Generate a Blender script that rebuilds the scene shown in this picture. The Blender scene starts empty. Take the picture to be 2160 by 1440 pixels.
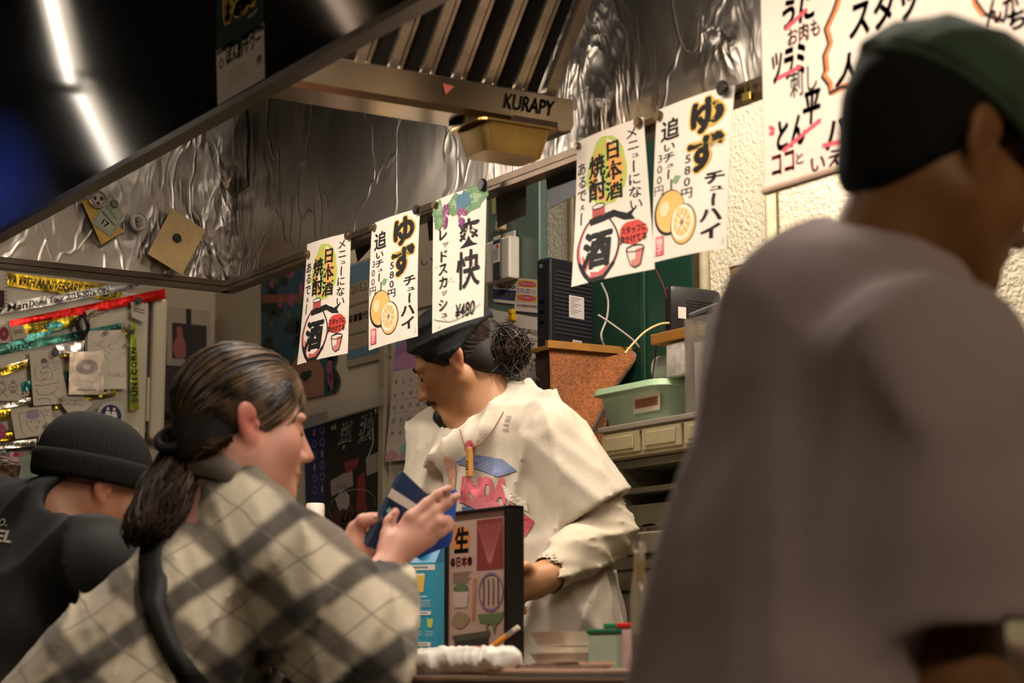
import bpy, bmesh, math, random
import numpy as np
from mathutils import Vector, Matrix
from mathutils.bvhtree import BVHTree

scene = bpy.context.scene
COL = scene.collection

# ------------------------------------------------------------------ camera
FPX = 4300.0                       # focal length in pixels of the 2160 px wide frame
YAW = math.atan2(2680.0, 4300.0)   # the counter runs this far off the view axis
PITCH = math.atan2(680.0, FPX)
CAM = Vector((4.607, -2.063, 0.87))
SY, CY = math.sin(YAW), math.cos(YAW)
FWD = Vector((-CY * math.cos(PITCH), SY * math.cos(PITCH), math.sin(PITCH)))
RIGHT = Vector((SY, CY, 0))
UP = RIGHT.cross(FWD)
cam_data = bpy.data.cameras.new('camera')
cam_data.sensor_width = 36.0
cam_data.lens = FPX / 2160.0 * 36.0
cam_data.clip_start = 0.05
cam_data.dof.use_dof = True
cam_data.dof.focus_distance = 4.7
cam_data.dof.aperture_fstop = 5.0
cam = bpy.data.objects.new('camera', cam_data)
COL.objects.link(cam)
cam.matrix_world = Matrix(((RIGHT.x, UP.x, -FWD.x, CAM.x), (RIGHT.y, UP.y, -FWD.y, CAM.y), (RIGHT.z, UP.z, -FWD.z, CAM.z), (0, 0, 0, 1)))
scene.camera = cam

# ------------------------------------------------------------------ world, exposure
world = bpy.data.worlds.new('world')
scene.world = world
world.use_nodes = True
world.node_tree.nodes['Background'].inputs[0].default_value = (0.9, 0.75, 0.6, 1)
world.node_tree.nodes['Background'].inputs[1].default_value = 0.02
scene.view_settings.view_transform = 'Standard'
scene.view_settings.look = 'None'
scene.view_settings.gamma = 1.0
scene.view_settings.use_curve_mapping = False
scene.view_settings.exposure = 0.0

# ------------------------------------------------------------------ room lamps
def area_lamp(name, loc, target, sx, sy, power, color):
    l = bpy.data.lights.new(name, 'AREA')
    l.shape = 'RECTANGLE'
    l.size, l.size_y = sx, sy
    l.energy = power
    l.color = color
    o = bpy.data.objects.new(name, l)
    COL.objects.link(o)
    o.location = loc
    d = Vector(target) - Vector(loc)
    o.rotation_euler = d.to_track_quat('-Z', 'Y').to_euler()
    return o
WARM = (1.0, 0.80, 0.56)
WHITE = (1.0, 0.87, 0.745)
# tube inside the hood along its front inner side; kitchen tube over the galley; added fills for the corner and the customers' side
area_lamp('hood_tube_light', (1.75, -0.60, 1.99), (1.75, -0.28, 1.2), 2.6, 0.06, 29.0, WHITE)
area_lamp('kitchen_tube_light', (1.55, 0.36, 2.48), (1.25, 0.62, 1.4), 1.1, 0.12, 40.0, WHITE)
area_lamp('corner_fill_light', (-0.75, 0.40, 2.60), (-0.9, 0.3, 1.0), 0.9, 0.12, 4.0, WHITE)  # added unseen fill that lifts the left posters and the refrigerator
area_lamp('room_fill_light', (5.9, -1.3, 2.66), (3.4, -1.0, 0.9), 1.2, 0.3, 24.0, WARM)  # added fill on the near customer, set clear of the hood's reflection
area_lamp('rear_fill_light', (1.3, -2.7, 2.66), (1.3, -1.2, 1.2), 1.0, 0.3, 8.0, WARM)  # added fill for the price card and the customers' backs

# ------------------------------------------------------------------ pixel -> point helpers
def ray(px, py):
    return (FWD * FPX + RIGHT * (px - 1080.0) + UP * (720.0 - py)) / FPX
def at(px, py, depth):
    return CAM + ray(px, py) * depth
def on(px, py, axis, val):
    d = ray(px, py)
    t = (val - CAM[axis]) / d[axis]
    return CAM + d * t

# ------------------------------------------------------------------ materials
def lin(h):
    if not isinstance(h, str):
        return tuple(h)
    h = h.lstrip('#')
    out = []
    for i in (0, 2, 4):
        c = int(h[i:i + 2], 16) / 255.0
        out.append(c / 12.92 if c <= 0.04045 else ((c + 0.055) / 1.055) ** 2.4)
    return tuple(out)
MATS = {}
def mat(color, rough=0.6, metal=0.0, vary=0.06, scale=30.0, bump=0.0, bscale=120.0, alpha=1.0, trans=0.0, emit=0.0, spec=0.5, sheen=0.0, sss=0.0, ior=1.45, coat=0.0, name=None):
    key = (color, rough, metal, vary, scale, bump, bscale, alpha, trans, emit, spec, sheen, sss, ior, coat)
    if key in MATS:
        return MATS[key]
    m = bpy.data.materials.new(name or 'paint')
    m.use_nodes = True
    nt = m.node_tree
    b = nt.nodes['Principled BSDF']
    c = lin(color)
    b.inputs['Roughness'].default_value = rough
    b.inputs['Metallic'].default_value = metal
    b.inputs['Specular IOR Level'].default_value = spec
    b.inputs['IOR'].default_value = ior
    b.inputs['Alpha'].default_value = alpha
    b.inputs['Transmission Weight'].default_value = trans
    b.inputs['Coat Weight'].default_value = coat
    if sheen: b.inputs['Sheen Weight'].default_value = sheen
    if sss:
        b.inputs['Subsurface Weight'].default_value = sss
        b.inputs['Subsurface Radius'].default_value = (0.012, 0.005, 0.003)
        b.inputs['Subsurface Scale'].default_value = 0.6
    if emit:
        b.inputs['Emission Color'].default_value = (*c, 1)
        b.inputs['Emission Strength'].default_value = emit
    tc = nt.nodes.new('ShaderNodeTexCoord')
    if vary:
        n = nt.nodes.new('ShaderNodeTexNoise')
        n.inputs['Scale'].default_value = scale
        n.inputs['Detail'].default_value = 4
        nt.links.new(tc.outputs['Object'], n.inputs['Vector'])
        r = nt.nodes.new('ShaderNodeValToRGB')
        r.color_ramp.elements[0].position, r.color_ramp.elements[1].position = 0.3, 0.7
        r.color_ramp.elements[0].color = (*[x * (1 - vary) for x in c], 1)
        r.color_ramp.elements[1].color = (*[min(1, x * (1 + vary)) for x in c], 1)
        nt.links.new(n.outputs['Fac'], r.inputs['Fac'])
        nt.links.new(r.outputs['Color'], b.inputs['Base Color'])
    else:
        b.inputs['Base Color'].default_value = (*c, 1)
    if bump:
        n2 = nt.nodes.new('ShaderNodeTexNoise')
        n2.inputs['Scale'].default_value = bscale
        n2.inputs['Detail'].default_value = 3
        nt.links.new(tc.outputs['Object'], n2.inputs['Vector'])
        bp = nt.nodes.new('ShaderNodeBump')
        bp.inputs['Strength'].default_value = bump
        bp.inputs['Distance'].default_value = 0.004
        nt.links.new(n2.outputs['Fac'], bp.inputs['Height'])
        nt.links.new(bp.outputs['Normal'], b.inputs['Normal'])
    MATS[key] = m
    return m
def node_mat(name):
    m = bpy.data.materials.new(name)
    m.use_nodes = True
    return m, m.node_tree, m.node_tree.nodes, m.node_tree.links, m.node_tree.nodes['Principled BSDF']

# ------------------------------------------------------------------ objects, tags
def tag(o, label=None, cat=None, group=None, kind=None):
    if label: o['label'] = label
    if cat: o['category'] = cat
    if group: o['group'] = group
    if kind: o['kind'] = kind
    return o
def empty(name, loc=(0, 0, 0), label=None, cat=None, group=None):
    o = bpy.data.objects.new(name, None)
    COL.objects.link(o)
    o.location = loc
    o.empty_display_size = 0.05
    return tag(o, label, cat, group)
def link_mesh(name, verts, faces, m, parent=None, smooth=False, origin=None):
    """Verts are world coordinates; the object sits at origin (or its parent's place)."""
    me = bpy.data.meshes.new(name)
    base = Vector(origin) if origin is not None else (parent_loc(parent) if parent else None)
    if base is None:
        vs = np.array(verts, float)
        base = Vector((vs[:, 0].mean(), vs[:, 1].mean(), vs[:, 2].min()))
    b3 = np.array(base)
    vs = np.array(verts, float).reshape(-1, 3) - b3
    me.from_pydata(vs.tolist(), [], [list(map(int, f)) for f in faces])
    me.validate()
    if smooth:
        me.polygons.foreach_set('use_smooth', [True] * len(me.polygons))
    me.materials.append(m)
    me.update()
    o = bpy.data.objects.new(name, me)
    COL.objects.link(o)
    if parent is not None:
        o.parent = parent
        o.location = base - parent_loc(parent)
    else:
        o.location = base
    return o
def parent_loc(p):
    v = Vector(p.location)
    q = p.parent
    while q is not None:
        v = v + q.location
        q = q.parent
    return v

class MB:
    """Collects shapes in world coordinates; build() links them as one mesh."""
    def __init__(s):
        s.v, s.f = [], []
    def add(s, vs, fs):
        n = len(s.v)
        s.v += [tuple(v) for v in vs]
        s.f += [[i + n for i in f] for f in fs]
        return s
    def box(s, lo, hi):
        x0, y0, z0 = lo; x1, y1, z1 = hi
        return s.add([(x0, y0, z0), (x1, y0, z0), (x1, y1, z0), (x0, y1, z0), (x0, y0, z1), (x1, y0, z1), (x1, y1, z1), (x0, y1, z1)],
                     [(3, 2, 1, 0), (4, 5, 6, 7), (0, 1, 5, 4), (1, 2, 6, 5), (2, 3, 7, 6), (3, 0, 4, 7)])
    def bbox(s, lo, hi, r=0.004, mtx=None):
        """box with chamfered edges"""
        bm = bmesh.new()
        bmesh.ops.create_cube(bm, size=1)
        c = (Vector(lo) + Vector(hi)) / 2
        d = Vector(hi) - Vector(lo)
        for v in bm.verts: v.co = Vector((v.co.x * d.x, v.co.y * d.y, v.co.z * d.z)) + c
        bmesh.ops.bevel(bm, geom=bm.edges[:], offset=r, segments=2, affect='EDGES', profile=0.5)
        if mtx is not None: bm.transform(mtx)
        return s.bm(bm)
    def bm(s, bm):
        bm.verts.index_update()
        s.add([v.co for v in bm.verts], [[v.index for v in f.verts] for f in bm.faces])
        bm.free()
        return s
    def obox(s, o, ax, ay, az):
        """oriented box from corner o with three edge vectors"""
        o, ax, ay, az = map(Vector, (o, ax, ay, az))
        p = [o, o + ax, o + ax + ay, o + ay]
        vs = p + [q + az for q in p]
        return s.add(vs, [(3, 2, 1, 0), (4, 5, 6, 7), (0, 1, 5, 4), (1, 2, 6, 5), (2, 3, 7, 6), (3, 0, 4, 7)])
    def tube(s, pts, r, seg=8, caps=True):
        pts = [Vector(p) for p in pts]
        rs = r if isinstance(r, (list, tuple)) else [r] * len(pts)
        rings = []
        ref = None
        for i, p in enumerate(pts):
            a = pts[max(i - 1, 0)]; b = pts[min(i + 1, len(pts) - 1)]
            t = (b - a).normalized()
            if ref is None:
                ref = Vector((0, 0, 1)) if abs(t.z) < 0.9 else Vector((1, 0, 0))
            n = (ref - t * ref.dot(t)).normalized()
            ref = n
            bn = t.cross(n)
            rings.append([p + (n * math.cos(2 * math.pi * k / seg) + bn * math.sin(2 * math.pi * k / seg)) * rs[i] for k in range(seg)])
        vs = [v for rg in rings for v in rg]
        fs = []
        for i in range(len(rings) - 1):
            for k in range(seg):
                a = i * seg + k; b = i * seg + (k + 1) % seg
                fs.append((a, b, b + seg, a + seg))
        if caps:
            fs.append(tuple(range(seg - 1, -1, -1)))
            fs.append(tuple(range(len(vs) - seg, len(vs))))
        return s.add(vs, fs)
    def lathe(s, base, prof, seg=24, axis=Vector((0, 0, 1))):
        """prof: (radius, height) pairs from bottom to top"""
        axis = Vector(axis).normalized()
        n = axis.orthogonal().normalized(); b = axis.cross(n)
        vs, fs = [], []
        for (r, h) in prof:
            for k in range(seg):
                a = 2 * math.pi * k / seg
                vs.append(Vector(base) + axis * h + (n * math.cos(a) + b * math.sin(a)) * max(r, 1e-5))
        for i in range(len(prof) - 1):
            for k in range(seg):
                a = i * seg + k; c = i * seg + (k + 1) % seg
                fs.append((a, c, c + seg, a + seg))
        fs.append(tuple(range(seg - 1, -1, -1)))
        fs.append(tuple(range(len(vs) - seg, len(vs))))
        return s.add(vs, fs)
    def prism(s, poly, ext):
        """polygon (3D points) extruded by the vector ext"""
        ext = Vector(ext); poly = [Vector(p) for p in poly]; n = len(poly)
        vs = poly + [p + ext for p in poly]
        fs = [tuple(range(n - 1, -1, -1)), tuple(range(n, 2 * n))]
        for i in range(n):
            j = (i + 1) % n
            fs.append((i, j, j + n, i + n))
        return s.add(vs, fs)
    def build(s, name, m, parent=None, smooth=False, origin=None):
        o = link_mesh(name, s.v, s.f, m, parent, smooth, origin)
        bm = bmesh.new(); bm.from_mesh(o.data)
        bmesh.ops.recalc_face_normals(bm, faces=bm.faces[:])
        bm.to_mesh(o.data); bm.free()
        if smooth:
            o.data.polygons.foreach_set('use_smooth', [True] * len(o.data.polygons))
            try: o.data.set_sharp_from_angle(angle=math.radians(40))
            except Exception: pass
        return o

# ------------------------------------------------------------------ lettering and flat print
_glyph = {}
def glyphs(body, bold=0.0, shear=0.0, res=3):
    key = (body, bold, shear, res)
    if key in _glyph: return _glyph[key]
    cu = bpy.data.curves.new('t', 'FONT')
    cu.body = body; cu.size = 1.0; cu.offset = bold; cu.shear = shear; cu.resolution_u = res
    ob = bpy.data.objects.new('t', cu)
    COL.objects.link(ob)
    dg = bpy.context.evaluated_depsgraph_get()
    me = ob.evaluated_get(dg).to_mesh()
    v = np.array([x.co[:2] for x in me.vertices], float).reshape(-1, 2)
    f = [list(p.vertices) for p in me.polygons]
    ob.evaluated_get(dg).to_mesh_clear()
    bpy.data.objects.remove(ob); bpy.data.curves.remove(cu)
    _glyph[key] = (v, f)
    return v, f
def thick_glyphs(body, bold=0.0, shear=0.0):
    """brush weight: the glyph laid down a few times side by side"""
    if bold <= 0.012: return glyphs(body, bold, shear)
    v, f = glyphs(body, 0.008, shear)
    if len(v) == 0: return v, f
    V, Fc = [], []
    for k in range(6):
        a = 2 * math.pi * k / 6
        Fc += [[i + len(v) * k for i in q] for q in f]
        V.append(v + np.array([math.cos(a), math.sin(a)]) * bold * 0.8)
    return np.concatenate(V), Fc
SMALL = 'ュャョッァィゥェォゅゃょっぁぃぅぇぉ'

class Art:
    """Flat print on a sheet. u runs 0..1 left to right, v 0..1 top to bottom; fn(u, v, lift) gives the world point."""
    def __init__(s, sheet, fn, w, h, step=0.00008):
        s.sheet, s.fn, s.w, s.h, s.step = sheet, fn, w, h, step
        s.layer, s.parts, s.order = 1, {}, []
    def raw(s, name, color, uv, faces, **mk):
        col = color if not isinstance(color, str) else mat(color, vary=0.0, rough=0.7, **mk)
        if not s.order or s.order[-1][:2] != (name, col):
            s.order.append((name, col, s.layer))
            s.parts[s.order[-1]] = [[], [], s.layer]
            s.layer += 1
        vs, fs, lay = s.parts[s.order[-1]]
        n = len(vs)
        vs += [s.fn(u, v, 0.0003 + lay * s.step) for (u, v) in uv]
        fs += [[i + n for i in f] for f in faces]
    def poly(s, name, color, pts):
        s.raw(name, color, pts, [list(range(len(pts)))])
    def rect(s, name, color, u0, v0, u1, v1):
        s.poly(name, color, [(u0, v0), (u0, v1), (u1, v1), (u1, v0)])
    def ell(s, name, color, cu, cv, ru, rv, n=28, rot=0.0):
        p = []
        for k in range(n):
            a = 2 * math.pi * k / n
            x, y = ru * s.w * math.cos(a), rv * s.h * math.sin(a)
            p.append((cu + (x * math.cos(rot) - y * math.sin(rot)) / s.w, cv + (x * math.sin(rot) + y * math.cos(rot)) / s.h))
        s.poly(name, color, p)
    def stroke(s, name, color, pts, wd, closed=False, taper=False):
        """polyline of width wd (metres)"""
        P = [Vector((u * s.w, v * s.h)) for u, v in pts]
        n = len(P)
        L, R = [], []
        for i in range(n):
            a = P[(i - 1) % n] if (closed or i > 0) else P[i]
            b = P[(i + 1) % n] if (closed or i < n - 1) else P[i]
            t = (b - a)
            if t.length < 1e-9: t = Vector((1, 0))
            t.normalize()
            q = Vector((-t.y, t.x)) * wd / 2
            if taper and not closed:
                q *= max(0.25, math.sin(math.pi * (0.15 + 0.8 * i / max(1, n - 1))))
            L.append(P[i] + q); R.append(P[i] - q)
        uv = [(p.x / s.w, p.y / s.h) for p in L + R]
        fs = [[i, i + 1, n + i + 1, n + i] for i in range(n - 1)]
        if closed: fs.append([n - 1, 0, n, 2 * n - 1])
        s.raw(name, color, uv, fs)
    def ring(s, name, color, cu, cv, ru, rv, wd, n=32, a0=0.0, a1=360.0):
        full = a1 - a0 >= 360
        k = n if full else n + 1
        pts = [(cu + ru * math.cos(math.radians(a0 + (a1 - a0) * i / n)), cv + rv * math.sin(math.radians(a0 + (a1 - a0) * i / n))) for i in range(k)]
        s.stroke(name, color, pts, wd, closed=full)
    def text(s, name, color, body, u0, v0, u1, v1, bold=0.0, shear=0.0, rot=0.0, rise=0.0):
        """fit body in the box; rise lifts the right end (fraction of v)"""
        v, f = thick_glyphs(body, bold, shear)
        if len(v) == 0: return
        lo, hi = v.min(0), v.max(0)
        q = (v - lo) / np.maximum(hi - lo, 1e-6)
        uu = u0 + q[:, 0] * (u1 - u0)
        vv = v1 - q[:, 1] * (v1 - v0) - rise * q[:, 0]
        if rot:
            cu, cv = (u0 + u1) / 2, (v0 + v1) / 2
            x = (uu - cu) * s.w; y = (vv - cv) * s.h
            c, sn = math.cos(rot), math.sin(rot)
            uu = cu + (x * c - y * sn) / s.w; vv = cv + (x * sn + y * c) / s.h
        s.raw(name, color, list(zip(uu, vv)), f)
    def vtext(s, name, color, body, uc, v0, v1, cw, bold=0.0, jitter=0.0, seed=1):
        """vertical writing centred at uc; cw is the cell width (fraction of u)"""
        rnd = random.Random(seed)
        wts = [0.7 if c in SMALL else (1.0 if c != ' ' else 0.5) for c in body]
        tot = sum(wts); y = v0
        for c, w in zip(body, wts):
            h = (v1 - v0) * w / tot
            if c != ' ':
                k = 0.72 if c in SMALL else 1.0
                du = (cw * 0.14 if c in SMALL else 0) + rnd.uniform(-jitter, jitter) * cw
                if c in 'ー－':
                    s.stroke(name, color, [(uc + du + cw * 0.05, y + h * 0.02), (uc + du, y + h * 0.5), (uc + du + cw * 0.02, y + h * 0.95)], cw * s.w * (0.12 + bold))
                else:
                    v, f = thick_glyphs(c, bold)
                    if len(v):
                        g0, g1 = v.min(0), v.max(0)
                        ex = max(0.35, g1[0] - g0[0]); ey = max(0.35, g1[1] - g0[1])
                        cx, cyy = (g0 + g1) / 2
                        uu = uc + du + (v[:, 0] - cx) / 0.92 * cw * k
                        vv = y + h * 0.5 - (v[:, 1] - cyy) / 0.98 * h * k
                        s.raw(name, color, list(zip(uu, vv)), f)
            y += h
    def bars(s, name, color, u0, v0, u1, v1, rows=1, seed=1):
        """print too small to read: broken lines"""
        r = random.Random(seed)
        for k in range(rows):
            va = v0 + (v1 - v0) * (k + 0.2) / rows; vb = v0 + (v1 - v0) * (k + 0.75) / rows
            u = u0
            while u < u1:
                w = (u1 - u0) * r.uniform(0.05, 0.13)
                s.rect(name, color, u, va, min(u1, u + w), vb)
                u += w + (u1 - u0) * 0.03
    def build(s):
        for key in s.order:
            vs, fs, _ = s.parts[key]
            link_mesh(key[0], vs, fs, key[1], s.sheet)

def sheet(name, tl, ux, vy, w, h, m, curl=None, thick=0.0006, nu=8, nv=10, parent=None, label=None, cat=None, group=None, warp=None):
    """A sheet of paper as a thin solid: tl top-left corner, ux right unit, vy down unit. curl(u, v) -> offset along its normal. Returns (object, Art)."""
    tl, ux, vy = Vector(tl), Vector(ux).normalized(), Vector(vy).normalized()
    nrm = ux.cross(vy).normalized() * -1.0
    cf = curl or (lambda u, v: 0.0)
    wf = warp or (lambda u, v: (u, v))
    def fn(u, v, lift=0.0):
        a, b = wf(u, v)
        return tl + ux * (a * w) + vy * (b * h) + nrm * (cf(u, v) + lift)
    vs, fs = [], []
    for side in (0.0, -thick):
        for j in range(nv + 1):
            for i in range(nu + 1):
                vs.append(fn(i / nu, j / nv, side))
    N = (nu + 1) * (nv + 1)
    for j in range(nv):
        for i in range(nu):
            a = j * (nu + 1) + i
            fs.append((a, a + nu + 1, a + nu + 2, a + 1))
            fs.append((N + a, N + a + 1, N + a + nu + 2, N + a + nu + 1))
    rim = [i for i in range(nu + 1)] + [j * (nu + 1) + nu for j in range(1, nv + 1)] + [nv * (nu + 1) + i for i in range(nu - 1, -1, -1)] + [j * (nu + 1) for j in range(nv - 1, 0, -1)]
    for k in range(len(rim)):
        a, b = rim[k], rim[(k + 1) % len(rim)]
        fs.append((a, b, N + b, N + a))
    o = link_mesh(name, vs, fs, m, parent, smooth=False, origin=(fn(0.5, 1.0) if parent is None else None))
    tag(o, label, cat, group)
    return o, Art(o, fn, w, h)

# ================================================================== the room
RIM = 1.805          # height of the hood's lower edge
WY = 0.80            # back wall of the galley
EX = -1.97           # end wall
HX0, HX1 = -0.05, 3.7
HY0 = -0.692

def struct(name, mb, m, smooth=False):
    return tag(mb.build(name, m, smooth=smooth), kind='structure')

def plaster_material():
    m, nt, N, L, b = node_mat('rough_plaster')
    tc = N.new('ShaderNodeTexCoord')
    n = N.new('ShaderNodeTexNoise'); n.inputs['Scale'].default_value = 95; n.inputs['Detail'].default_value = 2.5
    n2 = N.new('ShaderNodeTexNoise'); n2.inputs['Scale'].default_value = 3
    r = N.new('ShaderNodeValToRGB')
    r.color_ramp.elements[0].color = (*lin('#c9c0a4'), 1); r.color_ramp.elements[1].color = (*lin('#ded6bd'), 1)
    L.new(tc.outputs['Object'], n.inputs['Vector']); L.new(tc.outputs['Object'], n2.inputs['Vector'])
    L.new(n2.outputs['Fac'], r.inputs['Fac']); L.new(r.outputs['Color'], b.inputs['Base Color'])
    bp = N.new('ShaderNodeBump'); bp.inputs['Strength'].default_value = 0.9; bp.inputs['Distance'].default_value = 0.006
    L.new(n.outputs['Fac'], bp.inputs['Height']); L.new(bp.outputs['Normal'], b.inputs['Normal'])
    b.inputs['Roughness'].default_value = 0.85
    return m
M_plaster = plaster_material()
M_wall = mat('#b9ab92', rough=0.8, vary=0.08, scale=4, bump=0.1, bscale=60, name='painted_wall')
M_dim = mat('#221b17', rough=0.85, vary=0.1, scale=3, name='dim_wall')  # dining side coloured dark so the glossy hood front reflects black

# back wall: smooth panelling on the left, sprayed plaster on the right
SPLIT = -0.16
struct('wall_back', MB().box((EX - 0.1, WY, 0), (SPLIT, WY + 0.1, 2.75)), M_wall)
struct('wall_back_plaster', MB().box((SPLIT, WY, 0), (7.0, WY + 0.1, 2.75)), M_plaster)
struct('wall_left', MB().box((EX - 0.1, -0.72, 0), (EX, WY, 2.75)), M_wall)
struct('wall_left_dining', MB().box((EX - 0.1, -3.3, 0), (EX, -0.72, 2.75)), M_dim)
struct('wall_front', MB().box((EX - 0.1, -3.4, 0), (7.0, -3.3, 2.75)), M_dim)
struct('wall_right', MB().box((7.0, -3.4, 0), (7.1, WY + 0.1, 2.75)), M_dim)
struct('floor', MB().box((EX - 0.1, -3.4, -0.1), (7.1, WY + 0.1, 0)), mat('#4a3e36', rough=0.5, vary=0.15, scale=8, name='floor_tile'))
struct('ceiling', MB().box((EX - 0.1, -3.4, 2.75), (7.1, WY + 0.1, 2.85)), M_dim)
# corner post strip on the back wall beside the calendar
p0 = on(812, 800, 1, WY); p1 = on(822, 800, 1, WY)
struct('trim_1', MB().box((p0.x, WY - 0.02, 0.9), (p1.x, WY, 2.6)), mat('#8d8168', rough=0.6, name='trim_paint'))

# ------------------------------------------------------------------ hood
def foil_material(name, crumple, base, rough, patches):
    m, nt, N, L, b = node_mat(name)
    tc = N.new('ShaderNodeTexCoord')
    mp = N.new('ShaderNodeMapping'); mp.inputs['Scale'].default_value = (1.0, 1.0, 0.45)
    L.new(tc.outputs['Object'], mp.inputs['Vector'])
    warp = N.new('ShaderNodeTexNoise'); warp.inputs['Scale'].default_value = 5; warp.inputs['Detail'].default_value = 3
    L.new(mp.outputs['Vector'], warp.inputs['Vector'])
    mix = N.new('ShaderNodeMixRGB'); mix.inputs['Fac'].default_value = 0.25
    L.new(mp.outputs['Vector'], mix.inputs['Color1']); L.new(warp.outputs['Color'], mix.inputs['Color2'])
    vo = N.new('ShaderNodeTexVoronoi'); vo.feature = 'F1'; vo.inputs['Scale'].default_value = 24
    L.new(mix.outputs['Color'], vo.inputs['Vector'])
    vo2 = N.new('ShaderNodeTexVoronoi'); vo2.feature = 'F1'; vo2.inputs['Scale'].default_value = 70
    L.new(mix.outputs['Color'], vo2.inputs['Vector'])
    # creases gather in patches: where the sheets were pressed into the corner and along the rim
    pt = N.new('ShaderNodeTexNoise'); pt.inputs['Scale'].default_value = 7; pt.inputs['Detail'].default_value = 2
    L.new(tc.outputs['Object'], pt.inputs['Vector'])
    tot = None
    for (c, rad) in patches:
        ds = N.new('ShaderNodeVectorMath'); ds.operation = 'DISTANCE'; ds.inputs[1].default_value = (c[0] - 1.8, c[1] + 0.35, c[2] - RIM)
        L.new(tc.outputs['Object'], ds.inputs[0])
        mr = N.new('ShaderNodeMapRange'); mr.inputs['From Min'].default_value = rad; mr.inputs['From Max'].default_value = rad * 0.25
        L.new(ds.outputs['Value'], mr.inputs['Value'])
        if tot is None: tot = mr.outputs['Result']
        else:
            mm = N.new('ShaderNodeMath'); mm.operation = 'MAXIMUM'; L.new(tot, mm.inputs[0]); L.new(mr.outputs['Result'], mm.inputs[1]); tot = mm.outputs[0]
    rp0 = N.new('ShaderNodeMath'); rp0.operation = 'MULTIPLY_ADD'; rp0.inputs[1].default_value = crumple * 0.35; rp0.use_clamp = True
    L.new(pt.outputs['Fac'], rp0.inputs[0]); L.new(tot, rp0.inputs[2])
    rp = N.new('ShaderNodeMath'); rp.operation = 'MULTIPLY'
    L.new(rp0.outputs[0], rp.inputs[0])
    rq = N.new('ShaderNodeMapRange'); rq.inputs['From Min'].default_value = 0.3; rq.inputs['From Max'].default_value = 0.62
    L.new(pt.outputs['Fac'], rq.inputs['Value']); L.new(rq.outputs['Result'], rp.inputs[1])
    ad = N.new('ShaderNodeMath'); ad.operation = 'MULTIPLY_ADD'; ad.inputs[1].default_value = 0.45
    L.new(vo2.outputs['Distance'], ad.inputs[0]); L.new(vo.outputs['Distance'], ad.inputs[2])
    mu = N.new('ShaderNodeMath'); mu.operation = 'MULTIPLY'
    L.new(ad.outputs[0], mu.inputs[0]); L.new(rp.outputs[0], mu.inputs[1])
    # long soft waves everywhere
    wv = N.new('ShaderNodeTexNoise'); wv.inputs['Scale'].default_value = 4.5; wv.inputs['Detail'].default_value = 2
    L.new(tc.outputs['Object'], wv.inputs['Vector'])
    ad2 = N.new('ShaderNodeMath'); ad2.operation = 'MULTIPLY_ADD'; ad2.inputs[1].default_value = 0.9
    L.new(wv.outputs['Fac'], ad2.inputs[0]); L.new(mu.outputs[0], ad2.inputs[2])
    # long single creases
    vc = N.new('ShaderNodeTexVoronoi'); vc.feature = 'DISTANCE_TO_EDGE'; vc.inputs['Scale'].default_value = 6.5
    L.new(mix.outputs['Color'], vc.inputs['Vector'])
    mc = N.new('ShaderNodeMapRange'); mc.inputs['From Max'].default_value = 0.03; mc.inputs['To Min'].default_value = 0.10; mc.inputs['To Max'].default_value = 0.0
    L.new(vc.outputs['Distance'], mc.inputs['Value'])
    ad3 = N.new('ShaderNodeMath'); ad3.operation = 'ADD'; L.new(ad2.outputs[0], ad3.inputs[0]); L.new(mc.outputs['Result'], ad3.inputs[1])
    bp = N.new('ShaderNodeBump'); bp.inputs['Strength'].default_value = 0.8; bp.inputs['Distance'].default_value = 0.016
    L.new(ad3.outputs[0], bp.inputs['Height']); L.new(bp.outputs['Normal'], b.inputs['Normal'])
    b.inputs['Base Color'].default_value = (*base, 1)
    b.inputs['Metallic'].default_value = 1.0
    b.inputs['Roughness'].default_value = rough
    return m
CORNER = (HX0, 0.0, RIM + 0.09)
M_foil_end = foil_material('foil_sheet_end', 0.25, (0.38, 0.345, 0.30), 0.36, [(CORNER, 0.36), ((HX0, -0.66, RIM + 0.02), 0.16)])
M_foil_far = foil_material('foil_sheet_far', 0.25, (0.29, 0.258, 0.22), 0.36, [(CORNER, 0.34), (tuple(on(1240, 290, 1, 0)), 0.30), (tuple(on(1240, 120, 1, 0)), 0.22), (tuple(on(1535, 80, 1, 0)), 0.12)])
M_blackgloss = mat('#0d0b0a', rough=0.07, vary=0.0, spec=0.6, name='black_gloss')
M_steel = mat('#8d8274', rough=0.34, metal=1.0, vary=0.12, scale=12, name='stained_steel')
M_darksteel = mat('#4b4038', rough=0.4, metal=0.9, vary=0.15, scale=14, name='dark_steel')

hood = empty('range_hood', (1.8, -0.35, RIM), 'long black extractor hood lined with crinkled foil above the counter', 'range hood')
ZT = 2.75
MB().box((HX0 - 0.02, HY0 - 0.02, RIM), (HX1, HY0, ZT)).build('front_panel', M_blackgloss, hood)
MB().box((HX0 - 0.02, HY0, RIM), (HX0, 0.02, ZT)).build('end_panel', M_darksteel, hood)
MB().box((HX0, 0.003, RIM), (HX1, 0.02, ZT)).build('rear_panel', M_darksteel, hood)
MB().box((HX0, HY0, 2.55), (HX1, 0.003, 2.57)).build('top_panel', mat('#1a1512', rough=0.6, name='near_black'), hood)  # inner top is near-black all over
MB().box((HX1, HY0 - 0.02, RIM), (HX1 + 0.02, 0.02, ZT)).build('end_panel', M_darksteel, hood)
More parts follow.
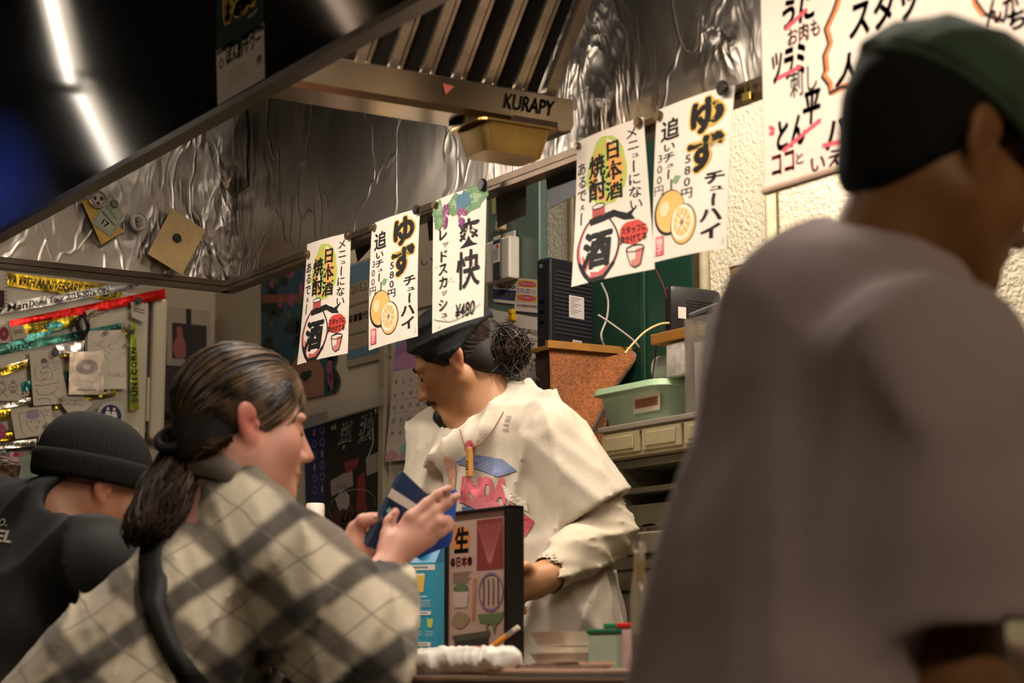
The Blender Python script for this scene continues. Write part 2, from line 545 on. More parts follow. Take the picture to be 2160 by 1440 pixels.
# foil linings with their own ripples
def foil_wall(name, fn, nu, nv, m):
    vs = [fn(i / nu, j / nv) for j in range(nv + 1) for i in range(nu + 1)]
    fs = [(j * (nu + 1) + i, j * (nu + 1) + i + 1, (j + 1) * (nu + 1) + i + 1, (j + 1) * (nu + 1) + i) for j in range(nv) for i in range(nu)]
    return link_mesh(name, vs, fs, m, hood, smooth=True)
from mathutils import noise as mnoise
def ripple(a, b, s):
    return 0.006 * (1 - abs(mnoise.noise(Vector((a * 3.1, b * 2.2, s))))) + 0.0025 * mnoise.noise(Vector((a * 11, b * 5, s + 4)))
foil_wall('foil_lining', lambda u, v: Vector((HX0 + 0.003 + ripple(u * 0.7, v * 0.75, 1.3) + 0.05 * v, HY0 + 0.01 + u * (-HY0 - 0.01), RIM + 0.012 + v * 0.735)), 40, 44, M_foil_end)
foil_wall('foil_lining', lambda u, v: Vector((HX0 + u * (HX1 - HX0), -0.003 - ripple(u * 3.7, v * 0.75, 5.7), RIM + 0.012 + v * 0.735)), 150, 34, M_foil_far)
# bottom lips: channel section along each side
def lip(name, a, b, inward, m):
    a, b, inward = Vector(a), Vector(b), Vector(inward)
    mb = MB()
    along = b - a
    mb.obox(a - Vector((0, 0, 0.012)), along, inward * 0.034, Vector((0, 0, 0.012)))
    mb.obox(a + inward * 0.028 - Vector((0, 0, 0.002)), along, inward * 0.006, Vector((0, 0, 0.016)))
    return mb.build(name, m, hood)
M_lip = mat('#54493c', rough=0.3, metal=0.9, vary=0.25, scale=9, name='greasy_steel')
lip('rim', (HX0 - 0.02, HY0 - 0.02, RIM), (HX1, HY0 - 0.02, RIM), (0, 1, 0), M_lip)
lip('rim', (HX0 - 0.02, 0.02, RIM), (HX1, 0.02, RIM), (0, -1, 0), mat('#57493b', rough=0.35, metal=0.85, vary=0.2, scale=9, name='greasy_steel'))
lip('rim', (HX0 - 0.02, HY0, RIM), (HX0 - 0.02, 0.0, RIM), (1, 0, 0), M_lip)
# torn seam where one foil sheet ends on the rear side
p = on(521, 235, 1, -0.012)
sm = MB()
pts = [on(521, 228, 1, -0.016), on(525, 280, 1, -0.016), on(522, 340, 1, -0.016), on(523, 392, 1, -0.016), on(500, 408, 1, -0.016), on(496, 470, 1, -0.016)]
sm.tube(pts, [0.002, 0.0045, 0.003, 0.002, 0.0015, 0.001], 5)
sm.build('foil_seam', mat('#080605', rough=0.9, vary=0, name='dark_gap'), hood)
# loose flap of foil
sf = MB()
q = [on(462, 370, 1, -0.02), on(492, 371, 1, -0.022), on(494, 420, 1, -0.02), on(480, 402, 1, -0.03)]
sf.prism(q, (0, -0.001, 0))
sf.build('foil_flap', mat('#b9ab98', rough=0.22, metal=1.0, vary=0.1, name='bright_foil'), hood)

# ------------------------------------------------------------------ baffle filter, drip channel and oil cup
XB = 1.553
ZB = 1.885
FY0, FY1 = -0.660, -0.085
TILT = math.radians(50)
up_f = Vector((math.cos(TILT), 0, math.sin(TILT)))
nrm_f = Vector((math.sin(TILT), 0, -math.cos(TILT)))
FL = 0.46
filt = empty('grease_filter', (XB, -0.37, ZB), 'tilted metal baffle filter with upright slats inside the hood', 'filter')
O = Vector((XB, FY0, ZB))
M_slat = mat('#b3a592', rough=0.42, metal=1.0, vary=0.22, scale=25, name='worn_steel')
M_backing = mat('#17120f', rough=0.7, vary=0.2, name='backing_black')  # near-black, slightly mottled plate behind the slats
fw = FY1 - FY0
fr = MB()
fr.obox(O, Vector((0, fw, 0)), up_f * 0.022, nrm_f * 0.016)
fr.obox(O + up_f * (FL - 0.022), Vector((0, fw, 0)), up_f * 0.022, nrm_f * 0.016)
fr.obox(O, Vector((0, 0.022, 0)), up_f * FL, nrm_f * 0.016)
fr.obox(O + Vector((0, fw - 0.022, 0)), Vector((0, 0.022, 0)), up_f * FL, nrm_f * 0.016)
fr.build('frame', M_slat, filt)
MB().obox(O - nrm_f * 0.05, Vector((0, fw, 0)), up_f * FL, nrm_f * 0.006).build('backing', M_backing, filt)
NS = 8
for k in range(NS):
    y = 0.03 + (fw - 0.06) * (k + 0.15) / NS
    mb = MB()
    a = O + Vector((0, y, 0)) + up_f * 0.02
    L_ = up_f * (FL - 0.04)
    mb.obox(a + nrm_f * 0.002, Vector((0, 0.017, 0)), L_, nrm_f * 0.008)          # bright face strip
    mb.obox(a + nrm_f * -0.03 + Vector((0, 0.014, 0)), Vector((0, 0.003, 0)), L_, nrm_f * 0.036)
    mb.obox(a + nrm_f * -0.008 + Vector((0, 0.024, 0)), Vector((0, 0.007, 0)), L_, nrm_f * 0.010)
    mb.build('slat', M_slat, filt)
    # rear baffle closing the gap between two slats
    mb = MB()
    mb.obox(a + nrm_f * -0.034 + Vector((0, 0.034, 0)), Vector((0, 0.022, 0)), L_, nrm_f * 0.004)
    mb.build('baffle', mat('#3a332c', rough=0.35, metal=0.9, vary=0.3, scale=30, name='dark_baffle'), filt)

ch = MB()
cy0, cy1 = HY0 + 0.02, -0.055
xz = [(-0.055, 0.02), (-0.055, -0.045), (-0.045, -0.055), (0.035, -0.055), (0.045, -0.045), (0.045, 0.004), (0.04, 0.004), (0.038, -0.045), (-0.045, -0.045), (-0.05, 0.02)]
ch.prism([Vector((XB + x, cy0, ZB + z)) for x, z in xz], (0, cy1 - cy0, 0))
chan = ch.build('drip_channel', mat('#a08f77', rough=0.22, metal=1.0, vary=0.2, scale=7, name='polished_channel'))
tag(chan, 'shiny grease channel below the baffle filter with an embossed name', 'channel')
# embossed maker name on the channel's face towards the camera
def plane_art(o, tl, ux, vy, w, h):
    tl, ux, vy = Vector(tl), Vector(ux).normalized(), Vector(vy).normalized()
    n = ux.cross(vy).normalized() * -1.0
    return Art(o, lambda u, v, l: tl + ux * (u * w) + vy * (v * h) + n * l, w, h)
a = plane_art(chan, (XB + 0.0455, cy1 - 0.17, ZB + 0.0), (0, 1, 0), (0, 0, -1), 0.15, 0.04)
a.step = 0.0012
a.text('embossed_lettering', mat('#d8c8ae', rough=0.5, metal=1.0, vary=0), 'KURAPY', 0.12, 0.12, 0.86, 0.85, bold=0.02, shear=0.25)
a.poly('red_mark', '#8a4038', [(-0.72, 0.2), (-0.56, 0.24), (-0.68, 0.7)])
a.build()

# oil cup hanging under the channel end
cup = empty('oil_cup', on(1065, 340, 0, XB), 'small brass coloured oil cup hanging under the drip channel', 'oil cup')
cpos = on(1062, 300, 0, XB + 0.02)
def frustum(mb, c, ax, ay, b0, b1, z0, z1, wall=0.0):
    def rr(hw, hd, z, n=5):
        pts = []
        r = min(hw, hd) * 0.35
        for (sx, sy, a0) in ((1, 1, 0), (-1, 1, 90), (-1, -1, 180), (1, -1, 270)):
            for k in range(n):
                a = math.radians(a0 + 90 * k / (n - 1))
                pts.append(Vector(c) + ax * (sx * (hw - r) + r * math.cos(a)) + ay * (sy * (hd - r) + r * math.sin(a)) + Vector((0, 0, z)))
        return pts
    A = rr(*b0, z0); B = rr(*b1, z1); n = len(A)
    vs = A + B
    fs = [tuple(range(n - 1, -1, -1))]
    for i in range(n):
        j = (i + 1) % n
        fs.append((i, j, n + j, n + i))
    if wall:
        C = rr(b1[0] - wall, b1[1] - wall, z1); D = rr(b0[0] - wall, b0[1] - wall, z0 + wall)
        vs += C + D
        for i in range(n):
            j = (i + 1) % n
            fs.append((n + i, n + j, 2 * n + j, 2 * n + i))
            fs.append((2 * n + i, 2 * n + j, 3 * n + j, 3 * n + i))
        fs.append(tuple(range(3 * n, 4 * n)))
    else:
        fs.append(tuple(range(n, 2 * n)))
    mb.add(vs, fs)
    return mb
M_brass = mat('#8f7440', rough=0.35, metal=0.9, vary=0.25, scale=18, name='oily_brass')
X, Y = Vector((1, 0, 0)), Vector((0, 1, 0))
cc = Vector((cpos.x, cpos.y, cpos.z - 0.03))
frustum(MB(), cc, X, Y, (0.040, 0.060), (0.052, 0.074), 0.0, 0.052, 0.003).build('cup', M_brass, cup, smooth=True)
rimm = MB(); frustum(rimm, cc, X, Y, (0.062, 0.084), (0.062, 0.084), 0.049, 0.053); rimm.build('flange', M_brass, cup)
MB().box((cc.x + 0.05, cc.y - 0.015, cc.z + 0.051), (cc.x + 0.056, cc.y + 0.08, ZB - 0.053)).build('hanger', M_darksteel, cup)
MB().box((cc.x - 0.05, cc.y - 0.085, cc.z + 0.053), (cc.x + 0.0, cc.y - 0.080, ZB - 0.053)).build('hanger', M_darksteel, cup)

# ------------------------------------------------------------------ lamp fixtures
M_tube = mat('#fff2e2', emit=12.0, vary=0, name='lit_tube')
M_housing = mat('#d8d2c4', rough=0.5, name='lamp_housing')
def tube_lamp(label, a, b, r=0.014, m=None):
    a, b = Vector(a), Vector(b)
    o = empty('tube_lamp', (a + b) / 2, label, 'lamp')
    d = (b - a).normalized(); sd = d.cross(Vector((0, 0, 1))).normalized()
    MB().obox(a - sd * 0.04 + Vector((0, 0, 0.03)), b - a, sd * 0.08, Vector((0, 0, 0.03))).build('housing', M_housing, o)
    MB().tube([a, b], r, 12).build('tube', m or M_tube, o, smooth=True)
    for e in (a, b):
        MB().box(e - Vector((0.015, 0.015, 0.02)), e + Vector((0.015, 0.015, 0.035))).build('socket', M_housing, o)
    return o

# ================================================================== paper things
def quad(name, corners, axis, val, m, label=None, cat=None, group=None, bulge=0.0, curl=None, parent=None, thick=0.0006, nu=8, nv=10, floor_off=0.0):
    """A sheet whose corners (top-left, top-right, bottom-right, bottom-left) are seen at these photo points, lying in the plane axis=val."""
    if not isinstance(corners[0], Vector):
        P = [on(px, py, axis, val) for px, py in corners]
    else:
        P = corners
    tl, tr, br, bl = P
    w = ((tr - tl).length + (br - bl).length) / 2
    h = ((bl - tl).length + (br - tr).length) / 2
    n = Vector((0, 0, 0)); n[axis] = -1.0 if axis == 1 else 1.0
    if axis is None: n = (tr - tl).cross(tl - bl).normalized()
    cf = curl or (lambda u, v: bulge * math.sin(math.pi * u) * 1.0)
    def fn(u, v, lift=0.0):
        return tl * ((1 - u) * (1 - v)) + tr * (u * (1 - v)) + br * (u * v) + bl * ((1 - u) * v) + n * (cf(u, v) + lift)
    vs, fs = [], []
    for side in (0.0, -thick):
        for j in range(nv + 1):
            for i in range(nu + 1):
                vs.append(fn(i / nu, j / nv, side))
    N = (nu + 1) * (nv + 1)
    for j in range(nv):
        for i in range(nu):
            a = j * (nu + 1) + i
            fs.append((a, a + nu + 1, a + nu + 2, a + 1))
            fs.append((N + a, N + a + 1, N + a + nu + 2, N + a + nu + 1))
    rim = [i for i in range(nu + 1)] + [j * (nu + 1) + nu for j in range(1, nv + 1)] + [nv * (nu + 1) + i for i in range(nu - 1, -1, -1)] + [j * (nu + 1) for j in range(nv - 1, 0, -1)]
    for k in range(len(rim)):
        a, b = rim[k], rim[(k + 1) % len(rim)]
        fs.append((a, b, N + b, N + a))
    o = link_mesh(name, vs, fs, m, parent, origin=(fn(0.5, 1.0) if parent is None else None))
    tag(o, label, cat, group)
    A = Art(o, fn, w, h)
    e1, e2 = tr - tl, bl - tl
    def uv(px, py):
        q = on(px, py, axis, val) - tl
        a11, a12, a22 = e1.dot(e1), e1.dot(e2), e2.dot(e2)
        b1, b2 = q.dot(e1), q.dot(e2)
        dt = a11 * a22 - a12 * a12
        return ((b1 * a22 - b2 * a12) / dt, (a11 * b2 - a12 * b1) / dt)
    A.uv = uv
    return o, A
def ptext(A, name, color, body, pxl, pyt, pxr, pyb, bold=0.0, shear=0.0):
    """text in the box seen between these photo corners; rows follow the sheet's own direction"""
    pm = (pyt + pyb) / 2
    ul, _ = A.uv(pxl, pm); ur, _ = A.uv(pxr, pm)
    uc, v0 = A.uv((pxl + pxr) / 2, pyt); _, v1 = A.uv((pxl + pxr) / 2, pyb)
    A.text(name, color, body, ul, v0, ur, v1, bold=bold, shear=shear)
def pstroke(A, name, color, pts, wd, **k):
    A.stroke(name, color, [A.uv(*p) for p in pts], wd, **k)
def ppoly(A, name, color, pts):
    A.poly(name, color, [A.uv(*p) for p in pts])
def blob(cx, cy, rx, ry, n=14, seed=0, jag=0.15):
    r = random.Random(seed)
    return [(cx + rx * (1 + r.uniform(-jag, jag)) * math.cos(2 * math.pi * k / n), cy + ry * (1 + r.uniform(-jag, jag)) * math.sin(2 * math.pi * k / n)) for k in range(n)]
def smooth_curve(pts, n=8):
    out = []
    P = [Vector((*p, 0)) for p in pts]
    for i in range(len(P) - 1):
        a, b, c, d = P[max(i - 1, 0)], P[i], P[i + 1], P[min(i + 2, len(P) - 1)]
        for k in range(n):
            t = k / n
            q = 0.5 * ((2 * b) + (c - a) * t + (2 * a - 5 * b + 4 * c - d) * t * t + (3 * b - a - 3 * c + d) * t ** 3)
            out.append((q.x, q.y))
    out.append((P[-1].x, P[-1].y))
    return out

M_paper = mat('#e9dccb', rough=0.75, vary=0.03, scale=12, name='white_paper')
M_paper2 = mat('#dccdb8', rough=0.75, vary=0.05, scale=12, name='cream_paper')
INK = '#17120f'
RED = '#d8404c'
SIGNY = -0.036
M_ink = mat(INK, rough=0.75, vary=0, name='black_ink')

def bez_leaf(A, name, c, cx, cy, rx, ry, seed):
    A.poly(name, c, blob(cx, cy, rx, ry, 18, seed, 0.28))

def sake_sign(corners, label):
    o, A = quad('hanging_menu_sign', corners, 1, SIGNY, M_paper, label, 'menu sign', 'hand painted drink signs under the hood', curl=lambda u, v: 0.006 * math.sin(math.pi * u) + 0.010 * v * v * (1 - u))
    A.poly('glow', '#b9c95e', blob(0.47, 0.285, 0.285, 0.235, 22, 5, 0.07))
    A.poly('glow', '#eaa95c', blob(0.47, 0.285, 0.235, 0.195, 22, 6, 0.07))
    A.vtext('lettering', M_ink, '日本酒', 0.58, 0.09, 0.49, 0.22, bold=0.03)
    A.vtext('lettering', M_ink, '焼酎', 0.345, 0.15, 0.46, 0.24, bold=0.03)
    A.vtext('lettering', M_ink, 'メニューにない', 0.845, 0.04, 0.60, 0.16, bold=0.012, jitter=0.06)
    A.vtext('lettering', M_ink, 'あるでぇー', 0.10, 0.16, 0.60, 0.15, bold=0.012, jitter=0.06)
    # flask
    body = [(0.27, 0.575), (0.16, 0.63), (0.08, 0.72), (0.065, 0.80), (0.12, 0.90), (0.24, 0.985), (0.43, 0.985), (0.56, 0.90), (0.625, 0.80), (0.61, 0.71), (0.53, 0.62), (0.44, 0.575)]
    body = smooth_curve(body + body[:1], 5)[:-1]
    A.poly('flask_shade', '#c9605a', body)
    A.poly('flask_body', '#eaded0', [(0.345 + (u - 0.345) * 0.9 + 0.012, 0.765 + (v - 0.765) * 0.93 - 0.008) for u, v in body])
    A.poly('flask_shade', '#c9605a', [(0.26, 0.93), (0.36, 0.945), (0.52, 0.90), (0.42, 0.975), (0.27, 0.975)])
    A.stroke('flask_outline', M_ink, body, 0.0035, closed=True)
    A.stroke('flask_outline', M_ink, [(0.10, 0.86), (0.24, 0.985), (0.43, 0.985), (0.56, 0.90)], 0.008)
    A.rect('flask_neck', '#b5524a', 0.275, 0.505, 0.45, 0.575)
    A.ell('flask_neck_rim', '#e8d9cc', 0.362, 0.502, 0.088, 0.014)
    A.ring('flask_outline', M_ink, 0.362, 0.502, 0.09, 0.016, 0.002)
    A.poly('flask_tie', M_ink, [(0.23, 0.575), (0.50, 0.560), (0.58, 0.555), (0.62, 0.57), (0.74, 0.60), (0.84, 0.575), (0.79, 0.615), (0.83, 0.65), (0.70, 0.64), (0.58, 0.60), (0.44, 0.615), (0.25, 0.62)])
    A.text('lettering', M_ink, '酒', 0.13, 0.665, 0.56, 0.915, bold=0.05, shear=0.12)
    A.poly('red_oval', '#cf4438', blob(0.80, 0.735, 0.165, 0.078, 16, 9, 0.1))
    A.text('lettering', M_ink, 'スタッフに', 0.66, 0.690, 0.95, 0.742, bold=0.03)
    A.text('lettering', M_ink, '声かけてネ', 0.64, 0.748, 0.95, 0.805, bold=0.03)
    A.poly('sake_cup', '#cf7d70', [(0.72, 0.855), (0.90, 0.845), (0.87, 0.945), (0.82, 0.965), (0.77, 0.95)])
    A.poly('sake_cup_light', '#e6d3c5', [(0.73, 0.86), (0.82, 0.85), (0.81, 0.91), (0.75, 0.92)])
    A.stroke('flask_outline', M_ink, [(0.71, 0.845), (0.75, 0.945), (0.80, 0.968), (0.86, 0.95), (0.91, 0.84)], 0.002)
    A.ring('flask_outline', M_ink, 0.81, 0.843, 0.098, 0.022, 0.002)
    A.build()
    return o
def yuzu_sign(corners, label, bend=0.0):
    o, A = quad('hanging_menu_sign', corners, 1, SIGNY, M_paper, label, 'menu sign', 'hand painted drink signs under the hood', curl=lambda u, v: 0.005 * math.sin(math.pi * u) + 0.012 * v * (1 - v) - bend * max(0, u - 0.82))
    A.stroke('green_border', '#9dae86', [(0.035, 0.03), (0.035, 0.97), (0.965, 0.965), (0.965, 0.03)], 0.0025, closed=True)
    for b, c, nm in ((0.11, '#e3b54c', 'yellow_outline'), (0.055, INK, 'lettering')):
        cm = M_ink if c == INK else c
        A.vtext(nm, cm, 'ゆず', 0.725, 0.03, 0.50, 0.42, bold=b)
    A.vtext('lettering', M_ink, 'チュー', 0.86, 0.51, 0.73, 0.22, bold=0.03)
    A.vtext('lettering', M_ink, 'ハイ', 0.83, 0.73, 0.93, 0.25, bold=0.03)
    A.vtext('lettering', M_ink, '追', 0.235, 0.09, 0.235, 0.27, bold=0.02)
    A.vtext('lettering', M_ink, 'いチュー', 0.235, 0.245, 0.49, 0.19, bold=0.015)
    A.vtext('lettering', M_ink, '300円', 0.095, 0.30, 0.58, 0.16, bold=0.0)
    A.vtext('lettering', M_ink, '580円', 0.52, 0.36, 0.65, 0.17, bold=0.012)
    A.stroke('stem', '#5b6a45', [(0.285, 0.495), (0.29, 0.56)], 0.006)
    A.poly('leaf', '#7fa377', [(0.29, 0.515), (0.35, 0.475), (0.43, 0.49), (0.37, 0.535)])
    A.poly('fruit_outline', M_ink, blob(0.265, 0.705, 0.235, 0.145, 30, 1, 0.0))
    A.poly('fruit', '#e9b968', blob(0.277, 0.700, 0.215, 0.132, 30, 1, 0.0))
    A.poly('fruit_light', '#efd6ab', blob(0.20, 0.675, 0.075, 0.05, 16, 3, 0.1))
    A.poly('fruit_outline', M_ink, blob(0.478, 0.80, 0.185, 0.128, 30, 1, 0.0))
    A.poly('fruit', '#e9b968', blob(0.483, 0.803, 0.172, 0.12, 30, 1, 0.0))
    A.poly('slice_pith', '#efe3cc', blob(0.468, 0.788, 0.160, 0.112, 30, 1, 0.0))
    A.poly('slice_flesh', '#eec888', blob(0.468, 0.788, 0.128, 0.090, 30, 1, 0.0))
    for k in range(5):
        a = math.pi * k / 5 + 0.3
        A.stroke('slice_lines', '#6b4a2a', [(0.468 - 0.12 * math.cos(a), 0.788 - 0.085 * math.sin(a)), (0.468 + 0.12 * math.cos(a), 0.788 + 0.085 * math.sin(a))], 0.0011)
    for k in range(6):
        a = 2 * math.pi * k / 6 + 0.6
        A.ell('seed', '#f3ead6', 0.468 + 0.05 * math.cos(a), 0.788 + 0.035 * math.sin(a), 0.014, 0.014, 8)
    A.rect('red_stamp', '#dd5566', 0.06, 0.845, 0.185, 0.965)
    A.vtext('stamp_lettering', '#f2e2d6', '柚子', 0.122, 0.85, 0.96, 0.10, bold=0.01)
    A.build()
    return o
def squash_sign(corners, label):
    o, A = quad('hanging_menu_sign', corners, 1, SIGNY, M_paper, label, 'menu sign', 'hand painted drink signs under the hood', curl=lambda u, v: 0.006 * math.sin(math.pi * u) + 0.006 * v)
    for i, (cx, cy, rx, ry) in enumerate(((0.12, 0.10, 0.12, 0.09), (0.45, 0.10, 0.14, 0.085), (0.80, 0.095, 0.19, 0.095), (0.14, 0.185, 0.10, 0.06))):
        bez_leaf(A, 'vine_leaf', '#6f9164', cx, cy, rx, ry, 20 + i)
        A.poly('leaf_light', '#93ad86', blob(cx + 0.02, cy - 0.01, rx * 0.5, ry * 0.45, 12, i, 0.3))
        for k in range(4):
            an = k * 0.8 + i
            A.stroke('leaf_vein', '#37503a', [(cx, cy), (cx + rx * 0.8 * math.cos(an), cy + ry * 0.8 * math.sin(an))], 0.001)
    bez_leaf(A, 'blue_leaf', '#51788a', 0.62, 0.08, 0.13, 0.065, 33)
    r = random.Random(4)
    for (cx, v0, v1, wd) in ((0.30, 0.07, 0.24, 0.075), (0.62, 0.14, 0.27, 0.085)):
        for k in range(46):
            t = r.random()
            A.ell('grape_cluster', ('#9a4f7d', '#b06a94', '#7f3d6b')[k // 16], cx + r.uniform(-1, 1) * wd * (1 - 0.7 * t) - 0.02 * t, v0 + (v1 - v0) * t, 0.019, 0.0135, 9)
    A.vtext('lettering', M_ink, '爽', 0.73, 0.225, 0.445, 0.34, bold=0.010)
    A.vtext('lettering', M_ink, '快', 0.73, 0.465, 0.76, 0.38, bold=0.012)
    A.vtext('lettering', M_ink, 'レッドスカッシュ', 0.255, 0.235, 0.935, 0.21, bold=0.012, jitter=0.08)
    A.text('lettering', M_ink, '¥480', 0.52, 0.855, 0.86, 0.965, bold=0.008, shear=0.15)
    for k in range(12):
        A.ell('pink_dot', '#d0788a', r.uniform(0.06, 0.9), r.choice([r.uniform(0.5, 0.7), r.uniform(0.93, 0.98)]), 0.008, 0.008, 8)
    A.stroke('green_line', '#86a080', smooth_curve([(0.05, 0.90), (0.2, 0.93), (0.45, 0.965), (0.7, 0.95), (0.95, 0.90)]), 0.0015)
    A.build()
    return o
sake_sign([(648, 515), (740, 490), (733, 745), (635, 770)], 'sake menu sign with painted flask hanging beside the floral poster')
yuzu_sign([(785, 472), (886, 438), (881, 709), (778, 739)], 'yuzu drink sign with fruit painting hanging between flask sign and grape sign')
squash_sign([(914, 425), (1027, 386), (1025, 667), (917, 704)], 'menu sign with painted grapes reading 480 yen above the cook')
sake_sign([(1217, 299), (1357, 246), (1381, 567), (1215, 606)], 'sake menu sign with painted flask hanging in front of the modem')
yuzu_sign([(1386, 233), (1541, 178), (1523, 523), (1377, 554)], 'yuzu drink sign with fruit painting hanging above the router', bend=0.05)

# magnets that hold the signs
def magnet(px, py, axis, val, r, m, label, group, h=0.008, name='magnet'):
    p = on(px, py, axis, val)
    n = Vector((0, 0, 0)); n[axis] = -1.0 if axis == 1 else 1.0
    mb = MB().lathe(p, [(r * 0.95, 0), (r, h * 0.2), (r, h * 0.75), (r * 0.85, h)], 16, n)
    return tag(mb.build(name, m, smooth=True), label, 'magnet', group)
M_mblack = mat('#191614', rough=0.4, vary=0, name='black_magnet')
M_mgrey = mat('#6d5c45', rough=0.35, metal=0.7, vary=0.1, name='steel_magnet')
gm = 'magnets holding the drink signs'
SN = ('flask sign beside the floral poster', 'yuzu sign next to the grape sign', 'grape sign', 'flask sign before the modem', 'yuzu sign above the router')
for k, (px, py, r, m, cn_) in enumerate(((650, 536, 0.009, M_mgrey, 'grey'), (736, 497, 0.010, M_mgrey, 'grey'), (789, 479, 0.009, M_mgrey, 'grey'), (881, 443, 0.010, M_mblack, 'black'), (920, 432, 0.008, M_mgrey, 'grey'),
                                         (1020, 390, 0.013, M_mblack, 'black'), (1221, 308, 0.007, M_mgrey, 'grey'), (1349, 259, 0.009, M_mgrey, 'grey'), (1392, 244, 0.009, M_mgrey, 'grey'), (1527, 186, 0.013, M_mblack, 'black'))):
    magnet(px, py, 1, SIGNY - 0.0035, r, m, cn_ + ' magnet on the ' + ('left' if k % 2 == 0 else 'right') + ' upper corner of the ' + SN[k // 2], gm)

# sign backs on the kitchen side of the hood, their shade put into the colour
M_card = mat('#0f0d0d', rough=0.45, vary=0, name='dark_sign_back')
gc = 'dark sign backs on the kitchen side of the hood'
for c, lb in (([(745, 505), (784, 490), (783, 520), (754, 552)], 'slanted dark sign back between the flask sign and the yuzu sign'), ([(900, 452), (920, 444), (922, 500), (905, 508)], 'narrow dark sign back between the yuzu sign and the grape sign'),
              ([(1046, 396), (1110, 372), (1110, 452), (1049, 480)], 'dark sign back hanging right above the gas alarm plug'), ([(1150, 360), (1217, 335), (1217, 410), (1158, 440)], 'dark sign back before the strip of plaster beside the flask sign')):
    quad('dark_sign_back', c, 1, 0.034, M_card, lb, 'card', gc, thick=0.002)
# brass clip on the rear rim beside the big board
cp = on(1579, 200, 1, -0.02)
cl = empty('bulldog_clip', cp, 'small brass clip on the hood rim beside the large menu board', 'clip')
M_clip = mat('#8f7a3c', rough=0.3, metal=1.0, vary=0.15, name='brass')
MB().bbox(cp + Vector((-0.012, -0.006, -0.012)), cp + Vector((0.012, 0.004, 0.004)), 0.002).build('jaw', M_clip, cl)
MB().tube([cp + Vector((-0.007, 0, 0.003)), cp + Vector((-0.008, -0.002, 0.02)), cp + Vector((0.008, -0.002, 0.02)), cp + Vector((0.007, 0, 0.003))], 0.0018, 6).build('handle', M_clip, cl)

# ------------------------------------------------------------------ large menu board on the right
BY = -0.075
tl = on(1610, 250, 1, BY); bl = on(1617, 397, 1, BY)
zb = bl.z - 0.01
bx0 = tl.x
P = [Vector((bx0, BY, 2.42)), Vector((bx0 + 0.92, BY, 2.42)), Vector((bx0 + 0.92, BY, zb)), Vector((bx0, BY, zb))]
def big_board():
    m = mat('#e0cfbc', rough=0.6, vary=0.03, name='board_paper')
    o, A = quad('menu_board', P, 1, BY, m, 'large white hand lettered menu board hung from the hood', 'menu board', thick=0.006)
    # folded lower hem
    rb = MB().tube([P[3] + Vector((0, -0.002, 0.006)), P[2] + Vector((0, -0.002, 0.006))], 0.006, 8).build('lower_hem', mat('#b79c86', rough=0.6, name='hem'), o)
    RD = '#d9505c'
    ptext(A, 'black_lettering', M_ink, 'うに', 1650, -10, 1722, 52, bold=0.05, shear=0.2)
    ptext(A, 'red_lettering', RD, 'お肉も', 1661, 48, 1730, 88, bold=0.02)
    ptext(A, 'black_lettering', M_ink, 'ツラミ', 1628, 100, 1700, 168, bold=0.05, shear=0.1)
    ptext(A, 'black_lettering', M_ink, '刺し', 1666, 140, 1724, 200, bold=0.012)
    ptext(A, 'black_lettering', M_ink, 'とん', 1638, 246, 1700, 312, bold=0.05, shear=0.15)
    ptext(A, 'black_lettering', M_ink, '平', 1693, 190, 1732, 262, bold=0.04, shear=0.15)
    ptext(A, 'black_lettering', M_ink, 'パ', 1740, 240, 1792, 312, bold=0.04, shear=0.1)
    ptext(A, 'red_lettering', RD, 'ココ', 1628, 322, 1676, 366, bold=0.03)
    ptext(A, 'red_lettering', RD, 'と', 1679, 322, 1695, 346, bold=0.02)
    ptext(A, 'red_lettering', RD, 'いえば', 1710, 312, 1818, 352, bold=0.02)
    for a, b in (((1657, 62), (1702, 20)), ((1640, 166), (1690, 140)), ((1652, 318), (1732, 252)), ((1735, 308), (1790, 294)), ((1623, 268), (1634, 274)), ((1623, 282), (1633, 281))):
        pstroke(A, 'red_lettering', RD, [a, b], 0.007)
    cloud = [(1772, -20), (1758, 22), (1740, 62), (1748, 92), (1737, 118), (1740, 150), (1734, 162), (1748, 180), (1750, 197), (1775, 184), (1800, 180), (1830, 200), (1870, 170), (1960, 160)]
    pstroke(A, 'orange_outline', '#dd7d3a', [(x + 5, y - 2) for x, y in cloud], 0.010)
    pstroke(A, 'black_lettering', M_ink, cloud, 0.006)
    ptext(A, 'black_lettering', M_ink, 'スタッ', 1790, -25, 1940, 62, bold=0.03, shear=0.15)
    ptext(A, 'black_lettering', M_ink, '人気メ', 1760, 92, 1920, 160, bold=0.03, shear=0.15)
    pstroke(A, 'black_lettering', M_ink, [(2055, -30), (2060, 5), (2078, 30), (2120, 45)], 0.006)
    pstroke(A, 'orange_outline', '#dd7d3a', [(2050, -30), (2055, 8), (2074, 34)], 0.006)
    ptext(A, 'red_lettering', RD, 'んか', 2080, -10, 2150, 45, bold=0.02)
    ptext(A, 'black_lettering', M_ink, 'ち', 2125, 20, 2165, 62, bold=0.04)
    A.build()
    # hooks up to the hood
    for t in (0.12, 0.82):
        q = P[0].lerp(P[1], t)
        MB().tube([q, q + Vector((0, 0.03, 0.015)), q + Vector((0, 0.066, 0.02))], 0.002, 6).build('hook', M_darksteel, o)
big_board()

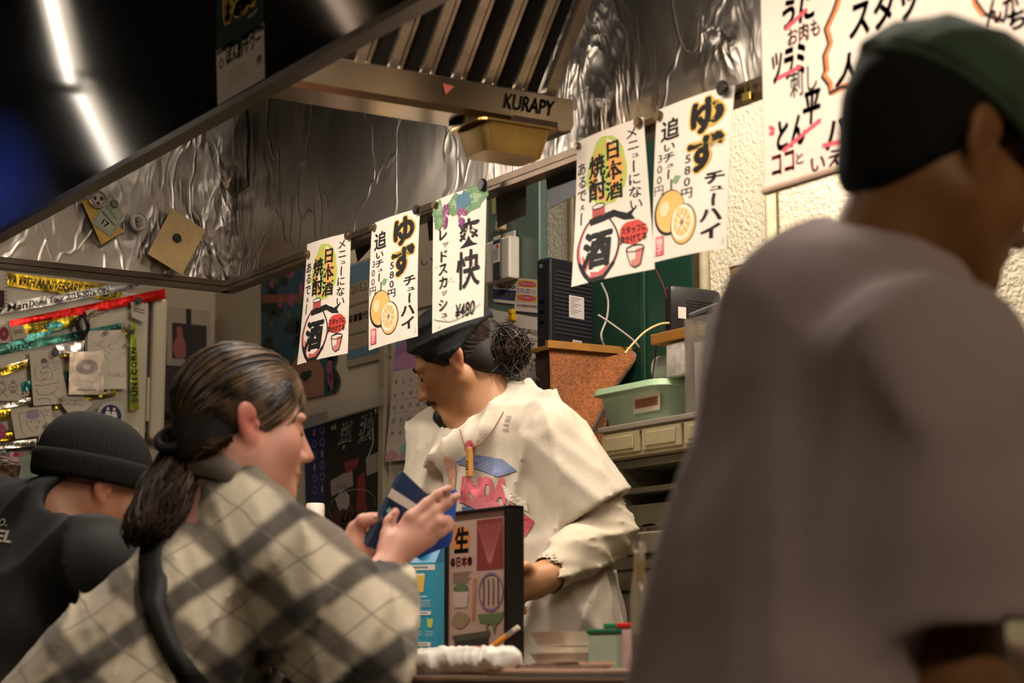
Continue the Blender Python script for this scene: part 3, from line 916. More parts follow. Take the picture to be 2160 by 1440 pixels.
# ------------------------------------------------------------------ cards on the front of the hood
HF = HY0 - 0.0215
o, A = quad('sour_poster', [(456, -160), (556, -215), (556, 62), (457, 118)], 1, HF, mat('#0c2014', rough=0.8, vary=0.1, spec=0.2, name='green_poster'), 'dark green poster with yellow lettering on the front of the hood', 'poster')
ptext(A, 'yellow_lettering', '#a88324', 'ぽ', 470, -70, 550, 42, bold=0.08)
pstroke(A, 'grey_scrawl', '#7d7a66', [(524, 45), (535, 40), (545, 28)], 0.004)
A.build()
o, A = quad('sour_card', [(456, 107), (556, 47), (558, 165), (459, 222)], 1, HF, mat('#a89a90', rough=0.7, vary=0.03, name='card_stock'), 'white price card with green lettering below the green poster on the hood', 'price card')
ptext(A, 'green_lettering', '#27452b', 'ぽん酢サワー', 477, 82, 552, 118, bold=0.04)
pa = A.uv(467, 134)
A.ring('green_mark', '#4a5a2c', pa[0], pa[1], 0.04, 0.075, 0.004)
ptext(A, 'pale_lettering', '#a9998d', '680', 482, 135, 520, 172)
ptext(A, 'brown_mark', '#5b463f', '円', 544, 118, 553, 137, bold=0.05)
A.build()

# ------------------------------------------------------------------ things on the hood's end lining
HE = HX0 + 0.047
o, A = quad('envelope', [(363, 439), (434, 486), (384, 580), (311, 535)], 0, HE, mat('#b79a68', rough=0.7, vary=0.12, scale=20, name='kraft_paper'), 'blank yellowed envelope tilted on the foil of the hood', 'envelope', thick=0.002)
for k in range(9):
    r = random.Random(k)
    A.ell('ink_speck', '#6b5435', r.uniform(0.45, 0.8), r.uniform(0.1, 0.45), 0.012, 0.008, 7)
A.build()
magnet(372, 502, 0, HE + 0.002, 0.011, M_mblack, 'black round magnet in the middle of the envelope', None)
o, A = quad('ticket_stub', [(172, 424), (186, 418), (262, 487), (214, 516)], 0, HE - 0.002, mat('#a9883a', rough=0.7, vary=0.15, name='yellow_card'), 'yellow card stub behind a green ticket on the hood foil', 'ticket')
o, A = quad('concert_ticket', [(232, 402), (262, 455), (234, 500), (194, 470)], 0, HE + 0.002, mat('#8f927a', rough=0.6, vary=0.06, name='ticket_paper'), 'pale green printed ticket tilted on the hood foil', 'ticket')
A.stroke('border', '#4d5142', [(0.06, 0.06), (0.06, 0.94), (0.94, 0.94), (0.94, 0.06)], 0.0015, closed=True)
A.bars('print', '#2b2c24', 0.12, 0.52, 0.88, 0.62)
A.text('lettering', '#2b2c24', '17', 0.35, 0.66, 0.65, 0.86, bold=0.03)
A.bars('print', '#4d5142', 0.15, 0.30, 0.85, 0.42, 2)
A.build()
magnet(240, 430, 0, HE + 0.004, 0.010, mat('#5e5b50', rough=0.5, vary=0, name='grey_magnet'), 'dark grey magnet on the green ticket', None)
def badge(px, py, axis, val, r, label, face, draw, group=None):
    p = on(px, py, axis, val)
    n = Vector((0, 0, 0)); n[axis] = -1.0 if axis == 1 else 1.0
    mb = MB().lathe(p, [(r * 0.96, 0), (r, 0.002), (r * 0.97, 0.0045), (r * 0.7, 0.006), (0.0, 0.0065)], 28, n)
    o = tag(mb.build('pin_badge', face, smooth=True), label, 'badge', group)
    ux = Vector((0, 1, 0)) if axis == 0 else Vector((1, 0, 0))
    tl_ = p - ux * r + Vector((0, 0, r)) + n * 0.0066
    A = Art(o, lambda u, v, l: tl_ + ux * (u * 2 * r) + Vector((0, 0, -v * 2 * r)) + n * l, 2 * r, 2 * r, 0.0003)
    draw(A); A.build()
    return o
M_tin = mat('#8a8178', rough=0.25, metal=0.8, vary=0.1, name='tin')
def face_badge(A):
    A.ell('print', '#a3978b', 0.5, 0.5, 0.40, 0.40)
    for k in range(16):
        a = 2 * math.pi * k / 16
        A.ell('print_dark', '#2a2320', 0.5 + 0.34 * math.cos(a), 0.5 + 0.34 * math.sin(a), 0.035, 0.05, 8)
    A.ell('print_dark', '#2a2320', 0.32, 0.47, 0.09, 0.12); A.ell('print_dark', '#2a2320', 0.68, 0.45, 0.10, 0.13)
    A.poly('print_dark', '#2a2320', [(0.38, 0.7), (0.5, 0.62), (0.62, 0.7), (0.5, 0.84)])
def swirl_badge(A):
    A.ell('print', '#a3978b', 0.5, 0.5, 0.42, 0.42)
    for k in range(7):
        r = random.Random(k + 3)
        A.ring('print_dark', '#2a2320', 0.5 + r.uniform(-.12, .12), 0.5 + r.uniform(-.15, .15), r.uniform(.08, .22), r.uniform(.08, .25), 0.0016, 16, r.uniform(0, 120), r.uniform(200, 330))
badge(205, 421, 0, HE + 0.004, 0.0225, 'shiny round badge with dark spots overlapping a green ticket', M_tin, face_badge)
badge(291, 469, 0, HE, 0.0235, 'shiny round badge with swirling line print between ticket and envelope', M_tin, swirl_badge)

# ================================================================== refrigerator at the end of the galley
FX = -1.30
fr_y1 = on(353, 700, 0, FX).y
fr_y0 = fr_y1 - 0.78
door_b = on(330, 930, 0, FX).z
seam_y = on(313, 700, 0, FX).y
seam_y2 = on(321, 700, 0, FX).y
M_fr = mat('#b0a48b', rough=0.35, vary=0.03, scale=5, coat=0.2, name='enamel')
M_frd = mat('#3b332a', rough=0.5, vary=0.05, name='gasket')
fridge = empty('refrigerator', ((EX + FX) / 2, (fr_y0 + fr_y1) / 2, 0), 'cream refrigerator covered with ribbons, drawings and magnets', 'refrigerator')
MB().bbox((EX + 0.03, fr_y0, 0.02), (FX - 0.06, fr_y1 - 0.01, 2.02), 0.008).build('body', M_fr, fridge)
d = MB().bbox((FX - 0.055, fr_y0, door_b), (FX, seam_y, 2.0), 0.006).build('upper_door', M_fr, fridge)
MB().box((FX - 0.058, seam_y - 0.002, door_b + 0.03), (FX - 0.02, seam_y2 + 0.002, 2.0)).build('handle_groove', M_frd, d)
gz = on(312, 795, 0, FX).z
MB().bbox((FX - 0.02, seam_y + 0.003, door_b + 0.06), (FX - 0.006, seam_y2, gz), 0.002).build('handle_insert', M_fr, d)
MB().bbox((FX - 0.055, seam_y2, door_b + 0.002), (FX + 0.004, fr_y1, 2.0), 0.012).build('edge_trim', M_fr, d)
MB().box((FX - 0.05, seam_y - 0.01, door_b + 0.025), (FX - 0.012, fr_y1 - 0.012, door_b + 0.033)).build('lower_gasket', M_frd, d)
MB().bbox((FX - 0.055, fr_y0, 0.08), (FX - 0.02, fr_y1, door_b - 0.02), 0.006).build('lower_door', mat('#8f8470', rough=0.4, vary=0.04, name='enamel_low'), fridge)

LAY = [0]
def fq(name, corners, m, label, cat, group=None, **k):
    LAY[0] += 1
    return quad(name, corners, 0, FX + 0.006 + 0.0007 * LAY[0], m, label, cat, group, **k)
def shiny(c, r=0.22, metal=0.85):
    return mat(c, rough=r, metal=metal, vary=0.35, scale=26, bump=0.5, bscale=28, name='metallic_ribbon')
GR = 'metallic concert ribbons on the refrigerator'
def ribbon(corners, color, label, words, ink=INK, metal=0.85, bold=0.02, vert=False):
    o, A = fq('metallic_ribbon', corners, shiny(color, metal=metal), label, 'ribbon', GR, curl=lambda u, v: 0.0012 * math.sin(u * 9) * math.sin(math.pi * v))
    A.step = 0.0006
    for body, u0, u1 in words:
        A.text('lettering', ink, body, u0, 0.18, u1, 0.82, bold=bold, shear=0.1)
    A.build()
    return o
# ribbons, from the lowest layer up
ribbon([(-60, 566), (262, 604), (250, 636), (-60, 592)], '#8f7518', 'gold ribbon with anniversary tour lettering below the hood', [('YAZAWA 69TH ANNIVERSARY TOUR 2018', 0.1, 0.97)])
ribbon([(-60, 838), (60, 805), (64, 832), (-60, 868)], '#c6bba5', 'silver ribbon with faint lettering above the monkey drawing', [('CHICKEN', 0.5, 0.95)])
ribbon([(-60, 790), (62, 757), (60, 772), (-60, 815)], '#d2cabb', 'bright silver ribbon with small black lettering', [('BUMP CHICKEN', 0.62, 0.98)])
ribbon([(-60, 795), (55, 760), (57, 776), (-60, 812)], '#96801e', 'gold ribbon reading live 2018 beside a sketch', [('LIVE 2018', 0.45, 0.95)])
ribbon([(-60, 743), (256, 680), (256, 696), (-60, 760)], '#2c7a68', 'long teal ribbon with black lettering running behind the lanyard', [('LAST CIGS', 0.22, 0.43), ('THANK YOU', 0.58, 0.75), ('LAST CIGS', 0.8, 0.98)], metal=0.3)
ribbon([(-60, 722), (155, 668), (164, 684), (-60, 762)], '#1f7a70', 'teal ribbon end below the gold ribbon', [], metal=0.3)
ribbon([(48, 684), (165, 664), (160, 688), (50, 706)], '#86701a', 'crumpled gold ribbon behind the black lanyard', [('LIVE TOUR', 0.1, 0.5)])
ribbon([(20, 676), (348, 608), (350, 630), (22, 690)], '#b31710', 'red metallic ribbon crossing the refrigerator edge', [], metal=0.75)
ribbon([(-60, 651), (296, 590), (300, 606), (-60, 676)], '#9a9590', 'holographic silver ribbon with dome tour lettering', [('Snow Man', 0.02, 0.32), ('Dome Tour 2025-2026 ON', 0.33, 0.80)])
ribbon([(-60, 856), (70, 838), (72, 850), (-60, 872)], '#d0c6b4', 'pale silver ribbon with handwritten letters under the monkey drawing', [('Dome Tour 20', 0.3, 0.95)])
ribbon([(-60, 870), (22, 862), (22, 884), (-60, 892)], '#8f7518', 'short gold ribbon with black characters by the portrait sketch', [('すきや', 0.6, 0.98)])
ribbon([(-60, 928), (40, 908), (48, 924), (-60, 938)], '#8f7518', 'gold ribbon reading A 69 above the candy packet', [('YAZAWA 69', 0.1, 0.82)])
ribbon([(-60, 940), (80, 925), (80, 940), (-60, 952)], '#b5ada0', 'silver ribbon with black characters above the candy packet', [('世界の会知る', 0.3, 0.95)])
ribbon([(150, 842), (245, 822), (244, 834), (152, 846)], '#96801e', 'gold ribbon end under the pass card', [('トラ..', 0.2, 0.6)])
ribbon([(105, 848), (126, 846), (128, 860), (106, 864)], '#96801e', 'tiny gold ribbon end beside the hand sketch', [('印', 0.1, 0.8)])
ribbon([(128, 785), (146, 782), (146, 798), (130, 802)], '#2c7a68', 'small teal ribbon end beside the pass card', [('in', 0.2, 0.8)], metal=0.3)
ribbon([(44, 806), (66, 802), (66, 822), (45, 826)], '#156d6c', 'short dark teal ribbon beside the monkey drawing', [], metal=0.3)
ribbon([(126, 750), (140, 735), (146, 748), (128, 756)], '#96801e', 'gold ribbon scrap above the pass card', [])
ribbon([(262, 690), (270, 690), (270, 708), (262, 708)], '#96801e', 'gold ribbon scrap beside the green vertical ribbon', [])
# crumpled silver piece under the lanyard
ribbon([(118, 728), (178, 717), (176, 742), (124, 746)], '#cfc8c0', 'crumpled silver ribbon end under the lanyard', [])
# green vertical strip
o, A = fq('metallic_ribbon', [(275, 682), (287, 682), (294, 864), (274, 865)], shiny('#7d8a1c', metal=0.4), 'green vertical ribbon with large black lettering near the refrigerator edge', 'ribbon', GR)
for k, c in enumerate('NROCINU'):
    v0 = 0.28 + 0.082 * k
    A.text('lettering', INK, c, *((0.40, v0, 0.60, v0 + 0.068) if c == 'I' else (0.12, v0, 0.88, v0 + 0.068)), bold=0.03, rot=-math.pi / 2)
A.ring('emblem', INK, 0.5, 0.885, 0.34, 0.032, 0.003, 20)
A.stroke('emblem', INK, [(0.5, 0.855), (0.5, 0.915)], 0.003); A.stroke('emblem', INK, [(0.2, 0.885), (0.8, 0.885)], 0.003)
A.build()

# drawings and cards
M_draw = mat('#c6b9a4', rough=0.7, vary=0.04, name='sketch_paper')
M_pen = mat('#3a322b', rough=0.7, vary=0, name='pen_line')
def sketch(corners, label, strokes, group='ink drawings on the refrigerator', m=None, wd=0.0012, fills=()):
    o, A = fq('ink_drawing', corners, m or M_draw, label, 'drawing', group, curl=lambda u, v: 0.004 * v * v)
    for c, pts in fills: A.poly('colour_patch', c, pts)
    for s_ in strokes: A.stroke('pen_lines', M_pen, smooth_curve(s_, 5) if len(s_) > 2 else s_, wd)
    A.build()
    return o, A
def circ(cx, cy, rx, ry, n=12, a0=0, a1=360):
    return [(cx + rx * math.cos(math.radians(a0 + (a1 - a0) * k / n)), cy + ry * math.sin(math.radians(a0 + (a1 - a0) * k / n))) for k in range(n + 1)]
o, A = sketch([(180, 698), (264, 695), (266, 820), (182, 822)], 'blank white sheet with faint twig lines behind the pass card', [
    [(0.2, 0.2), (0.4, 0.28), (0.6, 0.26), (0.8, 0.2)], [(0.4, 0.28), (0.5, 0.34), (0.62, 0.42)], [(0.62, 0.2), (0.58, 0.3), (0.7, 0.33)], [(0.45, 0.4), (0.55, 0.5), (0.6, 0.56)]], wd=0.0008)
A.text('handwriting', '#7c6d5d', 'ずっと楽しむ', 0.55, 0.72, 0.97, 0.80); A.order = A.order[-1:]; A.build()
M_pass = mat('#b3a394', rough=0.2, metal=0.85, vary=0.2, scale=18, bump=0.25, bscale=20, name='silver_pass')
sketch([(62, 742), (122, 736), (146, 850), (70, 856)], 'ink sketch of a figure holding an animal beside the pass card', [
    circ(0.46, 0.23, 0.11, 0.07), [(0.36, 0.2), (0.45, 0.14), (0.56, 0.19)], [(0.36, 0.33), (0.55, 0.32), (0.66, 0.38), (0.64, 0.55)], [(0.2, 0.28), (0.12, 0.36), (0.14, 0.5), (0.3, 0.55), (0.38, 0.5)],
    [(0.3, 0.36), (0.36, 0.44), (0.44, 0.4), (0.56, 0.42)], [(0.3, 0.55), (0.42, 0.53), (0.6, 0.54)], [(0.08, 0.62), (0.3, 0.64), (0.6, 0.62), (0.84, 0.6)], [(0.1, 0.7), (0.2, 0.8), (0.4, 0.82), (0.6, 0.78), (0.8, 0.68)],
    [(0.12, 0.9), (0.3, 0.88), (0.45, 0.9), (0.5, 0.98)], [(0.55, 0.78), (0.7, 0.9), (0.82, 0.95)], [(0.72, 0.22), (0.95, 0.22)], [(0.72, 0.27), (0.95, 0.26)], [(0.72, 0.32), (0.94, 0.31)], [(0.72, 0.37), (0.9, 0.36)]],
    fills=[('#6b5a52', circ(0.46, 0.19, 0.10, 0.045)[:12])])
sketch([(-50, 797), (44, 797), (45, 845), (-50, 846)], 'ink drawing of monkeys with round faces', [
    circ(0.82, 0.42, 0.09, 0.2), circ(0.8, 0.40, 0.012, 0.03), circ(0.85, 0.40, 0.012, 0.03), circ(0.83, 0.56, 0.03, 0.05), [(0.78, 0.22), (0.8, 0.1), (0.83, 0.2), (0.87, 0.08)], [(0.74, 0.7), (0.82, 0.62), (0.93, 0.75)],
    circ(0.56, 0.42, 0.09, 0.2), [(0.5, 0.3), (0.58, 0.15), (0.63, 0.3)], [(0.5, 0.75), (0.6, 0.65), (0.68, 0.85)], [(0.94, 0.3), (0.98, 0.35)], [(0.5, 0.5), (0.6, 0.55), (0.66, 0.5)]], wd=0.0016)
o, A = fq('ink_drawing', [(119, 840), (160, 822), (196, 852), (156, 886)], M_draw, 'small tilted card with an ink sketch of a pointing hand', 'drawing', 'ink drawings on the refrigerator')
for s_ in ([(0.3, 0.35), (0.45, 0.3), (0.55, 0.4), (0.5, 0.55), (0.35, 0.5), (0.3, 0.35)], [(0.55, 0.4), (0.7, 0.45), (0.85, 0.55)], [(0.5, 0.55), (0.6, 0.7), (0.7, 0.8)], [(0.5, 0.12), (0.75, 0.2), (0.9, 0.32)]):
    A.stroke('pen_lines', M_pen, smooth_curve(s_, 5), 0.0013)
A.build()
sketch([(22, 864), (108, 855), (115, 916), (32, 926)], 'portrait sketch with a purple striped cap', [
    [(0.18, 0.16), (0.72, 0.14), (0.74, 0.86), (0.24, 0.92), (0.18, 0.16)], [(0.34, 0.4), (0.36, 0.62), (0.5, 0.85), (0.62, 0.62), (0.68, 0.45)], [(0.4, 0.45), (0.48, 0.5)], [(0.54, 0.48), (0.66, 0.46)], circ(0.55, 0.68, 0.025, 0.03), [(0.8, 0.1), (0.88, 0.2), (0.95, 0.12)], [(0.8, 0.28), (0.9, 0.32)]],
    fills=[('#9a8796', circ(0.52, 0.25, 0.17, 0.17)[:12])])
sketch([(82, 880), (152, 886), (152, 965), (80, 962)], 'portrait sketch in a green lined hood partly hidden by the beanie', [
    [(0.1, 0.4), (0.3, 0.2), (0.6, 0.12), (0.85, 0.25)], [(0.12, 0.45), (0.3, 0.55), (0.45, 0.48)], [(0.5, 0.5), (0.7, 0.52), (0.9, 0.45)], [(0.12, 0.5), (0.2, 0.8), (0.5, 0.95)], circ(0.35, 0.6, 0.1, 0.06), circ(0.68, 0.6, 0.1, 0.06), [(0.45, 0.82), (0.55, 0.86)]])
# sheet with round red sticker at the far left
o, A = fq('printed_card', [(-30, 690), (22, 682), (24, 722), (-30, 726)], M_draw, 'dotted white card with a red record print', 'card')
A.ell('red_print', '#8f2f36', 0.72, 0.5, 0.2, 0.38); A.ell('red_print_light', '#b86a6a', 0.72, 0.5, 0.06, 0.1)
for k in range(8): A.ell('dot', INK, 0.95, 0.08 + 0.11 * k, 0.02, 0.03, 8)
A.build()
o, A = fq('printed_card', [(-30, 562), (15, 566), (16, 650), (-30, 652)], M_draw, 'dotted white card with a dark red panel', 'card')
A.rect('dark_panel', '#3c1420', 0.0, 0.55, 0.86, 0.98)
for k in range(9): A.ell('dot', INK, 0.93, 0.08 + 0.10 * k, 0.03, 0.02, 8)
A.build()
# tags, stickers
def small_tag(corners, color, label, body, cat='tag'):
    o, A = fq('paper_tag', corners, mat(color, rough=0.5, vary=0.08, name='tag_card'), label, cat, thick=0.0015)
    A.bars('print', '#5c4a38', 0.15, 0.3, 0.85, 0.62, 2)
    A.build()
small_tag([(22, 690), (48, 684), (58, 712), (26, 718)], '#b9a88c', 'beige keyring tag with brown print at the red ribbon end', 'KLP')
small_tag([(180, 655), (206, 650), (208, 674), (190, 684)], '#b7a582', 'beige tag hanging beside the black lanyard knot', 'ROUTE')
small_tag([(276, 636), (312, 640), (308, 682), (278, 668)], '#aca08f', 'clear acrylic tag with line print under the red ribbon', 'MU')
o, A = fq('barcode_sticker', [(256, 899), (291, 902), (290, 919), (258, 919)], mat('#dcd2c2', rough=0.5, vary=0, name='label_paper'), 'white barcode sticker ending in 196 beside the beanie', 'sticker')
for k in range(16): A.rect('bars', INK, 0.06 + 0.055 * k, 0.1, 0.06 + 0.055 * k + (0.02 if k % 3 else 0.035), 0.55)
A.text('print', INK, '27196', 0.35, 0.62, 0.9, 0.92, bold=0.02)
A.build()
# candy packet and clear box at lower left
o, A = fq('candy_packet', [(22, 952), (54, 956), (50, 1000), (10, 1000)], mat('#c9a0a8', rough=0.25, vary=0.2, name='plastic_film'), 'pink plastic candy packet with a crimson top', 'packet', thick=0.006)
A.poly('crimson_top', '#a51a3f', [(0.25, 0.0), (1.0, 0.03), (0.98, 0.22), (0.2, 0.2)])
A.bars('print', '#6b2a3a', 0.3, 0.4, 0.9, 0.55)
A.poly('crimson_top', '#a51a3f', [(0.45, 0.68), (0.9, 0.62), (0.8, 0.95), (0.5, 0.98)])
A.build()
o, A = fq('teal_packet', [(-30, 946), (14, 948), (8, 974), (-30, 976)], mat('#3f8f96', rough=0.3, vary=0.1, name='teal_film'), 'teal paper packet beside the candy packet', 'packet', thick=0.004)
A.stroke('white_mark', '#d3dcd8', [(0.6, 0.75), (0.95, 0.7)], 0.003); A.build()
o, A = fq('clear_tray', [(40, 958), (80, 960), (80, 1010), (38, 1010)], mat('#8fa08a', rough=0.2, vary=0.15, alpha=0.6, name='clear_plastic'), 'greenish clear plastic pocket on the refrigerator', 'pocket', thick=0.01)
A.rect('edge', '#5e6e60', 0.66, 0.0, 0.7, 1.0); A.build()
# round badges
def couple_badge(A):
    A.ell('white_ring', '#c9c2bb', 0.5, 0.5, 0.485, 0.485, 36)
    A.ell('navy_field', '#211f45', 0.5, 0.5, 0.385, 0.385, 36)
    for k in range(30):
        a = 2 * math.pi * k / 30
        A.stroke('ring_print', '#211f45', [(0.5 + 0.415 * math.cos(a), 0.5 + 0.415 * math.sin(a)), (0.5 + 0.46 * math.cos(a), 0.5 + 0.46 * math.sin(a))], 0.0035)
    for s_ in (-0.11, 0.11):
        c = 0.5 + s_
        A.ell('figure', '#cfc8c0', c, 0.27, 0.05, 0.05, 14)
        A.poly('figure', '#cfc8c0', [(c - 0.075, 0.35), (c + 0.075, 0.35), (c + 0.12, 0.56), (c + 0.075, 0.56), (c + 0.055, 0.82), (c - 0.055, 0.82), (c - 0.075, 0.56), (c - 0.12, 0.56)])
badge(232, 877, 0, FX + 0.036, 0.0445, 'navy badge with two white figures above the beanie', M_tin, couple_badge)
def pink_badge(A):
    A.ell('pink_print', '#b8325a', 0.5, 0.5, 0.45, 0.45)
    for k in range(6): A.ell('grey_spot', '#7d7f80', 0.25 + 0.5 * ((k * 7) % 5) / 4, 0.2 + 0.12 * k, 0.08, 0.08, 10)
badge(-6, 910, 0, FX + 0.036, 0.027, 'pink and grey round badge above the gold ribbon', M_tin, pink_badge)

# plastic pass on a black cord
o, A = quad('tour_pass', [(147, 742), (220, 740), (219, 832), (145, 832)], 0, FX + 0.040, M_pass, 'shiny silver laminated pass hanging from a black cord', 'pass', thick=0.002)
for k in range(6):
    A.ring('globe_print', ('#6d6878', '#8d5d58', '#54597a')[k % 3], 0.5, 0.36, 0.30 - 0.035 * k, 0.17 - 0.02 * k, 0.0016)
A.ring('globe_print', '#e0d8d0', 0.5, 0.40, 0.33, 0.14, 0.002, 24, 10, 170)
A.bars('print', '#e5dccf', 0.26, 0.62, 0.76, 0.70)
A.bars('print', '#e5dccf', 0.18, 0.73, 0.82, 0.83, 1, 4)
A.bars('small_print', '#6a5d54', 0.22, 0.87, 0.8, 0.92, 2)
A.build()
cord = MB()
rr = random.Random(3)
kn = on(178, 655, 0, FX + 0.040)
cpts = []
for k in range(9):
    a0 = on(172 + rr.uniform(-4, 6), 664, 0, FX + 0.040 + 0.002 * k)
    dx = rr.uniform(-12, 12)
    lo_ = on(172 + dx * 0.5, 700 + rr.uniform(0, 22), 0, FX + 0.035 + 0.002 * k)
    s1 = on(160 + dx, 685, 0, FX + 0.036 + 0.002 * k); s2 = on(186 + dx * 0.3, 688, 0, FX + 0.036 + 0.002 * k)
    loop = [a0, s1, lo_, s2, a0]
    sm_ = []
    for i in range(len(loop) - 1):
        A_, B_, C_, D_ = loop[max(i - 1, 0)], loop[i], loop[i + 1], loop[min(i + 2, 4)]
        for j in range(6):
            t = j / 6
            sm_.append(0.5 * ((2 * B_) + (C_ - A_) * t + (2 * A_ - 5 * B_ + 4 * C_ - D_) * t * t + (3 * B_ - A_ - 3 * C_ + D_) * t ** 3))
    cpts += sm_
cpts += [on(180, 670, 0, FX + 0.04), on(200, 655, 0, FX + 0.044), on(222, 650, 0, FX + 0.044), on(228, 655, 0, FX + 0.046), on(212, 662, 0, FX + 0.046), on(190, 660, 0, FX + 0.046), on(184, 690, 0, FX + 0.046), on(183, 722, 0, FX + 0.042), on(183, 742, 0, FX + 0.038)]
cord.tube(cpts, 0.0016, 6)
tag(cord.build('lanyard_cord', mat('#0e0c0b', rough=0.6, vary=0, name='black_cord'), smooth=True), 'black tangled cord carrying the silver pass', 'cord')
# round magnets on the refrigerator
gmf = 'round magnets on the refrigerator'
M_g1 = mat('#7a6f63', rough=0.4, metal=0.3, vary=0, name='grey_magnet')
for px, py, r, m, lb in ((292, 634, 0.012, M_mblack, 'black round magnet above the acrylic tag'), (267, 688, 0.013, M_g1, 'larger grey magnet at the top of the green vertical ribbon'), (223, 702, 0.008, M_g1, 'grey magnet on the twig drawing sheet'),
                         (267, 727, 0.007, M_g1, 'small grey magnet beside the green vertical ribbon'), (228, 827, 0.008, M_g1, 'grey magnet on the gold ribbon end'), (132, 841, 0.008, M_g1, 'grey magnet on the pointing hand card'),
                         (99, 897, 0.008, M_g1, 'grey magnet on the hooded portrait sketch'), (288, 597, 0.010, M_mblack, 'black magnet at the holographic ribbon end'), (278, 700, 0.008, M_mblack, 'black clip magnet on the green vertical ribbon'), (116, 744, 0.012, M_mblack, 'square dark magnet at the top of the figure sketch')):
    magnet(px, py, 0, FX + 0.040, r, m, lb, gmf, 0.006)
# boxed bottle set on the end wall shelf behind the refrigerator
sh = MB().box((EX, 0.02, on(400, 792, 0, EX).z - 0.16), (EX + 0.2, WY, on(400, 792, 0, EX).z)).build('wall_shelf', mat('#2a201a', rough=0.7, name='dark_wood'))
tag(sh, 'dark wooden wall shelf in the corner behind the refrigerator', 'shelf')
o, A = quad('gift_box', [(352, 646), (443, 656), (443, 788), (352, 782)], 0, EX + 0.10, mat('#9d8a78', rough=0.6, vary=0.04, name='box_card'), 'boxed bottle with a dark ribbon standing on the corner shelf', 'box', thick=0.08, nu=2, nv=2)
A.rect('photo_panel', '#2b2220', 0.12, 0.24, 0.92, 0.82)
A.poly('bottle_photo', '#8f4f45', [(0.22, 0.30), (0.34, 0.30), (0.37, 0.46), (0.47, 0.60), (0.46, 0.74), (0.36, 0.80), (0.2, 0.78), (0.13, 0.68), (0.16, 0.55), (0.24, 0.46)])
A.rect('white_panel', '#8f857a', 0.13, 0.80, 0.92, 0.94)
A.rect('yellow_label', '#8f8a2a', 0.66, 0.74, 0.9, 0.78)
A.rect('dark_ribbon', '#241d1b', 0.44, 0.0, 0.56, 1.0)
A.build()

# ================================================================== things on the back wall
WL = [0]
def wq(name, corners, m, label, cat, group=None, off=0.0, **k):
    WL[0] += 1
    return quad(name, corners, 1, WY - 0.004 - 0.0008 * WL[0] - off, m, label, cat, group, **k)
# floral poster
o, A = wq('floral_poster', [(550, 520), (712, 470), (706, 828), (552, 862)], mat('#24424f', rough=0.55, vary=0.2, scale=6, name='poster_blue'), 'blue poster of pink blossoms in the corner of the kitchen wall', 'poster')
r = random.Random(11)
for k in range(22):
    A.poly('dark_foliage', '#1f2a20', blob(r.uniform(0.02, 0.98), r.uniform(0.05, 0.95), r.uniform(0.04, 0.11), r.uniform(0.03, 0.07), 10, k, 0.4))
A.poly('orange_branch', '#7a4a2c', [(0, 0.30), (0.5, 0.36), (1.0, 0.30), (1.0, 0.34), (0.5, 0.41), (0, 0.35)])
for k in range(26):
    cx, cy = r.uniform(0.1, 0.98), r.choice([r.uniform(0.18, 0.5), r.uniform(0.18, 0.4), r.uniform(0.85, 0.99)])
    A.poly('pink_blossom', '#8c4a66', blob(cx, cy, 0.035, 0.045, 9, k + 40, 0.4))
for k in range(12):
    A.poly('green_leaves', '#4c5c2c', blob(r.uniform(0.1, 0.95), r.uniform(0.1, 0.5), 0.03, 0.025, 8, k + 80, 0.5))
A.poly('skin_shape', '#8d6450', [(0.35, 0.99), (0.42, 0.78), (0.62, 0.66), (0.74, 0.72), (0.86, 0.86), (0.86, 1.0)])
A.poly('dark_foliage', '#1f2a20', blob(0.62, 0.86, 0.09, 0.03, 12, 4, 0.3))
A.build()
# certificate
o, A = wq('certificate', [(732, 560), (828, 525), (822, 752), (732, 775)], mat('#8f8068', rough=0.6, vary=0.05, name='old_paper'), 'framed certificate with name and date half hidden by the yuzu sign', 'certificate', thick=0.006)
A.rect('blue_band', '#52707a', 0.0, 0.02, 1.0, 0.20)
A.rect('lower_blue_band', '#52707a', 0.0, 0.84, 1.0, 0.93)
A.text('print', '#2c2a28', '2015.2.14', 0.1, 0.22, 0.6, 0.30)
A.text('print', '#2c2a28', '深澤富代子', 0.02, 0.50, 0.6, 0.58, bold=0.015)
A.bars('small_print', '#4a4238', 0.02, 0.40, 0.5, 0.43)
A.bars('small_print', '#4a4238', 0.05, 0.68, 0.45, 0.71)
A.ell('green_seal', '#2f5a4c', 0.62, 0.52, 0.05, 0.05, 14)
A.build()
# small notice behind the yuzu sign
o, A = wq('paper_notice', [(840, 468), (925, 438), (922, 640), (838, 660)], mat('#a3947c', rough=0.7, vary=0.05, name='notice_paper'), 'cream notice pinned behind the grape sign', 'notice')
A.text('print', '#2c2a28', '...い', 0.3, 0.5, 0.9, 0.56); A.poly('pyramid_print', '#6b3434', [(0.86, 0.86), (0.93, 0.76), (0.99, 0.84)]); A.build()
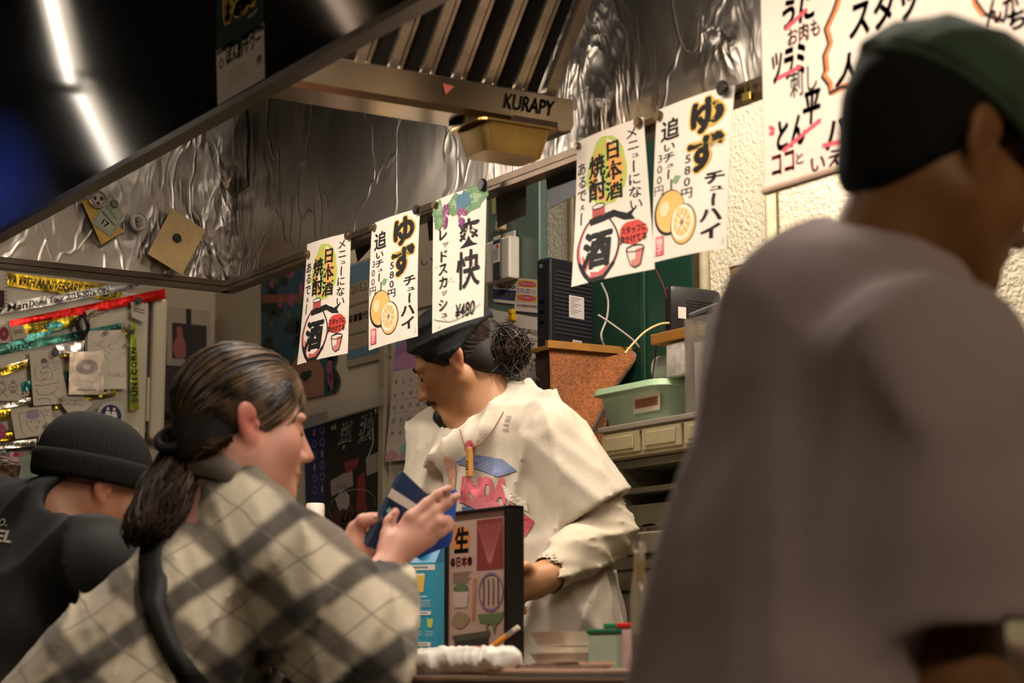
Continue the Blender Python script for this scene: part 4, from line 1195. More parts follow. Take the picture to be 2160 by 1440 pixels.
# clear sleeve with posters below
o, A = wq('navy_menu_sheet', [(640, 878), (690, 866), (690, 1062), (645, 1072)], mat('#1c2148', rough=0.5, vary=0.08, name='navy_print'), 'navy sheet of small drink pictures beside the black poster', 'poster')
A.text('yellow_print', '#b3852c', 'mba!', 0.4, 0.06, 0.95, 0.12, bold=0.03)
for j in range(6):
    for i in range(2):
        cx, cy = 0.45 + 0.34 * i, 0.2 + 0.125 * j
        if (i + j) % 3: A.ring('drink_icons', '#6d6f94', cx, cy, 0.1, 0.035, 0.003, 14)
        else: A.poly('drink_icons', '#8d6a6a', [(cx - 0.05, cy + 0.04), (cx - 0.04, cy - 0.02), (cx, cy - 0.045), (cx + 0.04, cy - 0.02), (cx + 0.05, cy + 0.04)])
A.build()
o, A = wq('band_poster', [(686, 886), (806, 852), (800, 1145), (686, 1160)], mat('#15110f', rough=0.4, vary=0.1, name='black_print'), 'black poster with brushed white characters and red stage scene', 'poster')
A.text('brushed_characters', '#c4bbb0', '単', 0.24, 0.06, 0.50, 0.26, bold=0.02, shear=0.3)
A.text('brushed_characters', '#c4bbb0', '独', 0.60, 0.04, 0.88, 0.24, bold=0.02, shear=0.3)
A.text('brushed_characters', '#c4bbb0', '“', 0.12, 0.05, 0.2, 0.09); A.text('brushed_characters', '#c4bbb0', '”', 0.88, 0.02, 0.96, 0.06)
A.stroke('brushed_characters', '#c4bbb0', smooth_curve([(0.85, 0.16), (0.86, 0.26), (0.78, 0.36)]), 0.004)
A.poly('pale_roof', '#84756b', [(0.1, 0.48), (0.5, 0.42), (0.52, 0.55), (0.12, 0.60)])
A.poly('pale_banner', '#84756b', [(0.74, 0.36), (0.98, 0.34), (0.97, 0.48), (0.76, 0.50)])
A.poly('red_scene', '#6e231f', [(0.35, 0.36), (0.62, 0.35), (0.60, 0.42), (0.38, 0.45)])
A.poly('red_scene', '#6e231f', [(0.6, 0.5), (0.72, 0.46), (0.75, 0.7), (0.9, 0.85), (0.7, 0.92), (0.58, 0.8)])
A.poly('dark_red_figures', '#431617', blob(0.36, 0.76, 0.26, 0.07, 20, 3, 0.3))
A.poly('pale_animal', '#9a8d84', blob(0.32, 0.62, 0.12, 0.09, 14, 5, 0.5))
for k in range(7): A.stroke('pen_lines', '#3b2f2c', smooth_curve([(0.22 + 0.03 * k, 0.52), (0.25 + 0.035 * k, 0.62), (0.2 + 0.035 * k, 0.72)]), 0.002)
A.text('red_lettering', '#8f7a70', 'LIVE!!', 0.3, 0.74, 0.8, 0.81, bold=0.03, shear=0.3)
A.ring('lasso', '#8d8078', 0.5, 0.70, 0.42, 0.12, 0.002, 24, 150, 380)
A.text('brushed_characters', '#c4bbb0', '日本', 0.15, 0.89, 0.55, 0.95, bold=0.01); A.text('brushed_characters', '#c4bbb0', '領', 0.66, 0.88, 0.85, 0.95)
A.build()
quad('clear_sleeve', [(640, 866), (815, 818), (815, 852), (640, 905)], 1, WY - 0.03, mat('#b5a998', rough=0.25, vary=0.05, alpha=0.35, name='clear_film'), 'clear plastic strip taped above the black poster', 'plastic strip')
# flowery calendar
o, A = wq('wall_calendar', [(836, 716), (952, 690), (948, 962), (820, 974)], mat('#b5a695', rough=0.65, vary=0.03, name='calendar_paper'), 'flower calendar with pink header on the kitchen wall', 'calendar', curl=lambda u, v: 0.012 * v, thick=0.004)
A.rect('mauve_header', '#8f6483', 0.0, 0.0, 1.0, 0.26)
A.poly('header_hill', '#a77695', [(0.0, 0.26), (0.0, 0.17), (0.25, 0.10), (0.5, 0.16), (0.75, 0.10), (1.0, 0.2), (1.0, 0.26)])
A.poly('blue_corner', '#6a7fa0', [(0, 0), (0.18, 0), (0, 0.1)]); A.poly('yellow_corner', '#a9934a', [(0.5, 0), (1, 0), (1, 0.12), (0.62, 0.06)])
A.text('month_number', '#9c2c4c', '4', 0.30, 0.01, 0.42, 0.08, bold=0.05)
n = 0
for j in range(5):
    for i in range(7):
        n += 1
        if n <= 30: A.text('dates', '#4a3e38', str(n), 0.06 + 0.135 * i, 0.34 + 0.105 * j, 0.06 + 0.135 * i + (0.05 if n > 9 else 0.025), 0.372 + 0.105 * j)
for k in range(26):
    cx, cy = r.uniform(0.05, 0.9), 0.40 + 0.105 * r.randrange(5)
    A.stroke('scribbled_notes', '#8d8279', [(cx, cy), (cx + 0.03, cy - 0.008), (cx + 0.06, cy + 0.004), (cx + 0.10, cy - 0.004)], 0.0012)
A.ring('red_ring', '#b5505c', 0.42, 0.79, 0.05, 0.022, 0.0015)
A.poly('teal_flower', '#7f9c8d', blob(0.36, 0.91, 0.12, 0.05, 14, 3, 0.2)); A.poly('pink_petals', '#b07d82', blob(0.10, 0.95, 0.10, 0.04, 12, 5, 0.25)); A.poly('pink_petals', '#b07d82', blob(0.5, 0.93, 0.05, 0.03, 10, 6, 0.25)); A.poly('pink_petals', '#b07d82', blob(0.28, 0.97, 0.05, 0.02, 10, 7, 0.25))
A.bars('small_print', '#5a4c44', 0.64, 0.93, 0.82, 0.95)
A.build()

# ------------------------------------------------------------------ green metal columns and pipes
M_green1 = mat('#5e7267', rough=0.35, vary=0.08, scale=6, name='grey_green_enamel')
M_green2 = mat('#1b3d2e', rough=0.35, vary=0.12, scale=5, name='deep_green_enamel')
x0, x1 = on(1028, 600, 1, WY - 0.03).x, on(1137, 600, 1, WY - 0.03).x
col1 = MB().bbox((x0, WY - 0.03, 1.0), (x1, WY - 0.001, 2.5), 0.004).build('green_column', M_green1)
tag(col1, 'grey green metal column carrying the gas alarm', 'column')
x0, x1 = on(1222, 600, 1, WY - 0.02).x, on(1462, 600, 1, WY - 0.02).x
gd = empty('green_panel', ((x0 + x1) / 2, WY - 0.01, 1.14), 'deep green metal panel door behind the modem and router', 'panel')
MB().bbox((x0, WY - 0.022, 1.14), (x1, WY - 0.001, 2.45), 0.004).build('leaf', M_green2, gd)
xm = on(1355, 600, 1, WY - 0.02).x
MB().bbox((xm, WY - 0.030, 1.14), (xm + 0.018, WY - 0.022, 2.45), 0.003).build('fold', M_green2, gd)
def wall_pipe(px, r, color, label, z0=1.0, z1=2.6, metal=0.0):
    p = on(px, 500, 1, WY - r - 0.004)
    o = empty('wall_pipe', (p.x, p.y, z0), label, 'pipe')
    MB().tube([(p.x, p.y, z0), (p.x, p.y, z1)], r, 14).build('pipe', mat(color, rough=0.45, vary=0.12, metal=metal, name='pipe_paint'), o, smooth=True)
    for z in (z0 + 0.35, z1 - 0.3):
        MB().box((p.x - r - 0.012, p.y - 0.006, z), (p.x + r + 0.012, WY, z + 0.012)).build('bracket', M_darksteel, o)
wall_pipe(1207, 0.012, '#6e6248', 'brownish pipe running up beside the green panel')
wall_pipe(1484, 0.012, '#9c9274', 'pale pipe running up right of the green panel')
wall_pipe(1627, 0.013, '#b5ad8c', 'cream pipe running up the plaster wall below the menu board')
p = on(1468, 500, 1, WY - 0.01)
struct('trim_2', MB().box((p.x - 0.014, WY - 0.02, 1.0), (p.x + 0.012, WY, 2.6)), mat('#4c3b28', rough=0.6, vary=0.1, name='dark_wood_strip'))
# wire down the plaster and yellow tape strip
tag(MB().tube([on(1639, 380, 1, WY - 0.006), on(1641, 440, 1, WY - 0.006), on(1642, 500, 1, WY - 0.006), on(1648, 545, 1, WY - 0.006), on(1660, 640, 1, WY - 0.006)], 0.0014, 5).build('wall_wire', mat('#4e4636', vary=0, name='wire')), 'thin dark wire running down the plaster wall', 'wire')
quad('tape_strip', [(1036, 388), (1045, 384), (1045, 450), (1038, 452)], 1, WY - 0.034, mat('#b3a552', rough=0.5, vary=0.05, name='yellow_tape'), 'narrow yellow tape strip at the edge of the grey green column', 'tape')

# gas alarm with stickers
GY = WY - 0.034
o = empty('gas_alarm', on(1070, 590, 1, GY), 'white gas alarm hanging on the grey green column', 'alarm')
a0, a1 = on(1046, 515, 1, GY), on(1097, 588, 1, GY)
body = MB().bbox((a0.x, GY - 0.035, a1.z), (a1.x, GY, a0.z), 0.006).build('case', mat('#d9d0c0', rough=0.4, vary=0.02, name='white_plastic'), o)
w_, h_ = a1.x - a0.x, a0.z - a1.z
MB().bbox((a0.x + w_ * 0.42, GY - 0.041, a1.z + h_ * 0.03), (a0.x + w_ * 0.72, GY - 0.035, a1.z + h_ * 0.97), 0.002).build('dark_band', mat('#33343a', rough=0.4, vary=0, name='dark_plastic'), o)
MB().bbox((a0.x + w_ * 0.44, GY - 0.0425, a1.z + h_ * 0.42), (a0.x + w_ * 0.70, GY - 0.041, a1.z + h_ * 0.86), 0.0005).build('paper_label', mat('#d6cdc2', vary=0, name='label_paper'), o)
A = plane_art(o, (a0.x, GY - 0.0427, a0.z), (1, 0, 0), (0, 0, -1), w_, h_)
A.rect('red_mark', '#c9463c', 0.58, 0.17, 0.68, 0.24)
for k in range(6): A.rect('small_print', '#8d857c', 0.47, 0.26 + 0.045 * k, 0.66, 0.275 + 0.045 * k)
A.build()
MB().bbox((a0.x - 0.004, GY - 0.006, a0.z - 0.004), (a1.x - w_ * 0.15, GY - 0.001, a0.z + 0.02), 0.002).build('back_plate', mat('#d9d0c0', rough=0.4, vary=0.02, name='white_plastic'), o)
MB().tube([(a0.x + w_ * 0.45, GY - 0.008, a0.z + 0.016), (a0.x + w_ * 0.45, GY - 0.014, a0.z + 0.004)], 0.006, 10).build('hook', M_clip, o)
pl = on(1064, 478, 1, GY)
pg = empty('plug_block', pl, 'small cream plug hanging above the gas alarm', 'plug')
MB().bbox(pl + Vector((-0.017, -0.02, -0.012)), pl + Vector((0.017, -0.002, 0.014)), 0.004).build('block', mat('#b8a67c', rough=0.5, vary=0.08, name='cream_plastic'), pg)
MB().tube([pl + Vector((0, -0.01, -0.01)), pl + Vector((0.004, -0.012, -0.022)), pl + Vector((0.0, -0.01, -0.032))], 0.0015, 6).build('wire', M_mblack, pg)
o, A = quad('phone_sticker', [(1041, 590), (1090, 592), (1091, 642), (1041, 636)], 1, GY, mat('#dad2c6', rough=0.4, vary=0, name='sticker_white'), 'white and navy sticker with phone number under the gas alarm', 'sticker')
A.text('small_print', INK, 'ガスの異常は24時間受付', 0.1, 0.05, 0.9, 0.14)
A.text('phone_number', INK, '0120-0-19424', 0.08, 0.20, 0.94, 0.36, bold=0.02)
A.rect('navy_band', '#2c2a6a', 0.0, 0.42, 1.0, 0.86)
A.text('yellow_lettering', '#d8cf5a', 'CO監視中', 0.15, 0.53, 0.86, 0.76, bold=0.03)
A.build()
o, A = quad('notice_sticker', [(1091, 586), (1135, 590), (1135, 660), (1084, 655)], 1, GY - 0.001, mat('#ddd0c6', rough=0.4, vary=0, name='sticker_white'), 'red and yellow gas leak notice sticker under the gas alarm', 'sticker')
A.rect('yellow_field', '#d9b84a', 0.04, 0.04, 0.96, 0.70)
A.ell('red_oval', '#cf4a58', 0.5, 0.16, 0.42, 0.09); A.ell('red_oval', '#cf4a58', 0.5, 0.58, 0.42, 0.09)
A.rect('white_band', '#e5dad0', 0.05, 0.26, 0.97, 0.48)
A.text('red_lettering', '#c23c4c', 'ガスもれに気づいたら', 0.06, 0.28, 0.95, 0.46, bold=0.02)
A.text('white_lettering', '#e5dad0', '火気厳禁!さわらない', 0.15, 0.12, 0.85, 0.19); A.text('white_lettering', '#e5dad0', '今すぐご連絡ください', 0.15, 0.54, 0.85, 0.61)
A.text('red_lettering', '#c23c4c', '0120(0)19424', 0.12, 0.78, 0.95, 0.88, bold=0.015)
A.build()
# printed calendar page with yellow clip
o, A = quad('month_sheet', [(1026, 650), (1146, 672), (1147, 872), (1020, 872)], 1, GY - 0.012, mat('#d2c6b6', rough=0.7, vary=0.02, name='white_paper'), 'white printed month sheet hanging below the gas alarm', 'calendar', curl=lambda u, v: 0.006 * math.sin(3 * u) + 0.004 * v, thick=0.002)
A.text('print', '#5a4f48', '(株)松岡商田', 0.42, 0.13, 0.92, 0.19, bold=0.01)
A.bars('small_print', '#9c9088', 0.6, 0.22, 0.92, 0.26, 2); A.text('print', '#5a4f48', 'が休みになります。', 0.42, 0.32, 0.93, 0.37)
for k in range(7): A.stroke('grid', '#8d837a', [(0.25, 0.42 + 0.052 * k), (0.95, 0.42 + 0.052 * k)], 0.0008)
for k in range(8): A.stroke('grid', '#8d837a', [(0.25 + 0.1 * k, 0.42), (0.25 + 0.1 * k, 0.732)], 0.0008)
dn = ['日月火水木金土'] + [[None, None, None, None, None, None, 1], [None, None, None, 1, 2, 3, 4], [5, 6, 7, 8, 9, 10, 11], [12, 13, 14, 15, 16, 17, 18], [19, 20, 21, 22, 23, 24, 25], [26, 27, 28, 29, 30, None, None]]
for (i, j) in ((3, 5), (0, 5), (3, 4)): A.rect('dark_cell', '#4a423c', 0.25 + 0.1 * i, 0.42 + 0.052 * j, 0.35 + 0.1 * i, 0.472 + 0.052 * j)
for j, row in enumerate(dn[1:]):
    for i, c in enumerate(row):
        if c: A.text('dates', '#d8ccc0' if (i, j) in ((3, 5), (0, 5), (3, 4)) else '#4a423c', str(c), 0.27 + 0.1 * i, 0.43 + 0.052 * j, 0.27 + 0.1 * i + (0.06 if c > 9 else 0.03), 0.463 + 0.052 * j)
A.text('small_print', '#6d635b', 'ホームページでもご案内いたします。', 0.15, 0.80, 0.94, 0.825)
A.build()
pc = on(1083, 668, 1, GY - 0.02)
yc = empty('yellow_clip', pc, 'translucent yellow clip holding the month sheet', 'clip')
M_yc = mat('#c79a12', rough=0.2, vary=0.1, trans=0.2, name='yellow_plastic')
MB().bbox(pc + Vector((-0.012, -0.012, -0.012)), pc + Vector((0.012, 0.004, 0.006)), 0.004).build('jaw', M_yc, yc)
MB().bbox(pc + Vector((-0.008, -0.014, 0.004)), pc + Vector((0.012, 0.002, 0.02)), 0.005).build('grip', M_yc, yc)

# ------------------------------------------------------------------ shelf box with leather mat, modem, router
SX = 0.575
ZS = on(1250, 735, 0, SX).z
sy0, sy1 = on(1152, 735, 0, SX).y, WY - 0.035
M_wood = mat('#8f6026', rough=0.5, vary=0.2, scale=16, name='amber_wood')
bx = empty('shelf_box', (SX - 0.045, 0.66, ZS - 0.26), 'amber wooden shelf box fixed to the wall under the modem', 'shelf')
MB().bbox((SX - 0.085, sy0 + 0.01, ZS - 0.012), (SX - 0.008, sy1, ZS), 0.002).build('top_board', M_wood, bx)
MB().bbox((SX - 0.080, sy0 + 0.02, ZS - 0.26), (SX - 0.012, sy1, ZS - 0.013), 0.002).build('carcass', mat('#3a2618', rough=0.6, vary=0.15, name='brown_board'), bx)
# leather mat with soft folds, hanging over the end
def leather():
    nu, nv = 24, 26
    top_l, top_r = on(1152, 722, 0, SX), on(1316, 743, 0, SX)
    bot_l, bot_r = on(1158, 960, 0, SX), on(1262, 972, 0, SX)
    def fn(u, v, s):
        # the lower right corner swings in and folds forward
        right = top_r.lerp(bot_r, v ** 1.6)
        left = top_l.lerp(bot_l, v)
        p = left.lerp(right, u)
        x = 0.014 + 0.040 * math.exp(-((u * 0.9 + v * 0.75 - 1.05) / 0.16) ** 2) - 0.02 * math.exp(-((u * 0.9 + v * 0.75 - 1.38) / 0.12) ** 2) + 0.03 * max(0, u - 0.75) * math.sin(6 * v) + 0.006 * math.sin(7 * v + 4 * u) * v
        return p + Vector((x + s, 0, 0))
    vs, fs = [], []
    for s in (0.0, -0.003):
        for j in range(nv + 1):
            for i in range(nu + 1): vs.append(fn(i / nu, j / nv, s))
    N = (nu + 1) * (nv + 1)
    for j in range(nv):
        for i in range(nu):
            a = j * (nu + 1) + i
            fs.append((a, a + nu + 1, a + nu + 2, a + 1)); fs.append((N + a, N + a + 1, N + a + nu + 2, N + a + nu + 1))
    rim = list(range(nu + 1)) + [j * (nu + 1) + nu for j in range(1, nv + 1)] + [nv * (nu + 1) + i for i in range(nu - 1, -1, -1)] + [j * (nu + 1) for j in range(nv - 1, 0, -1)]
    for k in range(len(rim)):
        a, b = rim[k], rim[(k + 1) % len(rim)]
        fs.append((a, b, N + b, N + a))
    m = mat('#8a4f22', rough=0.95, vary=0.42, scale=140, bump=1.0, bscale=180, sheen=0.3, name='rough_suede')
    return tag(link_mesh('suede_mat', vs, fs, m, smooth=True, origin=fn(0.5, 1, 0)), 'rough brown suede mat hanging below the modem', 'mat')
leather()
tag(MB().obox(on(1150, 718, 0, SX + 0.014), on(1340, 735, 0, SX + 0.014) - on(1150, 718, 0, SX + 0.014), Vector((0.012, 0, 0)), Vector((0, 0, -0.018))).build('wooden_batten', M_wood), 'amber wooden batten along the top of the suede mat', 'batten')
# modem
mx = SX - 0.03
md = empty('modem', on(1215, 733, 0, mx), 'tall black modem with ribbed side standing on the shelf box', 'modem')
M_mod = mat('#1b1a1d', rough=0.38, vary=0.05, name='black_plastic')
m0, m1 = on(1190, 545, 0, mx), on(1272, 728, 0, mx)
yl = on(1160, 600, 0, mx - 0.0).y
TQ = Matrix.Translation(Vector((mx, yl, ZS))) @ Matrix.Rotation(math.radians(14), 4, 'Z') @ Matrix.Translation(-Vector((mx, yl, ZS)))
mw = m1.y - yl
MB().bbox((mx - 0.045, yl, ZS), (mx, yl + mw, m0.z), 0.006, TQ).build('case', M_mod, md)
for k in range(16):
    z = ZS + 0.035 + (m0.z - ZS - 0.07) * k / 15
    MB().bbox((mx - 0.001, yl + mw * 0.12, z), (mx + 0.002, yl + mw * 0.97, z + 0.005), 0.0008, TQ).build('rib', mat('#2c2b30', rough=0.4, vary=0, name='rib_plastic'), md)
def tq(p): return TQ @ Vector(p)
def side_label(parent, y0, z0, w, h, rows):
    A = Art(parent, lambda u, v, l: tq((mx + 0.0025 + l, y0 + u * w, z0 - v * h)), w, h)
    A.rect('white_label', '#b9b2a8', 0, 0, 1, 1)
    for k in range(rows): A.rect('label_print', '#5a5450', 0.1, 0.1 + 0.8 * k / rows, 0.8 - 0.2 * (k % 3), 0.1 + 0.8 * k / rows + 0.25 / rows)
    A.build()
side_label(md, yl + mw * 0.42, ZS + 0.135, 0.055, 0.055, 9)
side_label(md, yl + mw * 0.5, ZS + 0.026, 0.034, 0.026, 5)
MB().lathe(tq((mx - 0.03, yl - 0.0, m0.z - 0.02)), [(0.006, 0), (0.006, 0.0015), (0.004, 0.002)], 16, TQ.to_3x3() @ Vector((0, -1, 0))).build('emblem', mat('#55535a', rough=0.3, vary=0, name='grey_print'), md)
for z in (ZS + 0.06, ZS + 0.085, ZS + 0.11):
    MB().bbox((mx - 0.034, yl - 0.0015, z), (mx - 0.018, yl + 0.001, z + 0.007), 0.0005, TQ).build('port', mat('#050505', rough=0.3, vary=0, name='port_black'), md)
# router
RX = 1.0
rt = empty('router', on(1468, 722, 0, RX), 'black rounded router with vent slots beside the green panel', 'router')
r0, r1 = on(1414, 598, 0, RX), on(1525, 720, 0, RX)
MB().bbox((RX - 0.03, r0.y, r1.z), (RX, r1.y, r0.z), 0.013).build('case', M_mod, rt, smooth=True)
ry0, rw = r0.y, r1.y - r0.y
for k in range(9):
    z = r0.z - 0.035 - 0.0065 * k
    MB().box((RX - 0.002, ry0 + rw * 0.30, z), (RX + 0.0008, ry0 + rw * 0.82, z + 0.0022)).build('vent_slot', mat('#050505', rough=0.3, vary=0, name='port_black'), rt)
A = plane_art(rt, (RX + 0.0002, ry0 + rw * 0.14, r0.z - 0.05), (0, 1, 0), (0, 0, -1), 0.022, 0.026)
A.rect('white_label', '#b9b2a8', 0, 0, 1, 1); A.build()
rs = empty('wall_bracket_shelf', (RX - 0.05, 0.7, r1.z - 0.03), 'amber wooden shelf under the router', 'shelf')
MB().bbox((on(1372, 735, 1, r0.y - 0.05).x, r0.y - 0.05, r1.z - 0.024), (RX + 0.16, WY - 0.024, r1.z), 0.002).build('board', M_wood, rs)
MB().box((RX + 0.1, r0.y - 0.0, r1.z - 0.10), (RX + 0.115, WY - 0.024, r1.z - 0.024)).build('bracket', M_darksteel, rs)
# cables
def cable(px_pts, axis, val, r, color, label, name='cable'):
    pts = [on(x, y, axis, val) if not isinstance(x, Vector) else x for x, y in px_pts]
    sm_ = []
    for i in range(len(pts) - 1):
        a, b, c, d = pts[max(i - 1, 0)], pts[i], pts[i + 1], pts[min(i + 2, len(pts) - 1)]
        for k in range(6):
            t = k / 6
            sm_.append(0.5 * ((2 * b) + (c - a) * t + (2 * a - 5 * b + 4 * c - d) * t * t + (3 * b - a - 3 * c + d) * t ** 3))
    sm_.append(pts[-1])
    return tag(MB().tube(sm_, r, 8).build(name, mat(color, rough=0.45, vary=0.03, name='cable_sheath'), smooth=True), label, 'cable')
cable([(1262, 664), (1300, 690), (1340, 722), (1365, 760), (1378, 800), (1382, 835)], 0, 0.63, 0.0027, '#b7b0a2', 'white cable running from the modem down past the suede mat')
cable([(1268, 596), (1282, 630), (1280, 670), (1268, 705), (1275, 730)], 0, 0.58, 0.0027, '#a89f8e', 'grey white cable looping beside the modem')
cable([(1414, 681), (1390, 684), (1360, 700), (1335, 725), (1318, 745)], 0, 0.99, 0.0026, '#b59a68', 'cream network cable plugged into the router')
cable([(1416, 699), (1396, 700), (1386, 720), (1380, 770), (1376, 800)], 0, 0.985, 0.0014, '#141210', 'thin black power cable hanging from the router')
cable([(1383, 568), (1398, 600), (1412, 650)], 0, 0.985, 0.0009, '#8f2f2c', 'thin red wire hanging beside the router')
# yellow can on a ledge at the right of the plaster wall
cn = on(1590, 640, 1, 0.68)
cb = empty('paint_tin', (cn.x, 0.68, cn.z), 'yellow printed tin with white lid on the wall ledge', 'tin')
MB().lathe((cn.x, 0.68, cn.z), [(0.05, 0), (0.05, 0.078)], 28).build('body', mat('#b58d18', rough=0.35, vary=0.25, scale=14, name='yellow_print'), cb, smooth=True)
MB().lathe((cn.x, 0.68, cn.z + 0.078), [(0.053, 0), (0.053, 0.010), (0.046, 0.012)], 28).build('lid', mat('#d3cbb8', rough=0.4, vary=0, name='white_lid'), cb, smooth=True)
tag(MB().bbox((cn.x - 0.04, 0.62, cn.z - 0.018), (cn.x + 0.3, WY - 0.001, cn.z), 0.003).build('wall_ledge', M_wood), 'amber wooden ledge under the yellow tin', 'shelf')

# ------------------------------------------------------------------ drawers, plastic box, cabinet, cold table
DY = 0.50
d0, d1 = on(1268, 918, 1, DY), on(1268, 962, 1, DY)
dx1 = d0.x + 0.46
M_draw2 = mat('#a79b78', rough=0.5, vary=0.06, name='cream_drawer')
dr = empty('drawer_unit', ((d0.x + dx1) / 2, 0.64, d1.z), 'cream small drawer unit below the plastic box', 'drawers')
MB().bbox((d0.x, DY + 0.004, d1.z - 0.01), (dx1, WY - 0.03, d0.z + 0.004), 0.003).build('carcass', M_draw2, dr)
MB().bbox((d0.x - 0.005, DY - 0.006, d0.z + 0.004), (dx1 + 0.005, WY - 0.03, d0.z + 0.016), 0.002).build('top', mat('#8d8676', rough=0.5, vary=0.05, name='grey_top'), dr)
for k in range(3):
    xa = d0.x + 0.008 + k * 0.152
    q = MB().bbox((xa, DY - 0.004, d1.z - 0.002), (xa + 0.142, DY + 0.004, d0.z - 0.002), 0.002).build('drawer', M_draw2, dr)
    MB().bbox((xa + 0.018, DY - 0.008, d1.z + 0.006), (xa + 0.124, DY - 0.004, d0.z - 0.010), 0.002).build('raised_panel', M_draw2, q)
# lidded translucent box
b0 = on(1265, 905, 1, 0.56)
pb = empty('plastic_box', (b0.x + 0.16, 0.64, d0.z + 0.016), 'translucent plastic food box with pale green lid on the drawers', 'box')
zb_ = d0.z + 0.016
M_tl = mat('#a9bfa6', rough=0.25, vary=0.06, alpha=0.82, name='translucent_plastic')
cbx = Vector((b0.x + 0.135, 0.645, zb_))
frustum(MB(), cbx, X, Y, (0.110, 0.085), (0.128, 0.105), 0.0, 0.085, 0.003).build('tub', M_tl, pb, smooth=True)
lidm = MB(); frustum(lidm, cbx, X, Y, (0.140, 0.118), (0.136, 0.114), 0.082, 0.096); lidm.build('lid', mat('#a6c39b', rough=0.3, vary=0.03, name='green_lid'), pb, smooth=True)
sg = MB(); frustum(sg, cbx + Vector((-0.03, -0.02, 0.006)), X, Y, (0.07, 0.04), (0.02, 0.02), 0.0, 0.05); sg.build('contents', mat('#cfc9ba', rough=0.9, vary=0.1, name='powder'), pb, smooth=True)
A = plane_art(pb, (cbx.x + 0.02, 0.645 - 0.100, zb_ + 0.07), (1, 0, 0), (0, 0, -1), 0.10, 0.042)
A.rect('paper_label', '#b3a893', 0, 0, 1, 1); A.rect('label_print', '#8d5a3c', 0.06, 0.25, 0.94, 0.75); A.bars('small_print', '#5a3a28', 0.1, 0.3, 0.9, 0.7, 3); A.build()
# acrylic holder with papers beside the box, rolled paper and pouches on its lid
HY_ = 0.50
ax0 = on(1443, 700, 1, HY_).x
za = d0.z + 0.016
zt = on(1450, 672, 1, HY_).z
ac = empty('acrylic_holder', (ax0 + 0.1, HY_ + 0.05, za), 'clear acrylic holder with papers standing on the cream drawers', 'holder')
M_acr = mat('#8a8478', rough=0.12, vary=0.05, alpha=0.35, name='acrylic')
for lo, hi in (((ax0, HY_, za), (ax0 + 0.16, HY_ + 0.003, zt)), ((ax0, HY_ + 0.003, za), (ax0 + 0.003, HY_ + 0.09, zt)), ((ax0, HY_ + 0.09, za), (ax0 + 0.16, HY_ + 0.093, zt + 0.03))):
    MB().box(lo, hi).build('pane', M_acr, ac)
MB().bbox((ax0 + 0.008, HY_ + 0.02, za), (ax0 + 0.15, HY_ + 0.05, zt - 0.05), 0.001).build('paper_stack', M_paper2, ac)
tag(MB().tube([(ax0 - 0.005, HY_ + 0.02, zt + 0.012), (ax0 + 0.14, HY_ + 0.08, zt + 0.05)], 0.0045, 8).build('ballpoint_pen', mat('#8f9196', rough=0.25, metal=0.6, vary=0, name='pen_metal'), smooth=True), 'grey pen lying across the top of the acrylic holder', 'pen')
tag(MB().bbox((ax0 + 0.008, HY_ + 0.055, zt - 0.10), (ax0 + 0.14, HY_ + 0.085, zt + 0.022), 0.004).build('pen_pouch', mat('#14120f', rough=0.5, vary=0.3, scale=60, name='dark_pouch')), 'black patterned pouch in the acrylic holder', 'pouch')
lidz = zb_ + 0.096
rp = Vector((on(1392, 800, 1, 0.60).x, 0.60, lidz + 0.032))
tag(MB().lathe(rp, [(0.031, 0), (0.031, 0.10), (0.029, 0.10), (0.029, 0.0)], 20, Vector((1, 0.25, 0.0))).build('rolled_paper', mat('#9a9890', rough=0.6, vary=0.05, name='grey_paper'), smooth=True), 'grey rolled paper lying on the green box lid', 'paper roll')
pp_ = Vector((on(1408, 800, 1, 0.56).x, 0.555, lidz + 0.001))
tag(MB().bbox(pp_, pp_ + Vector((0.07, 0.02, 0.075)), 0.006).build('plastic_pouch', mat('#b9b3a8', rough=0.3, vary=0.25, scale=70, name='crinkled_plastic'), smooth=True), 'crinkled white plastic pouch beside the rolled paper', 'pouch')
bp_ = pp_ + Vector((0.035, 0.022, 0.0))
tag(MB().bbox(bp_, bp_ + Vector((0.09, 0.012, 0.10)), 0.003).build('blue_packet', mat('#3b3a78', rough=0.4, vary=0.08, name='blue_card')), 'blue paper packet behind the plastic pouch', 'packet')
# grey cabinet and dark gap
KX0 = on(1312, 1050, 1, 0.56).x
zc0 = on(1330, 1128, 1, 0.52).z
cab = empty('grey_cabinet', (KX0 + 0.2, 0.66, zc0), 'grey green open fronted cabinet under the drawers', 'cabinet')
M_cab = mat('#6f6a55', rough=0.5, vary=0.06, name='grey_green_paint')
ztop = d1.z - 0.012
MB().bbox((KX0, 0.54, zc0), (KX0 + 0.42, WY - 0.005, ztop - 0.10), 0.003).build('lower_panel', M_cab, cab)
MB().bbox((KX0 + 0.015, 0.54, ztop - 0.10), (KX0 + 0.03, WY - 0.005, ztop), 0.002).build('side', M_cab, cab)
MB().bbox((KX0, 0.535, ztop - 0.018), (KX0 + 0.42, WY - 0.005, ztop), 0.002).build('top', M_cab, cab)
MB().bbox((KX0 + 0.015, 0.538, ztop - 0.075), (KX0 + 0.42, WY - 0.005, ztop - 0.062), 0.002).build('shelf', M_cab, cab)
MB().box((KX0 + 0.03, WY - 0.06, ztop - 0.10), (KX0 + 0.42, WY - 0.05, ztop - 0.018)).build('back', mat('#3e3a30', rough=0.7, name='cab_back'), cab)
tag(MB().bbox((KX0 - 0.34, 0.56, zc0), (KX0 - 0.02, WY - 0.03, ztop - 0.02), 0.006).build('gap_filler', mat('#0b0a09', rough=0.55, vary=0.05, name='gap_black')), 'black boxy appliance in the dark gap between the suede mat and grey cabinet', 'filler')  # dark void beside the cabinet put in as a black box
